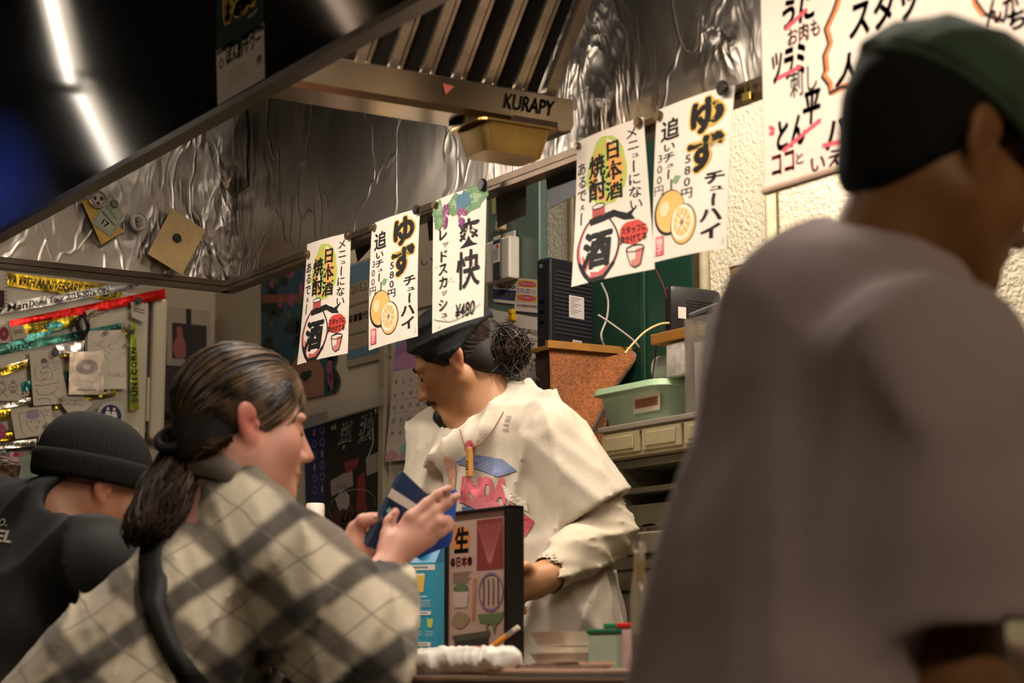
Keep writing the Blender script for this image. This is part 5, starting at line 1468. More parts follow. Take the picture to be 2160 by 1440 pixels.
# under counter refrigerator with worktop
CT = zc0
ctb = empty('cold_table', (1.3, 0.6, 0), 'pale under counter refrigerator with dark oval grips', 'refrigerator')
M_ct = mat('#857b62', rough=0.4, vary=0.04, name='pale_enamel')
cx0, cx1, cyf = KX0 - 0.42, KX0 + 1.5, 0.455
MB().bbox((cx0, cyf, 0.06), (cx1, WY - 0.002, CT - 0.05), 0.004).build('body', M_ct, ctb)
MB().bbox((cx0 - 0.01, cyf - 0.015, CT - 0.05), (cx1 + 0.01, WY - 0.002, CT - 0.004), 0.004).build('worktop', mat('#a49a86', rough=0.3, metal=0.5, vary=0.1, name='worktop_steel'), ctb)
for z in (CT - 0.085, CT - 0.130):
    MB().box((cx0 + 0.02, cyf - 0.002, z), (cx1 - 0.02, cyf + 0.001, z + 0.006)).build('dark_seam', mat('#1b1a1c', rough=0.5, vary=0, name='seam'), ctb)
gx = on(1268, 1240, 1, cyf).x
for z in (on(1268, 1237, 1, cyf).z, on(1268, 1272, 1, cyf).z):
    MB().lathe((gx - 0.02, cyf - 0.001, z), [(0.018, 0), (0.018, 0.003)], 20, (0, -1, 0)).build('oval_grip', mat('#2b2838', rough=0.4, vary=0, name='grip'), ctb)
# crumpled foil tray on the worktop
ft = MB()
f0 = on(1255, 1142, 1, 0.46)
nu, nv = 20, 8
vs = [(f0.x + 0.5 * i / nu, 0.45 + 0.08 * j / nv, CT - 0.001 + 0.008 + 0.016 * abs(mnoise.noise(Vector((i * 0.7, j * 0.9, 2))))) for j in range(nv + 1) for i in range(nu + 1)]
fs = [(j * (nu + 1) + i, j * (nu + 1) + i + 1, (j + 1) * (nu + 1) + i + 1, (j + 1) * (nu + 1) + i) for j in range(nv) for i in range(nu)]
ft.add(vs, fs)
ft.box((f0.x, 0.45, CT - 0.003), (f0.x + 0.5, 0.53, CT + 0.008))
tag(ft.build('foil_tray', mat('#857068', rough=0.22, metal=0.8, vary=0.15, bump=0.6, bscale=60, name='crumpled_foil'), origin=(f0.x + 0.25, 0.5, CT)), 'tray wrapped in crumpled foil on the worktop', 'tray')
tag(MB().bbox((f0.x - 0.0, 0.47, CT + 0.024), (f0.x + 0.07, 0.485, CT + 0.034), 0.003).build('tongs', mat('#b0a89a', rough=0.2, metal=1.0, vary=0.1, name='tong_steel')), 'bright metal tongs resting on the foil tray', 'tongs')
# small dark green box on the floor ledge right of the mat

# ================================================================== people
class Field:
    """Signed distance field on a grid: smooth unions of tapered limbs and ellipsoids, meshed as one surface."""
    def __init__(s, lo, hi, h):
        s.lo, s.h = np.array(lo, np.float32), h
        s.n = np.ceil((np.array(hi) - np.array(lo)) / h).astype(int) + 1
        s.d = np.full(s.n, 1.0, np.float32)
    def _sub(s, lo, hi):
        a = np.maximum(np.floor((np.array(lo) - s.lo) / s.h).astype(int), 0)
        b = np.minimum(np.ceil((np.array(hi) - s.lo) / s.h).astype(int) + 1, s.n)
        if np.any(b <= a): return None
        ax = [s.lo[i] + s.h * np.arange(a[i], b[i], dtype=np.float32) for i in range(3)]
        g = np.stack(np.meshgrid(*ax, indexing='ij'), -1)
        return (slice(a[0], b[0]), slice(a[1], b[1]), slice(a[2], b[2])), g
    def _merge(s, sl, e, k, sub):
        d = s.d[sl]
        if sub:
            e = -e
            hh = np.maximum(k - np.abs(d - e), 0) / max(k, 1e-6)
            s.d[sl] = np.maximum(d, e) + hh * hh * k / 4
        else:
            hh = np.maximum(k - np.abs(d - e), 0) / max(k, 1e-6)
            s.d[sl] = np.minimum(d, e) - hh * hh * k / 4
    def cone(s, a, b, ra, rb, k=0.02, sub=False, flat=None):
        a, b = np.array(a, np.float32), np.array(b, np.float32)
        m = max(ra, rb) + k + 3 * s.h
        q = s._sub(np.minimum(a, b) - m, np.maximum(a, b) + m)
        if q is None: return s
        sl, g = q
        ba = b - a; pa = g - a
        t = np.clip((pa @ ba) / max(float(ba @ ba), 1e-9), 0, 1)
        v = pa - t[..., None] * ba
        if flat is not None:
            ax, f = np.array(flat[0], np.float32), flat[1]
            c = v @ ax
            v = v + (c * (1.0 / f - 1.0))[..., None] * ax
            e = (np.linalg.norm(v, axis=-1) - (ra + (rb - ra) * t))
            e = np.where(e > 0, e * min(1, f), e)
        else:
            e = np.linalg.norm(v, axis=-1) - (ra + (rb - ra) * t)
        s._merge(sl, e.astype(np.float32), k, sub)
        return s
    def chain(s, pts, rs, k=0.02, flat=None):
        for i in range(len(pts) - 1): s.cone(pts[i], pts[i + 1], rs[i], rs[i + 1], k, flat=flat)
        return s
    def ell(s, c, r, R=None, k=0.02, sub=False):
        c = np.array(c, np.float32); r = np.array(r, np.float32)
        R = np.eye(3, dtype=np.float32) if R is None else np.array(R, np.float32)   # columns: axes
        ext = np.sqrt(((R * r) ** 2).sum(1)) + k + 3 * s.h
        q = s._sub(c - ext, c + ext)
        if q is None: return s
        sl, g = q
        l = (g - c) @ R
        k0 = np.linalg.norm(l / r, axis=-1); k1 = np.linalg.norm(l / (r * r), axis=-1)
        e = k0 * (k0 - 1.0) / np.maximum(k1, 1e-6)
        s._merge(sl, e.astype(np.float32), k, sub)
        return s
    def cut(s, p, n, k=0.004):
        """remove everything on the side n points to"""
        q = s._sub(s.lo, s.lo + s.h * s.n)
        sl, g = q
        e = (g - np.array(p, np.float32)) @ np.array(n, np.float32)
        d = s.d[sl]
        hh = np.maximum(k - np.abs(d - e), 0) / max(k, 1e-6)
        s.d[sl] = np.maximum(d, e) + hh * hh * k / 4
        return s
    def join(s, o, k=0.02):
        hh = np.maximum(k - np.abs(s.d - o.d), 0) / max(k, 1e-6)
        s.d = np.minimum(s.d, o.d) - hh * hh * k / 4
        return s
    def warp(s, fn):
        q = s._sub(s.lo, s.lo + s.h * s.n)
        sl, g = q
        near = np.abs(s.d[sl]) < 0.06
        add = np.zeros_like(s.d[sl])
        add[near] = fn(g[near])
        s.d[sl] += add
        return s
    def mesh(s):
        d, h, lo = s.d, s.h, s.lo
        ins = d < 0
        nx, ny, nz = d.shape
        c = np.zeros((nx - 1, ny - 1, nz - 1), np.int8)
        for i in (0, 1):
            for j in (0, 1):
                for k in (0, 1): c += ins[i:nx - 1 + i, j:ny - 1 + j, k:nz - 1 + k]
        I = np.argwhere((c > 0) & (c < 8))
        idx = np.full(c.shape, -1, np.int64); idx[tuple(I.T)] = np.arange(len(I))
        acc = np.zeros((len(I), 3)); cnt = np.zeros(len(I))
        cor = [(i, j, k) for i in (0, 1) for j in (0, 1) for k in (0, 1)]
        for a in range(8):
            for b in range(a + 1, 8):
                A, B = np.array(cor[a]), np.array(cor[b])
                if np.abs(A - B).sum() != 1: continue
                da = d[tuple((I + A).T)]; db = d[tuple((I + B).T)]
                m = (da < 0) != (db < 0)
                t = da[m] / (da[m] - db[m])
                acc[m] += A + t[:, None] * (B - A); cnt[m] += 1
        V = (I + acc / cnt[:, None]) * h + lo
        Fs = []
        for ax in range(3):
            u, w = (ax + 1) % 3, (ax + 2) % 3
            s0 = [slice(None)] * 3; s1 = [slice(None)] * 3
            s0[ax] = slice(0, d.shape[ax] - 1); s1[ax] = slice(1, d.shape[ax])
            cr = ins[tuple(s0)] != ins[tuple(s1)]
            E = np.argwhere(cr)
            E = E[(E[:, u] > 0) & (E[:, w] > 0) & (E[:, u] < d.shape[u] - 1) & (E[:, w] < d.shape[w] - 1)]
            flip = ins[tuple(E.T)]
            def cid(du, dw):
                Q = E.copy(); Q[:, u] += du; Q[:, w] += dw
                return idx[tuple(Q.T)]
            q = np.stack([cid(-1, -1), cid(0, -1), cid(0, 0), cid(-1, 0)], 1)
            q[~flip] = q[~flip][:, ::-1]
            Fs.append(q)
        Fq = np.concatenate(Fs)
        Fq = Fq[(Fq >= 0).all(1)]
        return V, Fq

def field_obj(fld, name, m, parent, smooth_it=2, attr=None):
    V, Q = fld.mesh()
    # a few passes of Laplacian smoothing take out the grid steps
    for _ in range(smooth_it):
        A = np.zeros_like(V); n = np.zeros(len(V))
        for a, b in ((0, 1), (1, 2), (2, 3), (3, 0)):
            np.add.at(A, Q[:, a], V[Q[:, b]]); np.add.at(A, Q[:, b], V[Q[:, a]])
            np.add.at(n, Q[:, a], 1); np.add.at(n, Q[:, b], 1)
        V = V * 0.5 + 0.5 * A / np.maximum(n, 1)[:, None]
    base = np.array(parent_loc(parent)) if parent is not None else V.mean(0)
    me = bpy.data.meshes.new(name)
    me.vertices.add(len(V)); me.vertices.foreach_set('co', (V - base).astype(np.float32).ravel())
    me.loops.add(len(Q) * 4); me.loops.foreach_set('vertex_index', Q.astype(np.int32).ravel())
    me.polygons.add(len(Q)); me.polygons.foreach_set('loop_start', np.arange(0, len(Q) * 4, 4, dtype=np.int32))
    me.polygons.foreach_set('loop_total', np.full(len(Q), 4, np.int32))
    me.update(calc_edges=True); me.validate()
    me.polygons.foreach_set('use_smooth', [True] * len(me.polygons))
    me.materials.append(m)
    if attr is not None:
        ca = me.color_attributes.new('tint', 'FLOAT_COLOR', 'POINT')
        ca.data.foreach_set('color', attr(V).astype(np.float32).ravel())
    o = bpy.data.objects.new(name, me)
    COL.objects.link(o)
    o.parent = parent
    o['_'] = 0; del o['_']
    return o, V, Q

class Frame:
    def __init__(s, o, f, pitch=0.0, roll=0.0, k=1.0):
        """head frame: f horizontal facing, pitch > 0 looks down, roll > 0 leans to the person's right"""
        f = Vector((f[0], f[1], 0)).normalized(); u = Vector((0, 0, 1)); sd = f.cross(u)
        cp, sp = math.cos(pitch), math.sin(pitch)
        f2 = f * cp - u * sp; u2 = u * cp + f * sp
        cr, sr = math.cos(roll), math.sin(roll)
        s.u = u2 * cr + sd * sr; s.s = sd * cr - u2 * sr; s.f = f2
        s.o, s.k = Vector(o), k
        s.R = np.array([[s.s[i], s.f[i], s.u[i]] for i in range(3)])
    def p(s, x, y, z): return s.o + (s.s * x + s.f * y + s.u * z) * s.k
    def local(s, V): return ((V - np.array(s.o)) @ s.R) / s.k

def head_shape(F, fr, ears=(1, -1), nose=1.0, jaw=1.0, cheek=1.0, ear=1.0):
    k = fr.k
    def E(c, r, kk=0.02, sub=False, R=None): F.ell(fr.p(*c), [x * k for x in r], fr.R if R is None else R, kk, sub)
    def Cn(a, b, ra, rb, kk=0.015, sub=False): F.cone(fr.p(*a), fr.p(*b), ra * k, rb * k, kk, sub)
    E((0, -0.012, 0.036), (0.074, 0.097, 0.086))
    E((0, 0.030, -0.026), (0.060, 0.066, 0.082), 0.03)
    for sx in (1, -1):
        Cn((sx * 0.050, 0.000, -0.045), (sx * 0.012, 0.070, -0.094), 0.024 * jaw, 0.018, 0.03)
        E((sx * 0.040, 0.058, -0.028), (0.026 * cheek, 0.028, 0.030 * cheek), 0.02)
        E((sx * 0.033, 0.079, 0.022), (0.024, 0.014, 0.009), 0.015)
    E((0, 0.078, -0.100), (0.022, 0.018, 0.017), 0.02)
    for sx in (1, -1):
        E((sx * 0.033, 0.096, 0.004), (0.018, 0.014, 0.012), 0.012, True)
        E((sx * 0.032, 0.078, 0.003), (0.0155, 0.0135, 0.0125), 0.004)
    Cn((0, 0.086, 0.012), (0, 0.108 + 0.006 * nose, -0.033), 0.0085, 0.0105 * nose, 0.012)
    for sx in (1, -1): E((sx * 0.011, 0.099, -0.038), (0.0085, 0.011, 0.008), 0.008)
    E((0, 0.088, -0.056), (0.020, 0.010, 0.010), 0.012)
    E((0, 0.0945, -0.0625), (0.022, 0.0085, 0.0058), 0.005)
    E((0, 0.0925, -0.0745), (0.019, 0.0085, 0.0068), 0.005)
    E((0, 0.1035, -0.0685), (0.022, 0.008, 0.0012), 0.003, True)
    for sx in ears:
        a = math.radians(18)
        Rl = fr.R @ np.array([[math.cos(sx * 0.32), -math.sin(sx * 0.32), 0], [math.sin(sx * 0.32), math.cos(sx * 0.32), 0], [0, 0, 1]]) @ np.array([[1, 0, 0], [0, math.cos(a), -math.sin(a)], [0, math.sin(a), math.cos(a)]])
        E((sx * 0.080, -0.014, 0.000), (0.0075 * ear, 0.019 * ear, 0.031 * ear), 0.006, False, Rl)
        E((sx * 0.088, -0.008, 0.003), (0.0075, 0.0115 * ear, 0.020 * ear), 0.005, True, Rl)
        E((sx * 0.083, -0.016, 0.014 * ear), (0.0055, 0.016 * ear, 0.016 * ear), 0.006)
        E((sx * 0.078, -0.004, -0.026 * ear), (0.007, 0.010, 0.011), 0.006)
        E((sx * 0.081, 0.002, -0.004), (0.005, 0.005, 0.008), 0.005)

def skin_material(color, redness=1.0):
    m, nt, N, L, b = node_mat('skin')
    at_ = N.new('ShaderNodeVertexColor'); at_.layer_name = 'tint'
    n = N.new('ShaderNodeTexNoise'); n.inputs['Scale'].default_value = 55; n.inputs['Detail'].default_value = 5
    tc = N.new('ShaderNodeTexCoord'); L.new(tc.outputs['Object'], n.inputs['Vector'])
    r = N.new('ShaderNodeValToRGB'); r.color_ramp.elements[0].color = (0.9, 0.88, 0.86, 1); r.color_ramp.elements[1].color = (1.08, 1.06, 1.05, 1)
    L.new(n.outputs['Fac'], r.inputs['Fac'])
    mx = N.new('ShaderNodeMixRGB'); mx.blend_type = 'MULTIPLY'; mx.inputs['Fac'].default_value = 1
    L.new(at_.outputs['Color'], mx.inputs['Color1']); L.new(r.outputs['Color'], mx.inputs['Color2'])
    L.new(mx.outputs['Color'], b.inputs['Base Color'])
    b.inputs['Roughness'].default_value = 0.5
    b.inputs['Subsurface Weight'].default_value = 0.15
    b.inputs['Subsurface Radius'].default_value = (0.012, 0.005, 0.003)
    b.inputs['Subsurface Scale'].default_value = 0.5
    bp = N.new('ShaderNodeBump'); bp.inputs['Strength'].default_value = 0.12; bp.inputs['Distance'].default_value = 0.002
    n2 = N.new('ShaderNodeTexNoise'); n2.inputs['Scale'].default_value = 420
    L.new(tc.outputs['Object'], n2.inputs['Vector']); L.new(n2.outputs['Fac'], bp.inputs['Height']); L.new(bp.outputs['Normal'], b.inputs['Normal'])
    return m
def tint_fn(fr, base, lips, ear, hands=()):
    base, lips, ear = np.array(lin(base)), np.array(lin(lips)), np.array(lin(ear))
    def fn(V):
        c = np.tile(base, (len(V), 1))
        l = fr.local(V)
        def g(cen, r): return np.exp(-(((l - np.array(cen)) / np.array(r)) ** 2).sum(1))
        w = np.clip(1.5 * g((0, 0.098, -0.068), (0.02, 0.014, 0.0105)), 0, 0.85)[:, None]
        c = c * (1 - w) + lips * w
        for sx in (1, -1):
            w = np.clip(1.2 * g((sx * 0.085, -0.012, 0.0), (0.014, 0.022, 0.034)), 0, 0.8)[:, None]
            c = c * (1 - w) + ear * w
            w = 0.45 * g((sx * 0.05, 0.07, -0.028), (0.03, 0.03, 0.025))[:, None]
            c = c * (1 - w) + ear * w
        w = 0.35 * g((0, 0.115, -0.03), (0.014, 0.014, 0.014))[:, None]
        c = c * (1 - w) + ear * w
        return np.concatenate([c, np.ones((len(V), 1))], 1)
    return fn

_rs = np.random.RandomState(7)
def folds(seed, amp, freq, axis=None, stretch=3.0):
    """cloth creases: ridged sine sums, elongated along an axis"""
    rs = np.random.RandomState(seed)
    dirs = rs.normal(size=(6, 3)); dirs /= np.linalg.norm(dirs, axis=1)[:, None]
    if axis is not None:
        ax = np.array(axis, float); ax /= np.linalg.norm(ax)
        dirs = dirs - (dirs @ ax)[:, None] * ax * (1 - 1 / stretch)
    ph = rs.uniform(0, 6.28, 6); fq = freq * rs.uniform(0.6, 1.6, 6)
    def fn(P):
        wob = 0.35 * np.sin(P @ np.array([9.0, 7.0, 5.0]) + seed)
        t = 0
        for i in range(4):
            m_ = 0.5 + 0.5 * np.sin(P @ dirs[(i + 2) % 6] * 7.0 + ph[i])          # creases come and go
            t = t + m_ * (1 - np.abs(np.sin((P @ dirs[i]) * fq[i] + ph[i] + wob))) ** 2.5
        return (-amp * 1.35 * (t - 0.4)).astype(np.float32)
    return fn

# ---- strands
def strand_mesh(mb, pts, r0, r1, seg=5):
    n = len(pts)
    mb.tube(pts, [r0 + (r1 - r0) * i / (n - 1) for i in range(n)], seg, caps=False)
def hair_material(dark, light, rough=0.38):
    m, nt, N, L, b = node_mat('hair')
    tc = N.new('ShaderNodeTexCoord')
    n = N.new('ShaderNodeTexNoise'); n.inputs['Scale'].default_value = 26; n.inputs['Detail'].default_value = 3
    L.new(tc.outputs['Object'], n.inputs['Vector'])
    r = N.new('ShaderNodeValToRGB'); r.color_ramp.elements[0].color = (*lin(dark), 1); r.color_ramp.elements[1].color = (*lin(light), 1)
    r.color_ramp.elements[0].position, r.color_ramp.elements[1].position = 0.35, 0.7
    L.new(n.outputs['Fac'], r.inputs['Fac']); L.new(r.outputs['Color'], b.inputs['Base Color'])
    b.inputs['Roughness'].default_value = rough
    b.inputs['Specular IOR Level'].default_value = 0.35
    return m
def cap_point(fr, c, r, d, lift=1.0):
    """point on the ellipsoid centred c radii r (head units) in direction d"""
    d = Vector(d).normalized()
    t = 1.0 / math.sqrt((d.x / r[0]) ** 2 + (d.y / r[1]) ** 2 + (d.z / r[2]) ** 2)
    return fr.p(c[0] + d.x * t * lift, c[1] + d.y * t * lift, c[2] + d.z * t * lift)
def slerp(a, b, t):
    a, b = Vector(a).normalized(), Vector(b).normalized()
    w = a.angle(b)
    if w < 1e-4: return a
    return (a * math.sin((1 - t) * w) + b * math.sin(t * w)) / math.sin(w)

# ---- fingers
def finger(F, pts, r0=0.0088, r1=0.0068, k=0.006):
    n = len(pts)
    for i in range(n - 1):
        F.cone(pts[i], pts[i + 1], r0 + (r1 - r0) * i / (n - 1), r0 + (r1 - r0) * (i + 1) / (n - 1), k)

def decal(art_parts_parent, V, Q, origin, ux, vy, w, h, direction, draw, step=0.0012, sub=2):
    """print laid onto a garment: flat art at origin, each point pushed along direction onto the cloth"""
    bvh = BVHTree.FromPolygons([Vector(v) for v in V], [list(map(int, q)) for q in Q])
    ux, vy, direction = Vector(ux).normalized(), Vector(vy).normalized(), Vector(direction).normalized()
    origin = Vector(origin)
    def fn(u, v, l):
        p = origin + ux * (u * w) + vy * (v * h)
        hit = bvh.ray_cast(p - direction * 0.4, direction, 1.0)
        q = hit[0] if hit[0] is not None else p
        return q - direction * (0.0022 + l * 2)
    A = Art(art_parts_parent, fn, w, h)
    raw0 = A.raw
    def raw(name, color, uv, faces, **mk):
        # refine so that the print follows the folds
        bm = bmesh.new()
        vs = [bm.verts.new((u * w, v * h, 0)) for u, v in uv]
        for f in faces:
            try: bm.faces.new([vs[i] for i in f])
            except ValueError: pass
        bmesh.ops.triangulate(bm, faces=bm.faces[:])
        for _ in range(sub):
            lng = [e for e in bm.edges if e.calc_length() > 0.012]
            if not lng: break
            bmesh.ops.subdivide_edges(bm, edges=lng, cuts=1)
            bmesh.ops.triangulate(bm, faces=[f for f in bm.faces if len(f.verts) > 3])
        bm.verts.index_update()
        uv2 = [(v.co.x / w, v.co.y / h) for v in bm.verts]
        fs2 = [[v.index for v in f.verts] for f in bm.faces]
        bm.free()
        raw0(name, color, uv2, fs2, **mk)
    A.raw = raw
    draw(A)
    A.build()

def stool(loc, h, label, group='counter stools'):
    x, y = loc
    o = empty('bar_stool', (x, y, 0), label, 'stool', group)
    MB().lathe((x, y, h - 0.06), [(0.15, 0), (0.165, 0.015), (0.165, 0.045), (0.14, 0.06)], 24).build('seat', mat('#2a1d18', rough=0.5, name='dark_vinyl'), o, smooth=True)
    MB().tube([(x, y, 0.02), (x, y, h - 0.06)], 0.025, 12).build('post', M_darksteel, o, smooth=True)
    MB().lathe((x, y, 0), [(0.19, 0), (0.19, 0.012), (0.04, 0.03)], 24).build('base', M_darksteel, o, smooth=True)
def lower_body(parent, pelvis, f, color, seat, name='trousers', standing=False):
    """trousers and shoes of a seated (or standing) person, facing f"""
    f = Vector((f[0], f[1], 0)).normalized(); sd = f.cross(Vector((0, 0, 1)))
    p = Vector(pelvis)
    F = Field((p.x - 0.75, p.y - 0.75, 0.0), (p.x + 0.75, p.y + 0.75, p.z + 0.25), 0.014)
    shoes = []
    F.ell(p, (0.17, 0.13, 0.13), np.array([[sd[i], f[i], (0, 0, 1)[i]] for i in range(3)]), 0.05)
    for s_ in (1, -1):
        hip = p + sd * (0.09 * s_)
        if standing:
            knee = Vector((hip.x, hip.y, p.z * 0.54)) + f * 0.03
            ank = Vector((hip.x, hip.y, 0.09))
        else:
            knee = hip + f * 0.42 + sd * 0.03 * s_ + Vector((0, 0, 0.01))
            ank = knee + Vector((0, 0, 0.12 - knee.z)) - f * 0.10
        F.chain([hip, knee, ank], [0.088, 0.066, 0.048], 0.04)
        shoes.append(ank)
    field_obj(F, name, mat(color, rough=0.85, vary=0.1, name='trouser_cloth'), parent, 2)
    for a in shoes:
        G = Field((a.x - 0.3, a.y - 0.3, 0.0), (a.x + 0.3, a.y + 0.3, 0.2), 0.012)
        G.cone(Vector((a.x, a.y, 0.055)) - f * 0.03, Vector((a.x, a.y, 0.045)) + f * 0.16, 0.045, 0.034, 0.02)
        G.cone((a.x, a.y, 0.05), a, 0.042, 0.042, 0.02)
        field_obj(G, 'shoe', mat('#1d1a18', rough=0.5, name='shoe_leather'), parent, 2)

# ------------------------------------------------------------------ woman in the plaid overshirt
def build_woman():
    fr = Frame(at(512, 900, 3.27), (0.17, 1.0), math.radians(6), 0.0, 1.0)
    W = empty('person', (1.58, -0.95, 0.0), 'person in a grey and cream plaid overshirt holding a blue wallet', 'person', 'people at the counter')
    nb = at(486, 1012, 3.25)                       # neck base
    rs, ls = at(628, 1196, 3.10), at(432, 1150, 3.44)
    pel = Vector((1.57, -0.97, 0.69))
    re, rw = at(752, 1392, 3.07), at(806, 1222, 3.30)
    le, lw = at(640, 1400, 3.50), at(722, 1215, 3.42)
    chest = (rs + ls) / 2 * 0.75 + pel * 0.25
    F = Field((1.15, -1.25, 0.6), (2.15, -0.25, 1.42), 0.004)
    head_shape(F, fr, nose=0.92, cheek=1.2, jaw=1.15)
    F.cone(fr.p(0, -0.022, -0.045), nb, 0.053, 0.056, 0.03)
    F.cone(nb, chest, 0.07, 0.11, 0.05); F.cone(chest, pel, 0.11, 0.12, 0.05)
    F.cone(nb - Vector((0, 0, 0.05)), rs, 0.045, 0.045, 0.04); F.cone(nb - Vector((0, 0, 0.05)), ls, 0.045, 0.045, 0.04)
    F.chain([rs, re, rw], [0.048, 0.040, 0.029], 0.02); F.chain([ls, le, lw], [0.048, 0.040, 0.029], 0.02)
    # right hand: back of the hand towards us, fingers up and to the right around the wallet
    def a(px, py, d): return at(px, py, d)
    D = 3.335
    F.cone(rw, a(838, 1150, 3.33), 0.029, 0.024, 0.02)
    for q in ((866, 1092), (886, 1104), (900, 1122), (905, 1138)):
        F.cone(a(832, 1165, D), a(*q, D + 0.006), 0.021, 0.0125, 0.014)
    finger(F, [a(866, 1090, D), a(900, 1062, D + 0.012), a(926, 1042, D + 0.014), a(946, 1030, D + 0.014)], 0.0100, 0.0070)
    finger(F, [a(886, 1104, D + 0.002), a(922, 1078, D + 0.008), a(946, 1060, D + 0.010), a(964, 1046, D + 0.010)], 0.0102, 0.0072)
    finger(F, [a(900, 1122, D + 0.002), a(930, 1100, D - 0.002), a(944, 1098, D + 0.02), a(950, 1112, D + 0.04)], 0.0098, 0.0075)
    finger(F, [a(905, 1138, D + 0.004), a(930, 1122, D), a(946, 1112, D + 0.012), a(954, 1106, D + 0.03)], 0.0090, 0.0068)
    F.cone(a(826, 1170, D), a(818, 1128, D + 0.012), 0.020, 0.013, 0.012)
    finger(F, [a(818, 1128, D + 0.012), a(822, 1100, D + 0.020), a(834, 1080, D + 0.026)], 0.0115, 0.0082)
    # left hand: thumb on the wallet, fingers behind it
    E_ = 3.385
    F.cone(lw, a(744, 1160, E_), 0.028, 0.024, 0.02)
    F.cone(a(744, 1165, E_), a(752, 1118, E_), 0.024, 0.017, 0.016)
    F.cone(a(748, 1170, E_ + 0.01), a(776, 1130, E_ + 0.045), 0.024, 0.016, 0.016)
    finger(F, [a(752, 1118, E_), a(766, 1098, E_ - 0.012), a(784, 1094, E_ - 0.012), a(797, 1091, E_ - 0.008)], 0.0125, 0.0088)
    for j, (y0, y1) in enumerate(((1098, 1080), (1118, 1104), (1138, 1128), (1156, 1152))):
        finger(F, [a(768, y0 + 10, E_ + 0.035), a(800, y0, E_ + 0.055), a(826, y1, E_ + 0.055), a(842, y1 - 2, E_ + 0.05)], 0.0098, 0.0075)
    skin = skin_material('#c08a74')
    body, V, Q = field_obj(F, 'body', skin, W, 1, tint_fn(fr, '#cb9683', '#a8605a', '#c4685c'))
    # nails
    for p0, p1 in (((938, 1034), (946, 1029)), ((957, 1050), (965, 1045)), ((826, 1086), (833, 1080)), ((789, 1090), (797, 1088))):
        d_ = D + 0.004 if p0[0] > 800 and p0[0] != 789 else E_ - 0.018
        MB().tube([at(*p0, d_), at(*p1, d_)], [0.0045, 0.0038], 8).build('nail', mat('#dba79a', rough=0.3, vary=0, name='nail'), body)
    # eye details
    for sx in (1, -1):
        pts = [fr.p(sx * 0.020, 0.0905, -0.0015), fr.p(sx * 0.031, 0.0925, -0.004), fr.p(sx * 0.044, 0.086, -0.002)]
        MB().tube(pts, 0.0011, 5).build('eyelashes', mat('#2b1c17', vary=0, name='lash'), body)
        pts = [fr.p(sx * 0.014, 0.096, 0.022), fr.p(sx * 0.032, 0.094, 0.028), fr.p(sx * 0.05, 0.080, 0.024)]
        MB().tube(pts, [0.0016, 0.0022, 0.001], 5).build('eyebrow', mat('#4a3628', vary=0.1, name='brow'), body)
    # hair drawn back into a ponytail
    HC, HR = (0, -0.012, 0.036), (0.084, 0.108, 0.098)
    H = Field(np.array(fr.o) - 0.2, np.array(fr.o) + 0.2, 0.005)
    H.ell(fr.p(*HC), HR, fr.R, 0.01)
    H.ell(fr.p(0, -0.055, -0.040), (0.068, 0.056, 0.066), fr.R, 0.03)
    H.cut(fr.p(0, 0.062, 0.030), fr.f * 0.93 - fr.u * 0.36)
    H.cut(fr.p(0, 0.0, -0.012), (fr.f * 0.55 - fr.u * 0.83).normalized())
    tie = at(398, 945, 3.30)
    hm = hair_material('#15100d', '#2c2018', 0.6)
    hair, _, _ = field_obj(H, 'hair', hm, W, 2)
    rnd = random.Random(5)
    tl = np.array(fr.local(np.array([tie])))[0]
    end = Vector((0.0, -0.104, -0.035)) - Vector(HC)
    mb = MB()
    for i in range(1100):
        th = rnd.uniform(-1.5, 1.5)
        q = abs(th) / 1.5
        st = Vector((math.sin(th) * 0.95, 1.0 - 0.80 * q ** 2 + rnd.uniform(-0.14, 0.03), math.cos(th) * 0.62 + 0.10 - 0.45 * q ** 3))
        e2 = end + Vector((rnd.uniform(-.012, .012), 0, rnd.uniform(-.012, .012)))
        t0 = rnd.uniform(0, 0.12) if i % 2 else rnd.uniform(0, 0.5)
        pts = [cap_point(fr, HC, HR, slerp(st, e2, t0 + (1 - t0) * k / 9), 1.0 + rnd.uniform(0.004, 0.03)) for k in range(10)]
        strand_mesh(mb, pts, 0.0019, 0.0014, 4)
    for i in range(360):
        th = rnd.uniform(-1.1, 1.1)
        st = Vector((math.sin(th) * 0.9, -0.55 * math.cos(th) + 0.05, -0.55 - 0.25 * math.cos(th) + rnd.uniform(-.08, .1)))
        e2 = end + Vector((rnd.uniform(-.014, .014), 0, rnd.uniform(-.014, .014)))
        lf = 1.12 + 0.26 * math.cos(th)
        strand_mesh(mb, [cap_point(fr, HC, HR, slerp(st, e2, k / 7), lf + (1.02 - lf) * k / 7 + rnd.uniform(0.0, 0.02)) for k in range(8)], 0.0018, 0.0014, 4)
    mb.build('combed_strands', hair_material('#1b130e', '#6d543a', 0.42), hair, smooth=True)['kind'] = 'stuff'
    pony = MB()
    path = [fr.p(0, -0.10, -0.035), at(390, 962, 3.25), at(362, 1020, 3.20), at(334, 1080, 3.17), at(312, 1120, 3.15), at(298, 1152, 3.15)]
    rad = [0.020, 0.036, 0.045, 0.045, 0.036, 0.016]
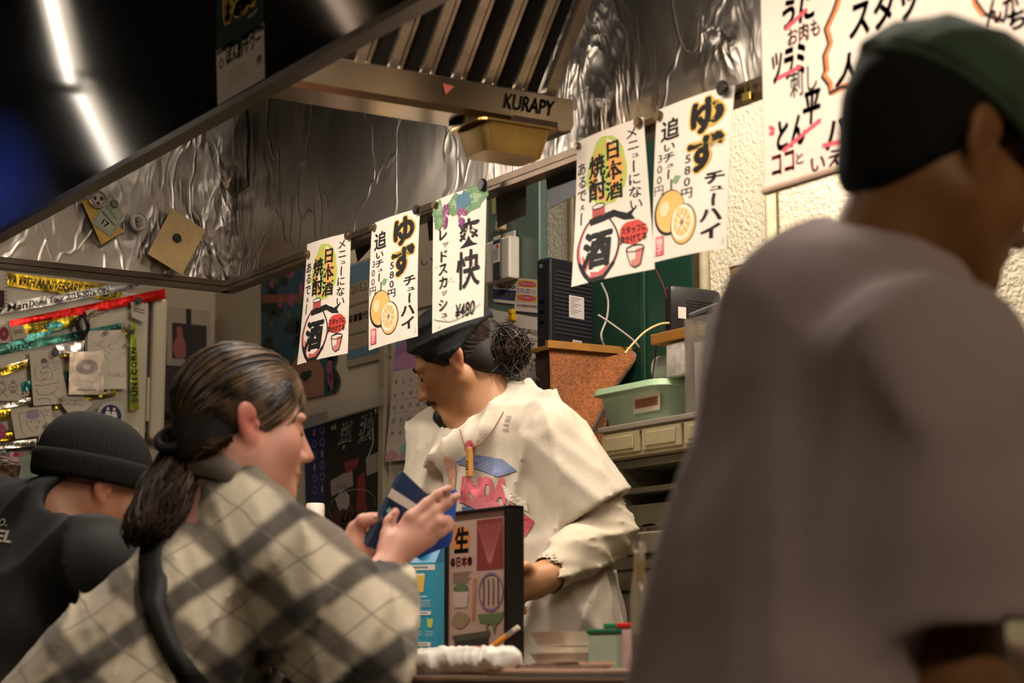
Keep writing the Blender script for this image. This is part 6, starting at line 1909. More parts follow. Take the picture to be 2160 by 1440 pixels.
    for i in range(480):
        a_, q = rnd.uniform(0, 6.28), math.sqrt(rnd.random())
        sw = rnd.uniform(-0.5, 0.5)
        pts = []
        n = 14
        fin = rnd.uniform(0.75, 1.0)
        for k in range(n):
            t = fin * k / (n - 1) * (len(path) - 1)
            i0 = min(int(t), len(path) - 2); ff = t - i0
            pa, pb_, pc_, pd = path[max(i0 - 1, 0)], path[i0], path[i0 + 1], path[min(i0 + 2, len(path) - 1)]
            c = 0.5 * ((2 * pb_) + (pc_ - pa) * ff + (2 * pa - 5 * pb_ + 4 * pc_ - pd) * ff * ff + (3 * pb_ - pa - 3 * pc_ + pd) * ff ** 3)
            r_ = rad[i0] * (1 - ff) + rad[i0 + 1] * ff
            an = a_ + sw * t * 0.5
            pts.append(c + RIGHT * (0.007 * math.sin(2.2 * t + i * 0.7)) + (RIGHT * math.cos(an) + Vector((-CY, SY, 0)) * math.sin(an)) * r_ * q + Vector((0, 0, 0.004 * math.sin(3 * t + i))))
        strand_mesh(pony, pts, 0.0024, 0.0012, 4)
    pony.build('ponytail', hair_material('#1a120d', '#422c1d', 0.5), hair, smooth=True)['kind'] = 'stuff'
    tp = fr.p(0, -0.112, -0.037); td = (path[1] - path[0]).normalized()
    n1 = td.orthogonal().normalized(); n2 = td.cross(n1)
    MB().tube([tp + (n1 * math.cos(x) + n2 * math.sin(x)) * 0.021 for x in [2 * math.pi * k / 16 for k in range(17)]], 0.009, 8).build('hair_tie', mat('#0c0a0a', rough=0.8, vary=0, name='tie_cloth'), hair, smooth=True)
    # plaid overshirt
    spine = (nb - pel).normalized()
    side = (rs - ls).normalized()
    G = Field((1.05, -1.4, 0.5), (2.2, -0.2, 1.25), 0.007)
    back = -(side.cross(spine)).normalized()
    if back.y > 0: back = -back
    for t, wdt, dep in ((0.06, 0.15, 0.095), (0.2, 0.185, 0.125), (0.45, 0.195, 0.145), (0.72, 0.20, 0.155), (0.98, 0.21, 0.165)):
        mid_ = (rs + ls) / 2 * (1 - t) + pel * t + back * 0.01
        G.ell(mid_, (wdt, dep, 0.13), np.array([[side[i], back[i], spine[i]] for i in range(3)]), 0.06)
    G.cone(nb - spine * 0.015, rs, 0.066, 0.074, 0.04); G.cone(nb - spine * 0.015, ls, 0.066, 0.074, 0.04)
    cuff = rw.lerp(re, 0.10)
    G.chain([rs, rs.lerp(re, 0.5), re, re.lerp(cuff, 0.55), cuff], [0.084, 0.086, 0.080, 0.066, 0.053], 0.05)
    lcuff = lw.lerp(le, 0.12)
    G.chain([ls, le, lcuff], [0.082, 0.070, 0.050], 0.05)
    G.warp(folds(3, 0.0105, 26, axis=side, stretch=3)); G.warp(folds(8, 0.0032, 60, axis=side, stretch=2))
    # open the sleeves and the neck
    G.cone(cuff, rw + (rw - cuff) * 1.5, 0.045, 0.05, 0.006, True)
    G.cone(lcuff, lw + (lw - lcuff) * 1.5, 0.042, 0.05, 0.006, True)
    m, nt, N, L, b = node_mat('plaid_flannel')
    tc = N.new('ShaderNodeTexCoord')
    geo = N.new('ShaderNodeNewGeometry')
    b.inputs['Roughness'].default_value = 0.9
    b.inputs['Sheen Weight'].default_value = 0.2
    warp_ax = (RIGHT * 0.60 - Vector((0, 0, 0.80))).normalized()      # the two thread directions of the cloth across the bent back
    weft_ax = (RIGHT * -0.61 - Vector((0, 0, 0.79))).normalized()
    node = at(492, 1182, 3.08)
    oa, ob = -node.dot(warp_ax) - 0.011 + 1.3, -node.dot(weft_ax) - 0.011 + 1.3
    def band(axis, off, per, wd, soft):
        dp = N.new('ShaderNodeVectorMath'); dp.operation = 'DOT_PRODUCT'; dp.inputs[1].default_value = axis
        L.new(geo.outputs['Position'], dp.inputs[0])
        nz = N.new('ShaderNodeTexNoise'); nz.inputs['Scale'].default_value = 9; L.new(geo.outputs['Position'], nz.inputs['Vector'])
        md0 = N.new('ShaderNodeMath'); md0.operation = 'MULTIPLY_ADD'; md0.inputs[1].default_value = 0.022
        L.new(nz.outputs['Fac'], md0.inputs[0]); L.new(dp.outputs['Value'], md0.inputs[2])
        ad = N.new('ShaderNodeMath'); ad.operation = 'ADD'; ad.inputs[1].default_value = off; L.new(md0.outputs[0], ad.inputs[0])
        pp = N.new('ShaderNodeMath'); pp.operation = 'PINGPONG'; pp.inputs[1].default_value = per / 2; L.new(ad.outputs[0], pp.inputs[0])
        mr = N.new('ShaderNodeMapRange'); mr.interpolation_type = 'SMOOTHSTEP'
        mr.inputs['From Min'].default_value = wd / 2 - soft; mr.inputs['From Max'].default_value = wd / 2 + soft
        mr.inputs['To Min'].default_value = 1.0; mr.inputs['To Max'].default_value = 0.0
        L.new(pp.outputs[0], mr.inputs['Value'])
        return mr.outputs['Result']
    prev = None
    base = lin('#cfc3ab')
    for ax, off, per, wd, soft, col, amt in ((warp_ax, oa, 0.130, 0.036, 0.008, '#2e2826', 0.88), (weft_ax, ob, 0.130, 0.036, 0.008, '#2e2826', 0.88), (warp_ax, oa + 0.065, 0.130, 0.004, 0.002, '#857a6e', 0.6), (weft_ax, ob + 0.065, 0.130, 0.004, 0.002, '#857a6e', 0.6)):
        fac = band(tuple(ax), off, per, wd, soft)
        ml = N.new('ShaderNodeMath'); ml.operation = 'MULTIPLY'; ml.inputs[1].default_value = amt; L.new(fac, ml.inputs[0])
        mx = N.new('ShaderNodeMixRGB'); mx.blend_type = 'MIX'
        L.new(ml.outputs[0], mx.inputs['Fac'])
        if prev is None: mx.inputs['Color1'].default_value = (*base, 1)
        else: L.new(prev, mx.inputs['Color1'])
        mx.inputs['Color2'].default_value = (*lin(col), 1)
        if prev is not None and amt > 0.7: mx.blend_type = 'MULTIPLY'; mx.inputs['Color2'].default_value = (0.16, 0.145, 0.14, 1)
        prev = mx.outputs['Color']
    L.new(prev, b.inputs['Base Color'])
    bp = N.new('ShaderNodeBump'); bp.inputs['Strength'].default_value = 0.25; bp.inputs['Distance'].default_value = 0.002
    nn = N.new('ShaderNodeTexNoise'); nn.inputs['Scale'].default_value = 160; L.new(tc.outputs['Object'], nn.inputs['Vector']); L.new(nn.outputs['Fac'], bp.inputs['Height']); L.new(bp.outputs['Normal'], b.inputs['Normal'])
    shirt, SV, SQ = field_obj(G, 'plaid_overshirt', m, W, 2)
    # collar: a folded band standing round the neck with a cream inner edge
    cc_ = at(496, 1004, 3.255)
    def ring_(r_, h0, h1, lim=155, n=30):
        out = []
        for i in range(n + 1):
            t = math.radians(-lim + 2 * lim * i / n)
            out.append(cc_ + (fr.f * -math.cos(t) + fr.s * math.sin(t)) * r_ + Vector((0, 0, h0 + h1 * math.cos(t))))
        return out
    rows_ = [ring_(0.094, -0.030, 0.022), ring_(0.083, 0.004, 0.034), ring_(0.071, 0.020, 0.038), ring_(0.064, 0.012, 0.036)]
    n = len(rows_[0])
    cm = MB()
    cm.add([p for r_ in rows_ for p in r_], [(k * n + i, k * n + i + 1, (k + 1) * n + i + 1, (k + 1) * n + i) for k in range(3) for i in range(n - 1)])
    co = cm.build('collar', mat('#6f675c', rough=0.9, vary=0.35, scale=16, name='grey_flannel'), shirt, smooth=True)
    md = co.modifiers.new('thick', 'SOLIDIFY'); md.thickness = 0.004
    MB().tube(ring_(0.063, 0.016, 0.030), 0.0075, 8).build('inner_collar', mat('#d3c8b2', rough=0.85, vary=0.05, name='cream_cotton'), shirt, smooth=True)
    # shoulder strap of a bag, laid over the back
    bvh = BVHTree.FromPolygons([Vector(v) for v in SV], [list(map(int, q)) for q in SQ])
    px = smooth_curve([(356, 1105), (330, 1150), (322, 1200), (326, 1260), (344, 1330), (378, 1400), (420, 1462), (470, 1520)], 4)
    L_, R_ = [], []
    for (x, y) in px:
        for lst, dx in ((L_, -24), (R_, 24)):
            d_ = ray(x + dx, y + dx * -0.25).normalized()
            hit = bvh.ray_cast(CAM, d_, 8.0)
            lst.append(hit[0] + hit[1] * 0.010 if hit[0] is not None else at(x + dx, y, 3.05))
    n = len(L_)
    sb = MB(); sb.add(L_ + R_, [(i, i + 1, n + i + 1, n + i) for i in range(n - 1)])
    so = sb.build('bag_strap', mat('#100d0c', rough=0.6, vary=0.05, bump=0.2, bscale=300, name='black_webbing'), shirt, smooth=True)
    md = so.modifiers.new('thick', 'SOLIDIFY'); md.thickness = 0.003
    lower_body(W, pel, (0.15, 1), '#2b2c33', 0.6)
    stool((1.57, -0.99), 0.585, 'dark round stool under the person in the plaid overshirt')
    return fr
build_woman()
# the wallet she holds
M_navy = mat('#1f3557', rough=0.5, vary=0.06, name='navy_leatherette')
wal = empty('travel_wallet', at(820, 1090, 3.375), 'open navy blue wallet with cards in the hands of the plaid shirt person', 'wallet')
def slab(name, pts, th, m, parent):
    P_ = [Vector(p) for p in pts]
    nrm = (P_[1] - P_[0]).cross(P_[3] - P_[0]).normalized() * th
    return MB().prism(P_, nrm).build(name, m, parent)
def round_quad(c, r=0.16, n=4):
    out = []
    for i in range(4):
        p, a, b = Vector((*c[i], 0)), Vector((*c[i - 1], 0)), Vector((*c[(i + 1) % 4], 0))
        for k in range(n):
            t = k / (n - 1)
            q0, q1 = p.lerp(a, r), p.lerp(b, r)
            q = q0 * (1 - t) ** 2 + p * 2 * t * (1 - t) + q1 * t * t
            out.append((q.x, q.y))
    return out
def wal_pt(x, y): return at(x, y, 3.372 + (x - 765) * 0.00012)
slab('cover', [wal_pt(*q) for q in round_quad([(846, 990), (916, 1056), (846, 1182), (762, 1146)], 0.10)], 0.007, M_navy, wal)
slab('edge_strip', [at(*q, 3.368) for q in [(838, 998), (846, 1002), (776, 1150), (766, 1146)]], 0.002, mat('#3d4c66', rough=0.4, vary=0.05, name='pale_blue_edge'), wal)
slab('white_card', [at(*q, 3.364) for q in [(826, 1029), (879, 1064), (868, 1078), (817, 1047)]], 0.001, mat('#d3cabd', vary=0, name='card_white'), wal)
slab('teal_card', [at(*q, 3.363) for q in [(822, 1069), (840, 1092), (830, 1098), (814, 1077)]], 0.001, mat('#6fb0b0', vary=0, name='card_teal'), wal)
slab('blue_flap', [at(*q, 3.39 + 0.0) for q in round_quad([(884, 1050), (968, 1030), (952, 1150), (872, 1180)], 0.14)], 0.007, mat('#2a58b8', rough=0.4, vary=0.06, name='bright_blue'), wal)

# ------------------------------------------------------------------ cook behind the counter
def build_cook():
    fdir = RIGHT * -0.97 + Vector((-CY, SY, 0)) * 0.20
    fr = Frame(at(966, 764, 4.43), fdir, math.radians(27), math.radians(-4), 0.94)
    Wc = empty('person', (0.62, 0.30, 0.0), 'cook in a white printed shirt with tied back hair behind the counter', 'person')
    nb = at(1026, 886, 4.41)
    rsh, lsh = at(936, 930, 4.55), at(1158, 928, 4.29)      # right shoulder is the farther one
    pel = at(1160, 1345, 4.30)
    lel, lwr = at(1278, 1118, 4.25), at(1152, 1216, 4.11)
    rel_, rwr = at(905, 1130, 4.49), at(990, 1225, 4.27)
    side = (lsh - rsh).normalized()
    chest_f = Vector((0, 0, 1)).cross(side); 
    if chest_f.dot(CAM - nb) < 0: chest_f = -chest_f
    spine = ((rsh + lsh) / 2 - pel).normalized()
    chest = (rsh + lsh) / 2 * 0.7 + pel * 0.3
    lo = np.minimum.reduce([np.array(p) for p in (rsh, lsh, pel, lel, lwr, rel_, rwr, fr.o)]) - 0.22
    hi = np.maximum.reduce([np.array(p) for p in (rsh, lsh, pel, lel, lwr, rel_, rwr, fr.o)]) + 0.22
    F = Field(lo, hi, 0.0045)
    head_shape(F, fr, nose=1.0, cheek=0.95, jaw=1.15)
    F.cone(fr.p(0, -0.042, -0.045), nb + RIGHT * 0.012, 0.046, 0.054, 0.012)
    F.cone(nb, chest, 0.06, 0.08, 0.05); F.cone(chest, pel, 0.08, 0.09, 0.05)
    F.cone(nb - Vector((0, 0, 0.04)), rsh, 0.045, 0.045, 0.04); F.cone(nb - Vector((0, 0, 0.04)), lsh, 0.045, 0.045, 0.04)
    F.chain([lsh, lel, lwr], [0.05, 0.042, 0.029], 0.02); F.chain([rsh, rel_, rwr], [0.05, 0.042, 0.029], 0.02)
    a = at
    d = 4.09
    F.cone(lwr, a(1126, 1224, d), 0.029, 0.030, 0.02, flat=None)
    F.cone(a(1130, 1215, d), a(1108, 1212, d), 0.022, 0.018, 0.015); F.cone(a(1130, 1240, d), a(1106, 1250, d), 0.022, 0.018, 0.015)
    finger(F, [a(1108, 1205, d), a(1088, 1216, d - 0.02), a(1082, 1236, d - 0.03), a(1092, 1250, d - 0.02)], 0.0105, 0.0080)
    finger(F, [a(1104, 1222, d), a(1084, 1236, d - 0.02), a(1080, 1256, d - 0.02), a(1092, 1266, d - 0.01)], 0.0105, 0.0080)
    finger(F, [a(1104, 1240, d), a(1086, 1256, d - 0.01), a(1086, 1274, d - 0.01), a(1098, 1280, d)], 0.0100, 0.0078)
    finger(F, [a(1108, 1256, d), a(1094, 1272, d), a(1096, 1288, d), a(1106, 1290, d)], 0.0090, 0.0070)
    finger(F, [a(1126, 1206, d - 0.01), a(1108, 1194, d - 0.03), a(1090, 1196, d - 0.04), a(1078, 1206, d - 0.045)], 0.0120, 0.0088)
    # right hand holding a knife handle, low behind the menu stand
    F.cone(rwr, a(1018, 1244, 4.21), 0.029, 0.030, 0.02)
    for j in range(4):
        finger(F, [a(1020, 1228 + 12 * j, 4.19), a(1044, 1236 + 12 * j, 4.18), a(1050, 1252 + 12 * j, 4.19), a(1036, 1258 + 12 * j, 4.20)], 0.010, 0.0076)
    finger(F, [a(1016, 1226, 4.19), a(1036, 1216, 4.17), a(1056, 1222, 4.16)], 0.0115, 0.0086)
    base_t = tint_fn(fr, '#a87a55', '#8f5a48', '#a8664c')
    body, V, Q = field_obj(F, 'body', skin_material('#a87a55'), Wc, 1, base_t)
    black = hair_material('#0d0a09', '#221812', 0.6)
    for sx in (1, -1):
        MB().tube([fr.p(sx * 0.014, 0.096, 0.024), fr.p(sx * 0.03, 0.095, 0.029), fr.p(sx * 0.05, 0.081, 0.025)], [0.003, 0.0036, 0.0015], 6).build('eyebrow', black, body, smooth=True)
        MB().tube([fr.p(sx * 0.020, 0.0905, -0.001), fr.p(sx * 0.031, 0.0925, -0.004), fr.p(sx * 0.044, 0.086, -0.001)], 0.0012, 5).build('eyelashes', black, body)
    # moustache and goatee
    B = Field(np.array(fr.p(0, 0.08, -0.08)) - 0.09, np.array(fr.p(0, 0.08, -0.08)) + 0.09, 0.003)
    for sx in (1, -1): B.cone(fr.p(sx * 0.004, 0.103, -0.0525), fr.p(sx * 0.026, 0.088, -0.061), 0.0062, 0.0035, 0.004)
    B.cone(fr.p(0, 0.090, -0.095), fr.p(0, 0.092, -0.132), 0.021, 0.010, 0.01)
    for sx in (1, -1): B.cone(fr.p(sx * 0.012, 0.086, -0.096), fr.p(sx * 0.040, 0.040, -0.098), 0.015, 0.008, 0.012)
    B.warp(lambda P: (0.002 * np.sin(P[:, 0] * 900) * np.sin(P[:, 2] * 500)).astype(np.float32))
    field_obj(B, 'beard', black, Wc, 1)
    # hair: sides, nape, bun
    HC, HR = (0, -0.012, 0.036), (0.080, 0.103, 0.092)
    bc = at(1070, 738, 4.41)
    H = Field(np.array(fr.o) - 0.2, np.array(fr.o) + 0.2, 0.005)
    H.ell(fr.p(*HC), [q * fr.k for q in HR], fr.R, 0.01)
    H.ell(fr.p(0, -0.060, -0.030), (0.060, 0.045, 0.055), fr.R, 0.03)
    H.ell(bc, (0.036, 0.036, 0.042), None, 0.01); H.cone(fr.p(0, -0.09, 0.02), bc, 0.035, 0.02, 0.02)
    for sx in (1, -1): H.cone(fr.p(sx * 0.074, 0.028, 0.02), fr.p(sx * 0.070, 0.018, -0.022), 0.010, 0.006, 0.01)
    H.cut(fr.p(0, 0.060, 0.030), fr.f * 0.95 - fr.u * 0.31)
    H.cut(fr.p(0, 0.0, -0.020), (fr.f * 0.6 - fr.u * 0.8).normalized())
    hair, _, _ = field_obj(H, 'hair', black, Wc, 2)
    rnd = random.Random(9)
    bc = at(1070, 738, 4.41)
    mb = MB()
    for i in range(650):
        n1 = Vector((rnd.gauss(0, 1), rnd.gauss(0, 1), rnd.gauss(0, 1))).normalized(); n2 = n1.orthogonal().normalized(); n3 = n1.cross(n2)
        r_ = rnd.uniform(0.018, 0.050); a0 = rnd.uniform(0, 6.28); sp = rnd.uniform(2.5, 5.0)
        c = bc + Vector((rnd.uniform(-.008, .008), rnd.uniform(-.008, .008), rnd.uniform(-.012, .012)))
        strand_mesh(mb, [c + (n2 * math.cos(a0 + sp * k / 9) + n3 * math.sin(a0 + sp * k / 9) * 0.9) * r_ * (1 + 0.1 * k / 9) for k in range(10)], 0.0014, 0.0009, 4)
    for i in range(150):     # loose ends
        s0 = bc + Vector((rnd.uniform(-.03, .03), rnd.uniform(-.03, .03), rnd.uniform(-.02, .035)))
        dr_ = Vector((rnd.uniform(-.2, 1), rnd.uniform(-.3, 1), rnd.uniform(-1.0, 1.0))).normalized()
        ln = rnd.uniform(0.02, 0.055)
        strand_mesh(mb, [s0 + dr_ * ln * k / 6 + Vector((0, 0, -0.03 * (k / 6) ** 2)) + RIGHT * 0.01 * math.sin(k) for k in range(7)], 0.0018, 0.0006, 4)
    for i in range(380):     # gathered strands from nape to bun
        th = rnd.uniform(-1.5, 1.5)
        p0 = cap_point(fr, HC, HR, (math.sin(th) * 0.9, -0.75 + 0.4 * abs(th), rnd.uniform(-0.9, 0.6)), 1.03)
        mid_ = p0.lerp(bc, 0.5) + Vector((0, 0, rnd.uniform(-.01, .01)))
        la, lb_ = Vector(fr.local(np.array([p0]))[0]) - Vector(HC), Vector(fr.local(np.array([bc]))[0]) - Vector(HC)
        strand_mesh(mb, [cap_point(fr, HC, HR, slerp(la, lb_, k / 6), 1.02 + rnd.uniform(0, .03)) for k in range(7)] + [bc], 0.0018, 0.0014, 4)
    mb.build('hair_bun', hair_material('#120c09', '#3f2d1f', 0.45), hair, smooth=True)['kind'] = 'stuff'
    # dark cloth wrapped round the head
    K = Field(np.array(fr.o) - 0.2, np.array(fr.o) + 0.2, 0.005)
    K.ell(fr.p(*HC), (0.087, 0.111, 0.100), fr.R, 0.01)
    K.warp(folds(21, 0.005, 60, axis=fr.f, stretch=4))
    K.cut(fr.p(0, 0.060, 0.046), (fr.f * 0.62 - fr.u * 0.78).normalized())
    K.cut(fr.p(0, -0.03, 0.012), (-fr.u * 0.90 - fr.f * 0.43).normalized())
    field_obj(K, 'head_cloth', mat('#0e1113', rough=0.85, vary=0.3, scale=40, bump=0.2, bscale=200, name='dark_cotton'), Wc, 2)
    # long sleeved undershirt (arms) and tee over it
    cotton = mat('#c0b5a3', rough=0.85, vary=0.05, scale=10, bump=0.15, bscale=220, name='white_cotton')
    cotton2 = mat('#b8ab95', rough=0.85, vary=0.05, scale=10, bump=0.15, bscale=220, name='cream_cotton')
    U = Field(lo, hi, 0.006)
    cuff = lwr.lerp(lel, 0.06)
    U.chain([lsh, lel, lel.lerp(cuff, 0.5), cuff], [0.056, 0.060, 0.054, 0.043], 0.03)
    U.cone(cuff, cuff.lerp(lel, 0.2), 0.046, 0.048, 0.004)
    rcuff = rwr.lerp(rel_, 0.08)
    U.chain([rsh, rel_, rcuff], [0.056, 0.058, 0.044], 0.03)
    fa = (lwr - lel).normalized()
    U.warp(folds(5, 0.006, 70, axis=fa.orthogonal(), stretch=2.2)); U.warp(folds(15, 0.007, 45, axis=Vector((0, 0, 1)).cross(fa), stretch=3))
    U.cone(cuff, lwr + (lwr - cuff) * 2.0, 0.036, 0.04, 0.004, True); U.cone(rcuff, rwr + (rwr - rcuff) * 2.0, 0.036, 0.04, 0.004, True)
    field_obj(U, 'undershirt', cotton2, Wc, 2)
    T = Field(lo - 0.04, hi + 0.04, 0.0065)
    Rm = np.array([[side[i], chest_f[i], spine[i]] for i in range(3)])
    for t, wdt, dep in ((0.05, 0.138, 0.085), (0.2, 0.152, 0.118), (0.42, 0.158, 0.126), (0.68, 0.158, 0.126), (0.95, 0.168, 0.130)):
        T.ell((rsh + lsh) / 2 * (1 - t) + pel * t, (wdt, dep, 0.12), Rm, 0.05)
    T.ell(nb + chest_f * 0.04 - Vector((0, 0, 0.055)), (0.11, 0.07, 0.05), Rm, 0.04)
    T.cone(pel, pel - Vector((0, 0, 0.12)), 0.16, 0.17, 0.05)
    T.cone(nb - Vector((0, 0, 0.02)), lsh, 0.062, 0.074, 0.04); T.cone(nb - Vector((0, 0, 0.02)), rsh, 0.062, 0.074, 0.04)
    hem, rhem = lsh.lerp(lel, 0.80), rsh.lerp(rel_, 0.75)
    T.cone(rsh, rhem, 0.082, 0.088, 0.04)
    ua = (lel - lsh).normalized()
    S = Field(lo - 0.04, hi + 0.04, 0.0065)
    S.cone(lsh, hem + ua * 0.04, 0.080, 0.094, 0.04)
    S.warp(folds(36, 0.006, 40, axis=ua, stretch=3))
    S.cone(hem - ua * 0.015, lel + ua * 0.2, 0.072, 0.074, 0.004, True)
    S.cut(hem, ua, 0.003)
    T.warp(folds(31, 0.014, 26, axis=(side + spine).normalized(), stretch=3)); T.warp(folds(33, 0.007, 45, axis=spine, stretch=3))
    T.join(S, 0.016)
    ub = (rel_ - rsh).normalized(); T.cone(rhem + ub * 0.06, rel_ + ub * 0.2, 0.110, 0.16, 0.006, True)
    # neck opening
    nd = (nb + chest_f * 0.035 + Vector((0, 0, -0.005)))
    T.ell(nd + Vector((0, 0, 0.055)), (0.070, 0.064, 0.066), Rm, 0.01, True)
    tee, TV, TQ_ = field_obj(T, 'printed_tee', cotton, Wc, 2)
    # neck band
    bv = BVHTree.FromPolygons([Vector(v) for v in TV], [list(map(int, q)) for q in TQ_])
    # cartoon style print on the chest: letters, patches of colour and line work
    cen = at(955, 1020, 4.5)
    dirn = (at(1010, 1090, 4.6) - CAM); dirn = (-chest_f * 0.6 + dirn.normalized() * 0.4).normalized()
    ux = (side - dirn * side.dot(dirn)).normalized(); vy = (-spine - dirn * (-spine).dot(dirn)); vy = (vy - ux * vy.dot(ux)).normalized()
    def draw(A):
        A.poly('blue_patch', '#6f7a9c', [(0.10, 0.10), (0.30, 0.02), (0.62, 0.06), (0.80, 0.16), (0.60, 0.22), (0.35, 0.15)])
        A.poly('peach_patch', '#bf8f74', [(0.0, 0.04), (0.10, 0.08), (0.08, 0.36), (0.0, 0.30)])
        A.text('pink_lettering', '#c4606c', 'ENDA', 0.18, 0.22, 0.72, 0.46, bold=0.09)
        A.poly('pink_patch', '#c8737c', [(0.22, 0.44), (0.5, 0.40), (0.74, 0.5), (0.70, 0.62), (0.52, 0.58), (0.40, 0.52)])
        A.poly('red_patch', '#a8434e', [(0.74, 0.44), (0.98, 0.60), (0.92, 0.74), (0.78, 0.60)])
        A.poly('yellow_patch', '#cdbb4a', [(0.70, 0.62), (0.80, 0.60), (0.92, 0.80), (0.88, 0.84), (0.80, 0.74)])
        A.poly('blue_stripe', '#4a68a8', [(0.26, 0.50), (0.36, 0.50), (0.35, 0.70), (0.26, 0.68)])
        A.poly('pale_patch', '#cfc4b4', [(0.64, 0.28), (0.90, 0.42), (0.92, 0.52), (0.70, 0.40)])
        for k in range(9):
            r = random.Random(k)
            cx, cy = r.uniform(0.35, 0.95), r.uniform(0.55, 1.2)
            A.stroke('line_work', '#6d6156', smooth_curve([(cx, cy), (cx + r.uniform(-.1, .1), cy + 0.06), (cx + r.uniform(-.15, .15), cy + 0.14), (cx + r.uniform(-.1, .2), cy + 0.18)], 4), 0.0018)
        A.poly('yellow_patch', '#cdbb4a', [(0.88, 1.25), (1.0, 1.15), (1.04, 1.2), (0.92, 1.38)])
        A.bars('small_lettering', '#7d7468', 0.62, -0.34, 0.67, -0.18, 4)
        A.text('pink_emblem', '#b84c5a', 'の', 0.26, -0.10, 0.38, 0.04, bold=0.05)
    decal(tee, TV, TQ_, at(908, 948, 4.30), ux, vy, 0.235, 0.235, dirn, draw, sub=3)
    # pendant on a cord
    pn = at(992, 975, 4.21)
    h0 = bv.ray_cast(CAM, (pn - CAM).normalized(), 9)
    base = (h0[0] + (CAM - pn).normalized() * 0.012) if h0[0] is not None else pn
    dz = Vector((0, 0, 1))
    pd_ = empty('pendant_necklace', base, 'wooden tag pendant on a thin cord at the cook\'s chest', 'necklace')
    MB().bbox(base - RIGHT * 0 + Vector((-0.008, -0.008, -0.032)), base + Vector((0.008, 0.004, 0.032)), 0.003).build('wooden_tag', mat('#a87a3c', rough=0.5, vary=0.15, scale=30, name='tag_wood'), pd_)
    Ac = plane_art(pd_, base + Vector((-0.007, -0.0085, 0.01)), (1, 0, 0), (0, 0, -1), 0.014, 0.03)
    Ac.bars('burnt_mark', '#3a2412', 0.1, 0.2, 0.9, 0.9, 4); Ac.build()
    tp = base + Vector((0, 0, 0.032))
    for e in (at(1062, 868, 4.31), at(970, 905, 4.35)):
        pts = []
        for k in range(9):
            q = tp.lerp(e, k / 8) + Vector((0, 0, -0.018 * math.sin(math.pi * k / 8)))
            hh = bv.ray_cast(CAM, (q - CAM).normalized(), 9)
            pts.append(hh[0] + (CAM - q).normalized() * 0.004 if hh[0] is not None and (hh[0] - q).length < 0.12 else q)
        MB().tube(pts, 0.0013, 6).build('cord', mat('#8a5a40', rough=0.6, vary=0, name='leather_cord'), pd_, smooth=True)
    lower_body(Wc, pel + Vector((0, 0, -0.03)), (chest_f.x, chest_f.y), '#4a4a44', 0, standing=True)
build_cook()

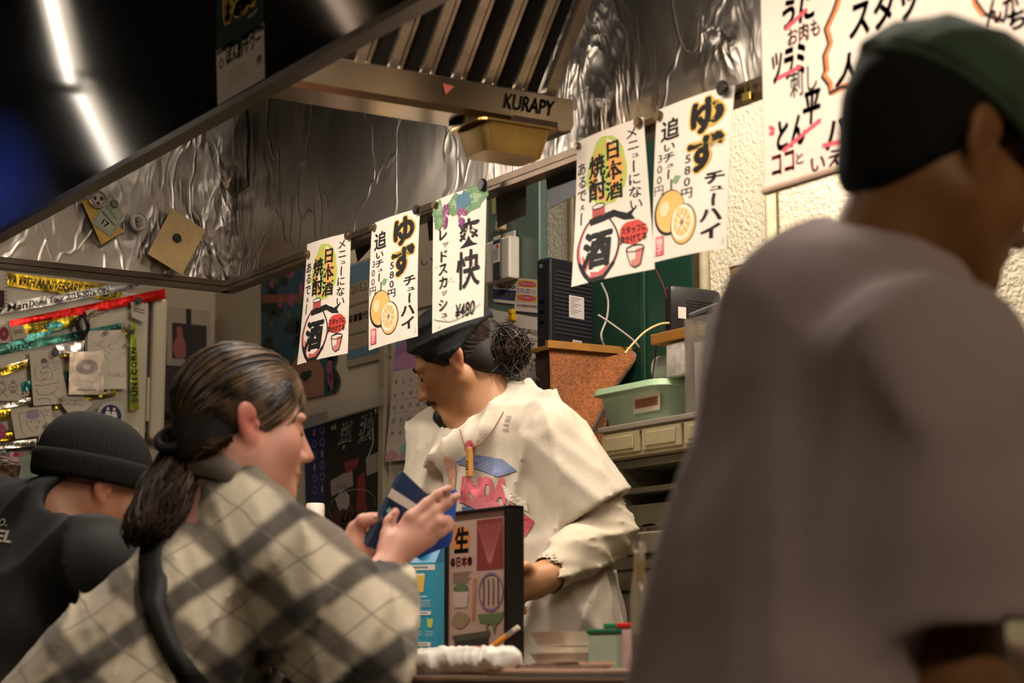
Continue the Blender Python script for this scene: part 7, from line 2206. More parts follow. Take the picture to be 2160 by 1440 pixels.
# ------------------------------------------------------------------ customer in the black beanie
def build_beanie():
    fr = Frame(at(208, 1036, 3.84), (0.10, 1.0), math.radians(20), math.radians(2), 0.97)
    cf = Frame(at(204, 1018, 3.84), (0.10, 1.0), math.radians(9), math.radians(3), 0.95)
    Wb = empty('person', (1.0, -1.02, 0.0), 'person in a black ribbed beanie and black jacket with head bowed', 'person', 'people at the counter')
    nb = at(112, 1072, 3.80)
    rs, ls = at(216, 1215, 3.62), at(0, 1120, 3.98)
    pel = Vector((nb.x + 0.0, nb.y - 0.22, 0.69))
    re, rw = at(330, 1450, 3.62), at(420, 1400, 3.85)
    le, lw = at(150, 1440, 4.0), at(270, 1400, 4.05)
    lo = np.array([min(p[i] for p in (rs, ls, pel, re, rw, le, lw, fr.o)) for i in range(3)]) - 0.24
    hi = np.array([max(p[i] for p in (rs, ls, pel, re, rw, le, lw, fr.o)) for i in range(3)]) + 0.24
    F = Field(lo, hi, 0.005)
    head_shape(F, fr, cheek=1.1, jaw=1.25)
    F.cone(fr.p(0, -0.030, -0.03), nb, 0.060, 0.062, 0.03)
    F.cone(nb - Vector((0, 0, 0.06)), pel, 0.06, 0.11, 0.05)
    F.cone(nb - Vector((0, 0, 0.06)), rs, 0.045, 0.05, 0.03); F.cone(nb - Vector((0, 0, 0.06)), ls, 0.045, 0.05, 0.03)
    F.chain([rs, re, rw], [0.052, 0.045, 0.03], 0.02); F.chain([ls, le, lw], [0.052, 0.045, 0.03], 0.02)
    for w_, e_ in ((rw, re), (lw, le)):
        dv = (w_ - e_).normalized(); sd = dv.cross(Vector((0, 0, 1))).normalized()
        F.cone(w_, w_ + dv * 0.07, 0.03, 0.033, 0.02)
        for j in range(4):
            b_ = w_ + dv * 0.075 + sd * (0.018 * (j - 1.5))
            finger(F, [b_, b_ + dv * 0.035 + Vector((0, 0, 0.008)), b_ + dv * 0.06 - Vector((0, 0, 0.008)), b_ + dv * 0.07 - Vector((0, 0, 0.025))], 0.010, 0.0078)
        t0 = w_ + dv * 0.03 + sd * 0.03
        finger(F, [t0, t0 + dv * 0.03 + sd * 0.012, t0 + dv * 0.055 + sd * 0.01], 0.012, 0.009)
    body, V, Q = field_obj(F, 'body', skin_material('#a06e50'), Wb, 1, tint_fn(fr, '#a8765a', '#8f5a48', '#b4705a'))
    # short beard along the jaw
    B = Field(np.array(fr.p(0, 0.04, -0.07)) - 0.12, np.array(fr.p(0, 0.04, -0.07)) + 0.12, 0.004)
    for sx in (1, -1): B.chain([fr.p(sx * 0.066, 0.018, -0.030), fr.p(sx * 0.058, 0.03, -0.068), fr.p(sx * 0.02, 0.078, -0.104), fr.p(0, 0.086, -0.108)], [0.006, 0.014, 0.016, 0.016], 0.012)
    field_obj(B, 'beard', hair_material('#1d1510', '#4a3626'), Wb, 1)
    # beanie: ribbed dome with a turned up cuff
    def ring(z, rx, ry, yo, rib, n=216):
        out = []
        for k in range(n):
            t = 2 * math.pi * k / n
            q = 1 + rib * (0.5 + 0.5 * math.cos(72 * t))
            out.append(cf.p(rx * q * math.cos(t), yo + ry * q * math.sin(t), z))
        return out
    HCy, HCz = -0.012, 0.036
    def rows(spec, rib):
        vs, fs = [], []
        n = 216
        for z, rx, ry, yo in spec: vs += ring(z, rx, ry, yo, rib)
        for j in range(len(spec) - 1):
            for k in range(n):
                a, b = j * n + k, j * n + (k + 1) % n
                fs.append((a, b, b + n, a + n))
        fs.append(tuple(range(len(vs) - n, len(vs))))
        return vs, fs
    knit = mat('#100f0d', rough=0.95, vary=0.12, scale=60, bump=0.35, bscale=500, name='black_knit')
    # tilt the cuff: higher at the front, lower at the back
    sh = lambda z, y: z
    spec = []
    for k in range(13):
        t = k / 12
        a = t * math.pi / 2
        spec.append((0.030 + 0.106 * math.sin(a), 0.0905 * math.cos(a) ** 0.8 + 0.001, 0.114 * math.cos(a) ** 0.8 + 0.001, -0.010 - 0.012 * math.sin(a)))
    vs, fs = rows(spec, 0.030)
    bn = link_mesh('beanie', vs, fs, knit, Wb, smooth=True)
    cs = [(0.000, 0.0900, 0.1130, -0.010), (-0.004, 0.0945, 0.1175, -0.010), (0.006, 0.0985, 0.1215, -0.010), (0.030, 0.1000, 0.1230, -0.010), (0.042, 0.0985, 0.1215, -0.011), (0.048, 0.094, 0.117, -0.011), (0.046, 0.089, 0.112, -0.011)]
    vs, fs = rows(cs, 0.022)
    link_mesh('cuff', vs, fs[:-1], knit, bn, smooth=True)
    # jacket
    spine = (nb - pel).normalized(); side = (rs - ls).normalized(); back = side.cross(spine); back = -back if back.y > 0 else back
    G = Field(lo - 0.05, hi + 0.05, 0.008)
    Rm = np.array([[side[i], back[i], spine[i]] for i in range(3)])
    for t, wdt, dep in ((0.02, 0.18, 0.10), (0.2, 0.205, 0.135), (0.45, 0.215, 0.155), (0.72, 0.215, 0.16), (0.98, 0.22, 0.165)):
        G.ell((rs + ls) / 2 * (1 - t) + pel * t, (wdt, dep, 0.13), Rm, 0.06)
    G.cone(nb - spine * 0.02, rs, 0.066, 0.082, 0.05); G.cone(nb - spine * 0.02, ls, 0.070, 0.085, 0.05)
    G.chain([rs, re, rw.lerp(re, 0.1)], [0.078, 0.080, 0.055], 0.07); G.chain([ls, le, lw.lerp(le, 0.1)], [0.078, 0.08, 0.055], 0.07)
    G.warp(folds(41, 0.010, 28, axis=spine, stretch=3))
    cd = (fr.p(0, -0.03, -0.03) - nb).normalized()
    G.ell(at(196, 1062, 3.74), (0.088, 0.088, 0.062), None, 0.012, True)
    jacket, JV, JQ = field_obj(G, 'jacket', mat('#12110f', rough=0.78, vary=0.1, bump=0.1, bscale=80, name='black_nylon'), Wb, 2)
    # lettering on the back
    p0 = at(-66, 1086, 3.70)
    dirn = ray(10, 1115).normalized()
    ux = (RIGHT - Vector((0, 0, 0.10))).normalized(); vy = (dirn.cross(ux)).normalized()
    vy = -vy if vy.z > 0 else vy
    def draw(A):
        A.text('white_lettering', '#a89f92', 'no.', 0.52, 0.0, 0.86, 0.28, shear=0.3)
        A.text('white_lettering', '#a89f92', 'BEL', 0.40, 0.42, 1.0, 0.88, bold=0.03, shear=0.2)
    decal(jacket, JV, JQ, p0, ux, vy, 0.083, 0.048, dirn, draw, sub=2)
    lower_body(Wb, pel, (0.1, 1), '#1c1c1e', 0.6)
    stool((pel.x, pel.y - 0.02), 0.585, 'dark round stool under the person in the black beanie')
build_beanie()

# ------------------------------------------------------------------ customer at the far left, only the hair in view
def build_far():
    fr = Frame(at(-52, 1072, 4.62), (0.05, 1.0), math.radians(20), 0, 1.0)
    Wf = empty('person', (fr.o.x, fr.o.y - 0.25, 0.0), 'person with brown wavy hair beyond the black beanie', 'person', 'people at the counter')
    nb = fr.p(0, -0.06, -0.16); rs, ls = nb + Vector((0.18, 0.02, -0.06)), nb + Vector((-0.18, 0.02, -0.06))
    pel = Vector((nb.x, nb.y - 0.2, 0.69))
    re, le = rs + Vector((0.06, 0.12, -0.24)), ls + Vector((-0.06, 0.12, -0.24))
    rw, lw = re + Vector((-0.05, 0.22, 0.03)), le + Vector((0.05, 0.22, 0.03))
    lo, hi = np.array((nb.x - 0.5, nb.y - 0.5, 0.5)), np.array((nb.x + 0.5, nb.y + 0.6, fr.o.z + 0.25))
    F = Field(lo, hi, 0.007)
    head_shape(F, fr); F.cone(fr.p(0, -0.03, -0.04), nb, 0.055, 0.06, 0.03); F.cone(nb - Vector((0, 0, 0.06)), pel, 0.06, 0.10, 0.05)
    F.cone(nb, rs, 0.06, 0.05, 0.04); F.cone(nb, ls, 0.06, 0.05, 0.04)
    for sh_, e_, w_ in ((rs, re, rw), (ls, le, lw)):
        F.chain([sh_, e_, w_], [0.05, 0.042, 0.028], 0.02)
        dv = (w_ - e_).normalized(); sd = dv.cross(Vector((0, 0, 1))).normalized()
        F.cone(w_, w_ + dv * 0.07, 0.027, 0.03, 0.02)
        for j in range(4):
            b_ = w_ + dv * 0.075 + sd * (0.017 * (j - 1.5))
            finger(F, [b_, b_ + dv * 0.04, b_ + dv * 0.065 - Vector((0, 0, 0.012))], 0.010, 0.008)
        finger(F, [w_ + dv * 0.03 + sd * 0.03, w_ + dv * 0.065 + sd * 0.045], 0.012, 0.009)
    field_obj(F, 'body', skin_material('#a8765a'), Wf, 1, tint_fn(fr, '#a8765a', '#8f5a48', '#b4705a'))
    HC, HR = (0, -0.012, 0.036), (0.088, 0.112, 0.102)
    H = Field(np.array(fr.o) - 0.22, np.array(fr.o) + 0.22, 0.006)
    H.ell(fr.p(*HC), HR, fr.R, 0.01); H.ell(fr.p(0, -0.06, -0.05), (0.07, 0.055, 0.07), fr.R, 0.03)
    H.warp(folds(77, 0.010, 90)); H.cut(fr.p(0, 0.06, 0.0), fr.f)
    hair, _, _ = field_obj(H, 'hair', hair_material('#1d1510', '#5a4432', 0.35), Wf, 1)
    rnd = random.Random(3); mb = MB()
    for i in range(200):
        a0 = Vector((rnd.uniform(-1, 1), rnd.uniform(-.4, .5), 1)); a1 = Vector((rnd.uniform(-1, 1), -0.8, rnd.uniform(-0.9, 0.0)))
        strand_mesh(mb, [cap_point(fr, HC, HR, slerp(a0, a1, k / 8), 1.01 + 0.03 * math.sin(k * 1.7 + i)) for k in range(9)], 0.003, 0.002, 4)
    mb.build('wavy_strands', hair_material('#1d1510', '#6b5340', 0.32), hair, smooth=True)['kind'] = 'stuff'
    G = Field(lo - 0.03, hi + 0.03, 0.009)
    for t, wdt, dep in ((0.05, 0.17, 0.10), (0.3, 0.19, 0.13), (0.6, 0.19, 0.14), (0.95, 0.19, 0.15)):
        G.ell((rs + ls) / 2 * (1 - t) + pel * t, (wdt, dep, 0.13), None, 0.06)
    G.chain([rs, re, rw.lerp(re, 0.1)], [0.08, 0.07, 0.05], 0.05); G.chain([ls, le, lw.lerp(le, 0.1)], [0.08, 0.07, 0.05], 0.05); G.cone(nb - Vector((0, 0, 0.03)), rs, 0.065, 0.075, 0.04); G.cone(nb - Vector((0, 0, 0.03)), ls, 0.065, 0.075, 0.04)
    G.warp(folds(52, 0.01, 34))
    field_obj(G, 'sweater', mat('#2a2522', rough=0.9, vary=0.1, name='dark_wool'), Wf, 2)
    lower_body(Wf, pel, (0.05, 1), '#23232a', 0.6)
    stool((pel.x, pel.y - 0.02), 0.585, 'dark round stool under the person with wavy hair')
build_far()

# ------------------------------------------------------------------ customer in the green cap at the right, near the lens
def build_near():
    fr = Frame(at(1990, 346, 1.97), (0.12, 1.0), math.radians(22), math.radians(0), 0.94)
    Wn = empty('person', (3.2, -0.95, 0.0), 'person in a green cap and mauve grey tee with bent back', 'person', 'people at the counter')
    nb = at(1846, 606, 1.96)
    rs, ls = at(1965, 815, 1.78), at(1735, 770, 2.13)
    pel = Vector((nb.x - 0.01, nb.y - 0.17, 0.66))
    re, rw = at(2010, 1440, 1.76), at(2230, 1440, 1.98)
    le, lw = at(1790, 1330, 2.25), at(1960, 1400, 2.4)
    lo = np.array([min(p[i] for p in (rs, ls, pel, re, rw, le, lw, fr.o)) for i in range(3)]) - 0.26
    hi = np.array([max(p[i] for p in (rs, ls, pel, re, rw, le, lw, fr.o)) for i in range(3)]) + 0.26
    F = Field(lo, hi, 0.0045)
    head_shape(F, fr, cheek=1.15, jaw=1.2, ear=1.22)
    F.cone(fr.p(0, -0.024, -0.04), nb, 0.056, 0.060, 0.03)
    F.cone(nb - Vector((0, 0, 0.06)), pel, 0.06, 0.10, 0.05)
    F.cone(nb - Vector((0, 0, 0.06)), rs, 0.045, 0.05, 0.03); F.cone(nb - Vector((0, 0, 0.06)), ls, 0.045, 0.05, 0.03)
    F.chain([rs, re, rw], [0.055, 0.046, 0.03], 0.02); F.chain([ls, le, lw], [0.055, 0.046, 0.03], 0.02)
    for w_, e_ in ((rw, re), (lw, le)):
        dv = (w_ - e_).normalized(); sd = dv.cross(Vector((0, 0, 1))).normalized()
        F.cone(w_, w_ + dv * 0.07, 0.03, 0.032, 0.02)
        for j in range(4):
            b_ = w_ + dv * 0.075 + sd * (0.018 * (j - 1.5))
            finger(F, [b_, b_ + dv * 0.035 + Vector((0, 0, 0.006)), b_ + dv * 0.06 - Vector((0, 0, 0.006)), b_ + dv * 0.072 - Vector((0, 0, 0.022))], 0.010, 0.0078)
        t0 = w_ + dv * 0.03 + sd * 0.03
        finger(F, [t0, t0 + dv * 0.03 + sd * 0.012, t0 + dv * 0.055 + sd * 0.01], 0.012, 0.009)
    body, V, Q = field_obj(F, 'body', skin_material('#96663f'), Wn, 1, tint_fn(fr, '#96683f', '#7d4d38', '#8f5a38'))
    # short black hair
    HC, HR = (0, -0.012, 0.036), (0.0835, 0.108, 0.098)
    black = hair_material('#050404', '#120d0a', 0.85)
    H = Field(np.array(fr.o) - 0.22, np.array(fr.o) + 0.22, 0.005)
    H.ell(fr.p(*HC), HR, fr.R, 0.01)
    H.ell(fr.p(0, -0.056, -0.036), (0.060, 0.043, 0.058), fr.R, 0.03)
    for sx in (1, -1): H.cone(fr.p(sx * 0.075, 0.030, 0.03), fr.p(sx * 0.070, 0.022, -0.018), 0.010, 0.006, 0.012)
    H.warp(lambda P: (0.0012 * np.sin(P[:, 0] * 700) * np.sin(P[:, 1] * 650) * np.sin(P[:, 2] * 300)).astype(np.float32))
    H.cut(fr.p(0, 0.060, 0.030), fr.f * 0.95 - fr.u * 0.31)
    H.cut(fr.p(0, -0.012, -0.022), (fr.f * 0.66 - fr.u * 0.75).normalized(), 0.03)
    for sx in (1, -1): H.ell(fr.p(sx * 0.088, -0.008, -0.002), (0.022, 0.024, 0.036), fr.R, 0.008, True)
    field_obj(H, 'hair', black, Wn, 2)
    # brimless green cap
    K = Field(np.array(fr.o) - 0.22, np.array(fr.o) + 0.22, 0.005)
    K.ell(fr.p(0, 0.0, 0.054), (0.096, 0.120, 0.092), fr.R, 0.01)
    K.warp(folds(61, 0.003, 40))
    cn = (-fr.u * 0.96 - fr.f * 0.28).normalized()
    K.cut(fr.p(0, 0.0, 0.036), cn)
    felt = mat('#3d5440', rough=0.9, vary=0.18, scale=25, bump=0.2, bscale=200, sheen=0.3, name='green_felt')
    cap, _, _ = field_obj(K, 'green_cap', felt, Wn, 2)
    bp = []
    for k in range(41):
        t = 2 * math.pi * k / 40
        zz = 0.036 - 0.29 * 0.114 * math.sin(t)
        bp.append(fr.p(0.0935 * math.cos(t), 0.0 + 0.117 * math.sin(t), zz))
    MB().tube(bp, 0.007, 8, caps=False).build('cap_band', felt, cap, smooth=True)
    # glasses
    gl = empty('eyeglasses', fr.p(0, 0.1, 0.005), 'dark framed glasses worn under the green cap', 'glasses')
    M_gl = mat('#16130f', rough=0.3, vary=0, name='glasses_frame')
    for sx in (1, -1):
        MB().tube([fr.p(sx * 0.082, -0.016, 0.018), fr.p(sx * 0.081, 0.04, 0.014), fr.p(sx * 0.072, 0.104, 0.010)], 0.0022, 6).build('temple', M_gl, gl)
        MB().tube([fr.p(sx * 0.038 + 0.030 * math.cos(x), 0.108 - 0.004 * abs(math.cos(x)), 0.003 + 0.019 * math.sin(x)) for x in [2 * math.pi * k / 20 for k in range(21)]], 0.0018, 6, caps=False).build('rim', M_gl, gl)
    MB().tube([fr.p(-0.009, 0.110, 0.006), fr.p(0, 0.113, 0.009), fr.p(0.009, 0.110, 0.006)], 0.0018, 6).build('bridge', M_gl, gl)
    # tee
    spine = (nb - pel).normalized(); side = (rs - ls).normalized(); back = side.cross(spine); back = -back if back.y > 0 else back
    G = Field(lo - 0.05, hi + 0.05, 0.008)
    Rm = np.array([[side[i], back[i], spine[i]] for i in range(3)])
    for t, wdt, dep in ((0.06, 0.165, 0.10), (0.22, 0.185, 0.122), (0.45, 0.18, 0.126), (0.72, 0.175, 0.118), (0.99, 0.17, 0.115)):
        G.ell((rs + ls) / 2 * (1 - t) + pel * t + back * 0.01, (wdt, dep, 0.14), Rm, 0.06)
    G.cone(nb - spine * 0.05, rs, 0.066, 0.080, 0.05); G.cone(nb - spine * 0.05, ls, 0.066, 0.080, 0.05)
    G.ell(at(1725, 745, 2.0), (0.16, 0.10, 0.11), Rm, 0.06); G.cone(nb - spine * 0.03, nb - spine * 0.12, 0.07, 0.10, 0.05)
    hem, lhem = rs.lerp(re, 0.80), ls.lerp(le, 0.80)
    ua = (re - rs).normalized()
    S = Field(lo - 0.05, hi + 0.05, 0.008)
    S.chain([rs, rs.lerp(hem, 0.5), hem + ua * 0.06], [0.078, 0.090, 0.104], 0.05)
    S.warp(folds(74, 0.008, 22, axis=ua, stretch=4))
    S.cone(hem - ua * 0.06, re + ua * 0.2, 0.080, 0.084, 0.004, True)
    S.cut(hem, (ua * 0.8 - Vector((0, 0, 0.6))).normalized(), 0.003)
    G.cone(ls, lhem, 0.082, 0.09, 0.05)
    G.warp(folds(71, 0.009, 18, axis=spine, stretch=5)); G.warp(folds(73, 0.005, 36, axis=ua, stretch=4))
    G.join(S, 0.045)
    cd = (fr.p(0, -0.03, -0.03) - nb).normalized()
    G.ell(nb + cd * 0.095 + fr.f * 0.022, (0.086, 0.086, 0.084), None, 0.012, True)
    
    tee, _, _ = field_obj(G, 'tee_shirt', mat('#b8a6a6', rough=0.9, vary=0.05, scale=8, bump=0.1, bscale=300, name='mauve_cotton'), Wn, 2)
    lower_body(Wn, pel, (0.1, 1), '#262428', 0.6)
    stool((pel.x, pel.y - 0.02), 0.555, 'dark round stool under the person in the green cap')
build_near()

# ================================================================== counter and what stands on it
CZ = 0.853
CYB, CYF = -0.02, -0.56          # kitchen edge, customers' edge
ctr = empty('bar_counter', (1.8, -0.3, 0), 'dark wooden bar counter between customers and kitchen', 'counter')
M_ctr = mat('#5e412c', rough=0.35, vary=0.2, scale=7, coat=0.3, name='dark_counter_wood')
MB().bbox((-0.6, CYF, CZ - 0.04), (4.3, CYB, CZ), 0.006).build('top', M_ctr, ctr)
MB().bbox((-0.6, CYF + 0.22, 0.0), (4.3, CYF + 0.25, CZ - 0.041), 0.003).build('front_panel', mat('#2a1d15', rough=0.6, vary=0.15, name='panel_wood'), ctr)
def cpos(px, y):     # point on the counter top in the column seen at px
    p = on(px, 1400, 1, y)
    return Vector((p.x, y, CZ))
# menu stand
my = -0.20
p0, p1 = on(937, 1082, 1, my), on(1066, 1064, 1, my)
zt_ = (p0.z + p1.z) / 2
ms = empty('menu_stand', ((p0.x + p1.x) / 2, my, CZ), 'black framed tabletop menu stand on the counter', 'menu stand')
M_frm = mat('#14110f', rough=0.3, vary=0.05, name='black_frame')
fx0, fx1 = p0.x, p1.x
MB().bbox((fx0, my, CZ), (fx0 + 0.008, my + 0.034, zt_), 0.002).build('frame_side', M_frm, ms)
MB().bbox((fx1 - 0.006, my, CZ), (fx1 + 0.008, my + 0.034, zt_), 0.002).build('frame_side', M_frm, ms)
MB().bbox((fx0, my, zt_ - 0.007), (fx1 + 0.008, my + 0.034, zt_), 0.002).build('frame_top', M_frm, ms)
MB().bbox((fx0, my, CZ), (fx1 + 0.008, my + 0.034, CZ + 0.008), 0.002).build('frame_foot', M_frm, ms)
sx0, sx1, sz1, sz0 = fx0 + 0.006, fx1 - 0.004, zt_ - 0.006, CZ + 0.006
SP = [Vector((sx0, my + 0.006, sz1)), Vector((sx1, my + 0.006, sz1)), Vector((sx1, my + 0.006, sz0)), Vector((sx0, my + 0.006, sz0))]
o, A = quad('menu_page', SP, 1, my + 0.006, mat('#b8998a', rough=0.3, vary=0.04, name='menu_print'), parent=ms)
A.poly('orange_disc', '#c8803a', blob(0.22, 0.16, 0.16, 0.09, 18, 2, 0.1))
A.text('brush_character', INK, '生', 0.10, 0.08, 0.36, 0.25, bold=0.05, shear=0.1)
A.text('red_lettering', '#b0484e', '●日本●', 0.04, 0.27, 0.42, 0.34, bold=0.04)
A.rect('red_picture', '#7d2a28', 0.50, 0.05, 0.94, 0.37)
for k in range(9): A.stroke('picture_rays', '#b86a60', [(0.72, 0.36), (0.52 + 0.05 * k, 0.08)], 0.002)
for k in range(6): A.stroke('small_print', '#8a6a60', [(0.08, 0.375 + 0.013 * k), (0.40 - 0.02 * (k % 3), 0.375 + 0.013 * k)], 0.0015)
A.poly('green_garnish', '#5a6b45', blob(0.22, 0.47, 0.13, 0.035, 14, 5, 0.3))
A.poly('pale_dish', '#bfa89a', [(0.08, 0.50), (0.36, 0.50), (0.33, 0.60), (0.12, 0.60)])
A.poly('brown_food', '#8f7a5c', blob(0.22, 0.68, 0.15, 0.05, 14, 6, 0.2))
A.poly('orange_stick', '#b0714c', [(0.44, 0.42), (0.50, 0.42), (0.47, 0.68), (0.42, 0.68)])
A.ring('purple_ring', '#766086', 0.74, 0.51, 0.20, 0.115, 0.004)
for k in range(4): A.stroke('ring_lettering', '#4a3c40', [(0.62 + 0.08 * k, 0.43), (0.625 + 0.08 * k, 0.51), (0.62 + 0.08 * k, 0.59)], 0.004)
A.poly('green_garnish', '#5a6b45', [(0.52, 0.65), (0.96, 0.64), (0.90, 0.70), (0.84, 0.71), (0.80, 0.78), (0.76, 0.71), (0.70, 0.71), (0.68, 0.77), (0.64, 0.70), (0.56, 0.70)])
A.poly('dark_grill', '#2a241f', [(0.12, 0.80), (0.70, 0.78), (0.72, 0.92), (0.16, 0.94)])
A.poly('grill_rim', '#4c463a', [(0.08, 0.78), (0.74, 0.75), (0.72, 0.79), (0.12, 0.82)])
A.rect('grill_label', '#a8958a', 0.26, 0.86, 0.54, 0.91)
A.poly('orange_food', '#a8602e', [(0.74, 0.9), (0.96, 0.86), (0.96, 0.99), (0.78, 0.99)])
A.build()
MB().box((sx0, my + 0.002, sz0), (sx1, my + 0.004, sz1)).build('clear_cover', mat('#3a3632', rough=0.06, vary=0, alpha=0.06, name='clear_acrylic'), ms)
# juice carton
cy_ = -0.17
pc = Vector((on(898, 1400, 1, cy_).x, cy_, CZ))
ang = math.atan2(-CY, SY) if False else math.radians(-26)
ca, sa = math.cos(math.radians(34)), math.sin(math.radians(34))
ex, ey = Vector((ca, sa, 0)), Vector((-sa, ca, 0))
hw = 0.0365
ct = empty('drink_carton', pc, 'blue paper drink carton with printed recipe behind the wallet holder', 'carton')
zsh = on(900, 1188, 1, cy_).z
M_cblue = mat('#2f8fae', rough=0.4, vary=0.03, name='carton_blue')
MB().obox(pc - ex * hw - ey * hw, ex * 2 * hw, ey * 2 * hw, Vector((0, 0, zsh - CZ))).build('body', M_cblue, ct)
r0_ = pc - ex * hw - ey * hw + Vector((0, 0, zsh - CZ))
gable = [r0_, r0_ + ex * 2 * hw, r0_ + ex * 2 * hw + ey * 2 * hw, r0_ + ey * 2 * hw, r0_ + ey * hw + Vector((0, 0, 0.042)), r0_ + ex * 2 * hw + ey * hw + Vector((0, 0, 0.042))]
gb = MB(); gb.add(gable, [(0, 1, 5, 4), (2, 3, 4, 5), (0, 4, 3), (1, 2, 5), (3, 2, 1, 0)]); gb.build('gable', mat('#1f6f94', rough=0.4, vary=0.05, name='carton_blue_dark'), ct)
MB().obox(gable[4] - ey * 0.0015, ex * 2 * hw, ey * 0.003, Vector((0, 0, 0.016))).build('top_seam', M_cblue, ct)
MB().lathe(r0_ + ex * hw + ey * hw * 0.45 + Vector((0, 0, 0.02)), [(0.012, 0), (0.012, 0.014), (0.010, 0.016)], 16, (-ey * 0.7 + Vector((0, 0, 0.7)))).build('screw_cap', mat('#d8d2c8', rough=0.4, vary=0, name='white_cap'), ct, smooth=True)
hh_ = zsh - CZ
def face_art(o_, u_dir, n_dir):
    return Art(ct, lambda u, v, l: o_ + u_dir * (u * 2 * hw) + Vector((0, 0, -v * hh_)) + n_dir * (l + 0.0003), 2 * hw, hh_)
A = face_art(pc - ex * hw - ey * hw + Vector((0, 0, hh_)), ex, -ey)
A.rect('white_band', '#d5cfc4', 0.0, 0.02, 1.0, 0.07)
A.bars('small_print', '#3a5a66', 0.3, 0.03, 0.8, 0.06)
A.text('white_lettering', '#d5e2e2', 'JJ', 0.20, 0.15, 0.42, 0.22, bold=0.04)
A.poly('yellow_drink', '#d8b24a', [(0.46, 0.11), (0.72, 0.11), (0.67, 0.27), (0.51, 0.27)]); A.ell('drink_top', '#e5d8b8', 0.59, 0.11, 0.13, 0.012)
A.bars('pale_lettering', '#b8d3d8', 0.34, 0.295, 0.78, 0.325)
for k in range(4): A.stroke('pale_lettering', '#9cc0c8', [(0.22, 0.345 + 0.018 * k), (0.88, 0.345 + 0.018 * k)], 0.0016)
for v in (0.44, 0.72): A.poly('white_pill', '#dcd5c8', [(0.26, v), (0.88, v), (0.90, v + 0.018), (0.88, v + 0.036), (0.26, v + 0.036), (0.24, v + 0.018)]); 
A.bars('small_print', '#3a5a66', 0.34, 0.448, 0.8, 0.468); A.bars('small_print', '#3a5a66', 0.34, 0.728, 0.8, 0.748)
for i, c in enumerate(('#79b4c4', '#8fb86a', '#b8c25a')):
    A.poly('glass_icon', c, [(0.12 + 0.33 * i, 0.51), (0.30 + 0.33 * i, 0.51), (0.27 + 0.33 * i, 0.59), (0.15 + 0.33 * i, 0.59)])
for k in range(3):
    for i in range(3): A.stroke('pale_lettering', '#9cc0c8', [(0.08 + 0.33 * i, 0.625 + 0.018 * k), (0.30 + 0.33 * i, 0.625 + 0.018 * k)], 0.0014)
A.poly('bottle_icon', '#a8ccd0', [(0.34, 0.78), (0.46, 0.78), (0.47, 0.86), (0.42, 0.90), (0.34, 0.88)]); A.ell('bottle_icon', '#a8ccd0', 0.76, 0.84, 0.08, 0.04)
A.build()
A = face_art(pc - ex * hw + ey * hw + Vector((0, 0, hh_)), -ey, -ex)
A.rect('yellow_panel', '#c8982a', 0.15, 0.24, 0.95, 0.66); A.rect('navy_panel', '#232a55', 0.3, 0.34, 0.8, 0.70); A.rect('white_mark', '#d5cfc4', 0.2, 0.2, 0.9, 0.235); A.stroke('white_lettering', '#d5cfc4', [(0.55, 0.36), (0.55, 0.66)], 0.008)
A.build()
# bottles behind the plaid shoulder
def capped_bottle(px, py_top, y, r, cap_h, body_c, label, name='sauce_bottle', neck=0.8):
    p = cpos(px, y); top = on(px, py_top, 1, y).z
    o = empty(name, p, label, 'bottle')
    hb = top - CZ - cap_h
    MB().lathe(p, [(r * 0.95, 0), (r, 0.006), (r, hb * 0.72), (r * neck, hb * 0.86), (r * neck, hb)], 24).build('body', mat(body_c, rough=0.35, vary=0.05, name='bottle_plastic'), o, smooth=True)
    MB().lathe(p + Vector((0, 0, hb)), [(r * 1.02, 0), (r * 1.05, 0.003), (r * 1.05, cap_h - 0.004), (r * 0.95, cap_h)], 24).build('cap', mat('#e0d8c8', rough=0.4, vary=0.02, name='cap_white'), o, smooth=True)
capped_bottle(660, 1062, -0.07, 0.0195, 0.040, '#c9b98f', 'tall bottle with a broad white cap behind the plaid shoulder', neck=0.82)
capped_bottle(709, 1156, -0.14, 0.0125, 0.018, '#d3cabb', 'small bottle with a white cap beside the wallet hand', neck=0.9)
# rolled towel
def towel():
    y = -0.40
    a, b = on(850, 1420, 1, y), on(1092, 1412, 1, y)
    F = Field((a.x - 0.08, y - 0.1, CZ - 0.01), (b.x + 0.08, y + 0.12, CZ + 0.10), 0.004)
    A_, B_ = Vector((a.x + 0.02, y + 0.01, CZ + 0.019)), Vector((b.x - 0.02, y, CZ + 0.020))
    F.cone(A_, B_, 0.020, 0.021, 0.01)
    F.cone(A_ + Vector((0.01, -0.03, -0.003)), A_ + Vector((0.10, -0.02, 0.0)), 0.016, 0.020, 0.012)
    F.cone(A_ + Vector((0.06, 0.02, 0.006)), B_ + Vector((-0.06, 0.02, 0.004)), 0.018, 0.016, 0.012)
    F.warp(folds(91, 0.0035, 80)); F.warp(folds(92, 0.0012, 190))
    V, Q = F.mesh()
    V[:, 2] = np.maximum(V[:, 2], CZ + 0.0005)
    tag(link_mesh('hand_towel', V, Q, mat('#f3eee4', rough=0.95, vary=0.03, bump=0.5, bscale=600, name='terry_cloth'), smooth=True), 'crumpled white hand towel rolled on the counter', 'towel')
towel()
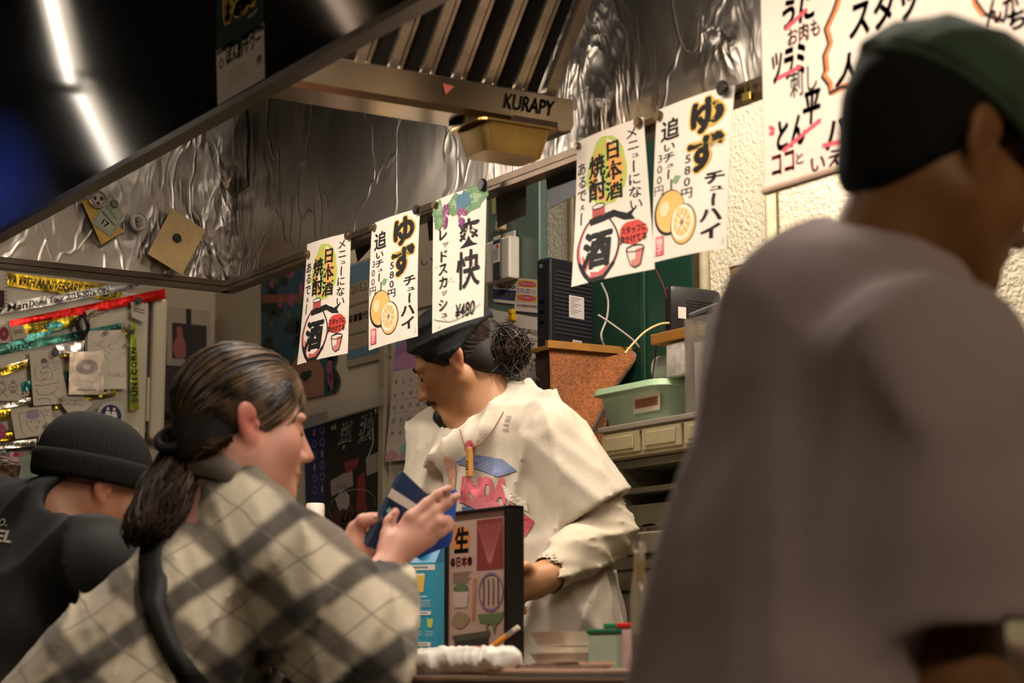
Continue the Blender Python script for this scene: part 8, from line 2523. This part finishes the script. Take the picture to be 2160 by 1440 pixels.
# red card box with the pencil
bxp = on(935, 1400, 1, -0.335)
tag(MB().bbox((bxp.x, -0.335, CZ), (bxp.x + 0.12, -0.305, CZ + 0.046), 0.003).build('card_box', mat('#c23f48', rough=0.5, vary=0.06, name='red_card')), 'small red card box behind the rolled towel', 'box')
pa_, pb_ = on(985, 1402, 1, -0.345), on(1094, 1322, 1, -0.29)
pen = empty('pencil', pa_, 'orange pencil with white end resting on the red box', 'pencil')
dv = (pb_ - pa_).normalized()
MB().tube([pa_, pb_ - dv * 0.024], 0.0042, 6).build('shaft', mat('#e08f1f', rough=0.4, vary=0.03, name='orange_lacquer'), pen)
MB().tube([pb_ - dv * 0.024, pb_ - dv * 0.010], 0.0043, 10).build('ferrule', mat('#b8b2aa', rough=0.3, metal=0.8, vary=0, name='ferrule'), pen)
MB().tube([pb_ - dv * 0.010, pb_], 0.0042, 10).build('eraser', mat('#d8cdbc', rough=0.7, vary=0, name='eraser'), pen)
MB().tube([pa_ - dv * 0.012, pa_], [0.0008, 0.0042], 6).build('point', mat('#b8905c', rough=0.6, vary=0, name='bare_wood'), pen)
# glass dish and plates
dp = cpos(1112, -0.13)
tag(MB().lathe(dp, [(0.03, 0), (0.034, 0.003), (0.052, 0.016), (0.05, 0.016), (0.032, 0.005), (0.0, 0.004)], 28).build('glass_dish', mat('#b9b5ac', rough=0.08, vary=0, alpha=0.5, name='clear_glass'), smooth=True), 'shallow glass dish beside the menu stand', 'dish')
M_pl = mat('#efe6d4', rough=0.3, vary=0.03, coat=0.3, name='cream_glaze')
pp = on(1196, 1400, 1, -0.10)
for k, (hx, z, dz, lb) in enumerate(((0.062, 0.0, 0.018, 'cream plate at the bottom of the plate stack'), (0.068, 0.019, 0.016, 'wide cream plate second from the bottom of the stack'), (0.056, 0.036, 0.010, 'narrow cream plate under the top plate of the stack'), (0.066, 0.0475, 0.024, 'deep cream plate on top of the plate stack'))):
    mbp = MB(); c_ = Vector((pp.x + 0.02, -0.10, CZ + z))
    frustum(mbp, c_, X, Y, (hx * 0.82, hx * 0.7), (hx, hx * 0.85), 0.0, dz, 0.003)
    tag(mbp.build('plate', M_pl, smooth=True), lb, 'plate', 'cream plates on the counter')
# lidded spice boxes
def spice_box(px0, px1, y, top_py, lid_c, box_c, label):
    a, b = on(px0, 1400, 1, y), on(px1, 1400, 1, y)
    zt2 = on((px0 + px1) / 2, top_py, 1, y).z
    o = empty('spice_box', ((a.x + b.x) / 2, y + 0.03, CZ), label, 'box', 'lidded spice boxes')
    MB().bbox((a.x, y, CZ), (b.x, y + 0.06, zt2 - 0.008), 0.003).build('tub', mat(box_c, rough=0.3, vary=0.08, alpha=0.9, name='frosted_plastic'), o)
    MB().bbox((a.x - 0.002, y - 0.002, zt2 - 0.008), (b.x + 0.002, y + 0.062, zt2), 0.002).build('lid', mat(lid_c, rough=0.35, vary=0.02, name='lid_plastic'), o)
spice_box(1240, 1300, -0.16, 1326, '#0f5a3a', '#9fae98', 'frosted spice box with a dark green lid')
spice_box(1276, 1303, -0.10, 1314, '#0f7a48', '#a8b8a0', 'frosted spice box with a bright green lid')
spice_box(1303, 1334, -0.15, 1313, '#c4161c', '#c8a8a0', 'frosted spice box with a red lid')
# flat tray with chopsticks and small dishes at the front
ty = -0.36
tp0, tp1 = on(1090, 1400, 1, ty), on(1345, 1400, 1, ty)
tag(MB().bbox((tp0.x, ty - 0.06, CZ), (tp1.x, ty + 0.09, CZ + 0.010), 0.004).build('serving_tray', mat('#b08a76', rough=0.35, vary=0.1, coat=0.3, name='pink_lacquer')), 'flat pinkish serving tray on the counter', 'tray')
for k, (fx, dy, lb) in enumerate(((0.55, 0.03, 'pale soap shaped dish on the serving tray'), (0.25, 0.045, 'steel sauce dish on the serving tray'))):
    q = Vector((tp0.x + (tp1.x - tp0.x) * fx, ty + dy, CZ + 0.0102))
    tag(MB().lathe(q, [(0.018, 0), (0.030, 0.010), (0.028, 0.010), (0.016, 0.002)], 24).build('small_dish', M_pl if k == 0 else M_steel, smooth=True), lb, 'dish')
tag(MB().tube([(tp0.x + 0.02, ty - 0.04, CZ + 0.0135), (tp1.x - 0.02, ty - 0.045, CZ + 0.0135)], [0.003, 0.002], 8).build('chopstick', mat('#a8a29a', rough=0.15, metal=1.0, vary=0, name='steel_rod'), smooth=True), 'steel chopstick along the edge of the serving tray', 'chopstick')
# dark low griddle edge nearer the customers
gy = -0.50
g0, g1 = on(1078, 1435, 1, gy), on(1362, 1435, 1, gy)
tag(MB().bbox((g0.x, gy - 0.04, CZ), (g1.x, gy + 0.05, CZ + 0.003), 0.001).build('dark_mat', mat('#1a1412', rough=0.5, vary=0.1, name='dark_rubber')), 'dark place mat at the customers\' edge of the counter', 'mat')
# tall glass bottle in front of the near customer
gb_ = cpos(1351, -0.42)
zt3 = on(1348, 1142, 1, -0.42).z - CZ
go = empty('glass_bottle', gb_, 'tall clear glass bottle with a yellow stopper beside the grey tee', 'bottle')
M_gls = mat('#d8d2c4', rough=0.05, vary=0, trans=0.85, alpha=1.0, name='bottle_glass')
MB().lathe(gb_, [(0.011, 0), (0.0125, 0.004), (0.0125, zt3 * 0.60), (0.010, zt3 * 0.70), (0.0075, zt3 * 0.78), (0.0075, zt3 * 0.92), (0.0095, zt3 * 0.93), (0.0095, zt3)], 28).build('glass', M_gls, go, smooth=True)
MB().lathe(gb_ + Vector((0, 0, zt3 * 0.70)), [(0.004, 0), (0.006, zt3 * 0.06), (0.005, zt3 * 0.16)], 14).build('stopper', mat('#c8a02a', rough=0.4, vary=0.1, name='yellow_stopper'), go, smooth=True)
MB().lathe(gb_ + Vector((0, 0, 0.002)), [(0.0105, 0), (0.0105, zt3 * 0.3)], 20).build('water', mat('#cfc7b4', rough=0.1, vary=0, trans=0.6, name='water'), go, smooth=True)

# ------------------------------------------------------------------ ceiling tubes on the customers' side
tube_lamp('fluorescent ceiling tube over the left seats', (0.10, -0.86, 2.5), (-0.80, -1.255, 2.5), 0.0125)
tube_lamp('second fluorescent ceiling tube in line over the left seats', (-0.84, -1.285, 2.5), (-1.75, -1.76, 2.5), 0.0125)

va, vb = on(664, -70, 2, 2.5), on(744, 66, 2, 2.5)
mir = lambda p: Vector((p.x, 2 * (HY0 - 0.02) - p.y, p.z))
tube_lamp('dim warm ceiling tube over the middle seats', mir(va), mir(vb), 0.016, mat('#ffdcc0', emit=3.5, vary=0, name='dim_tube'))
def glow_material():
    m, nt, N, L, b = node_mat('blue_glow')
    tc = N.new('ShaderNodeTexCoord'); mp = N.new('ShaderNodeMapping')
    mp.inputs['Location'].default_value = (0.5, 0.5, 0.5)
    gr = N.new('ShaderNodeTexGradient'); gr.gradient_type = 'SPHERICAL'
    sb_ = N.new('ShaderNodeVectorMath'); sb_.operation = 'SUBTRACT'; sb_.inputs[1].default_value = (0.5, 0.5, 0.5)
    sc_ = N.new('ShaderNodeVectorMath'); sc_.operation = 'MULTIPLY'; sc_.inputs[1].default_value = (0.0, 2.0, 2.0)
    L.new(tc.outputs['Generated'], sb_.inputs[0]); L.new(sb_.outputs[0], sc_.inputs[0]); L.new(sc_.outputs[0], gr.inputs['Vector'])
    ml = N.new('ShaderNodeMath'); ml.operation = 'MULTIPLY'; ml.inputs[1].default_value = 0.8
    L.new(gr.outputs['Fac'], ml.inputs[0]); L.new(ml.outputs[0], b.inputs['Emission Strength'])
    b.inputs['Emission Color'].default_value = (*lin('#2a50c8'), 1); b.inputs['Base Color'].default_value = (0.01, 0.012, 0.03, 1)
    return m
# blue lit sign on the dining side wall; it shows only as a glow in the glossy hood front
bs = empty('lit_sign', (EX + 0.02, -1.9, 1.75), 'blue backlit drink sign on the dining room wall', 'sign')
q_ = on(-10, 400, 1, HY0 - 0.02); d_ = ray(-10, 400); d_ = Vector((d_.x, -d_.y, d_.z)); hit_ = q_ + d_ * ((EX + 0.03 - q_.x) / d_.x)
MB().bbox((EX + 0.001, hit_.y - 0.22, hit_.z - 0.32), (EX + 0.03, hit_.y + 0.22, hit_.z + 0.32), 0.004).build('case', M_frm, bs)
MB().box((EX + 0.030, hit_.y - 0.20, hit_.z - 0.30), (EX + 0.032, hit_.y + 0.20, hit_.z + 0.30)).build('lit_face', glow_material(), bs)
bs.location = (EX + 0.02, hit_.y, hit_.z - 0.32)
for c_ in bs.children: c_.location = Vector((0, 0, 0)) + (Vector(c_.location) - Vector((0, 0, 0))) + (Vector((EX + 0.02, -1.9, 1.75)) - bs.location)
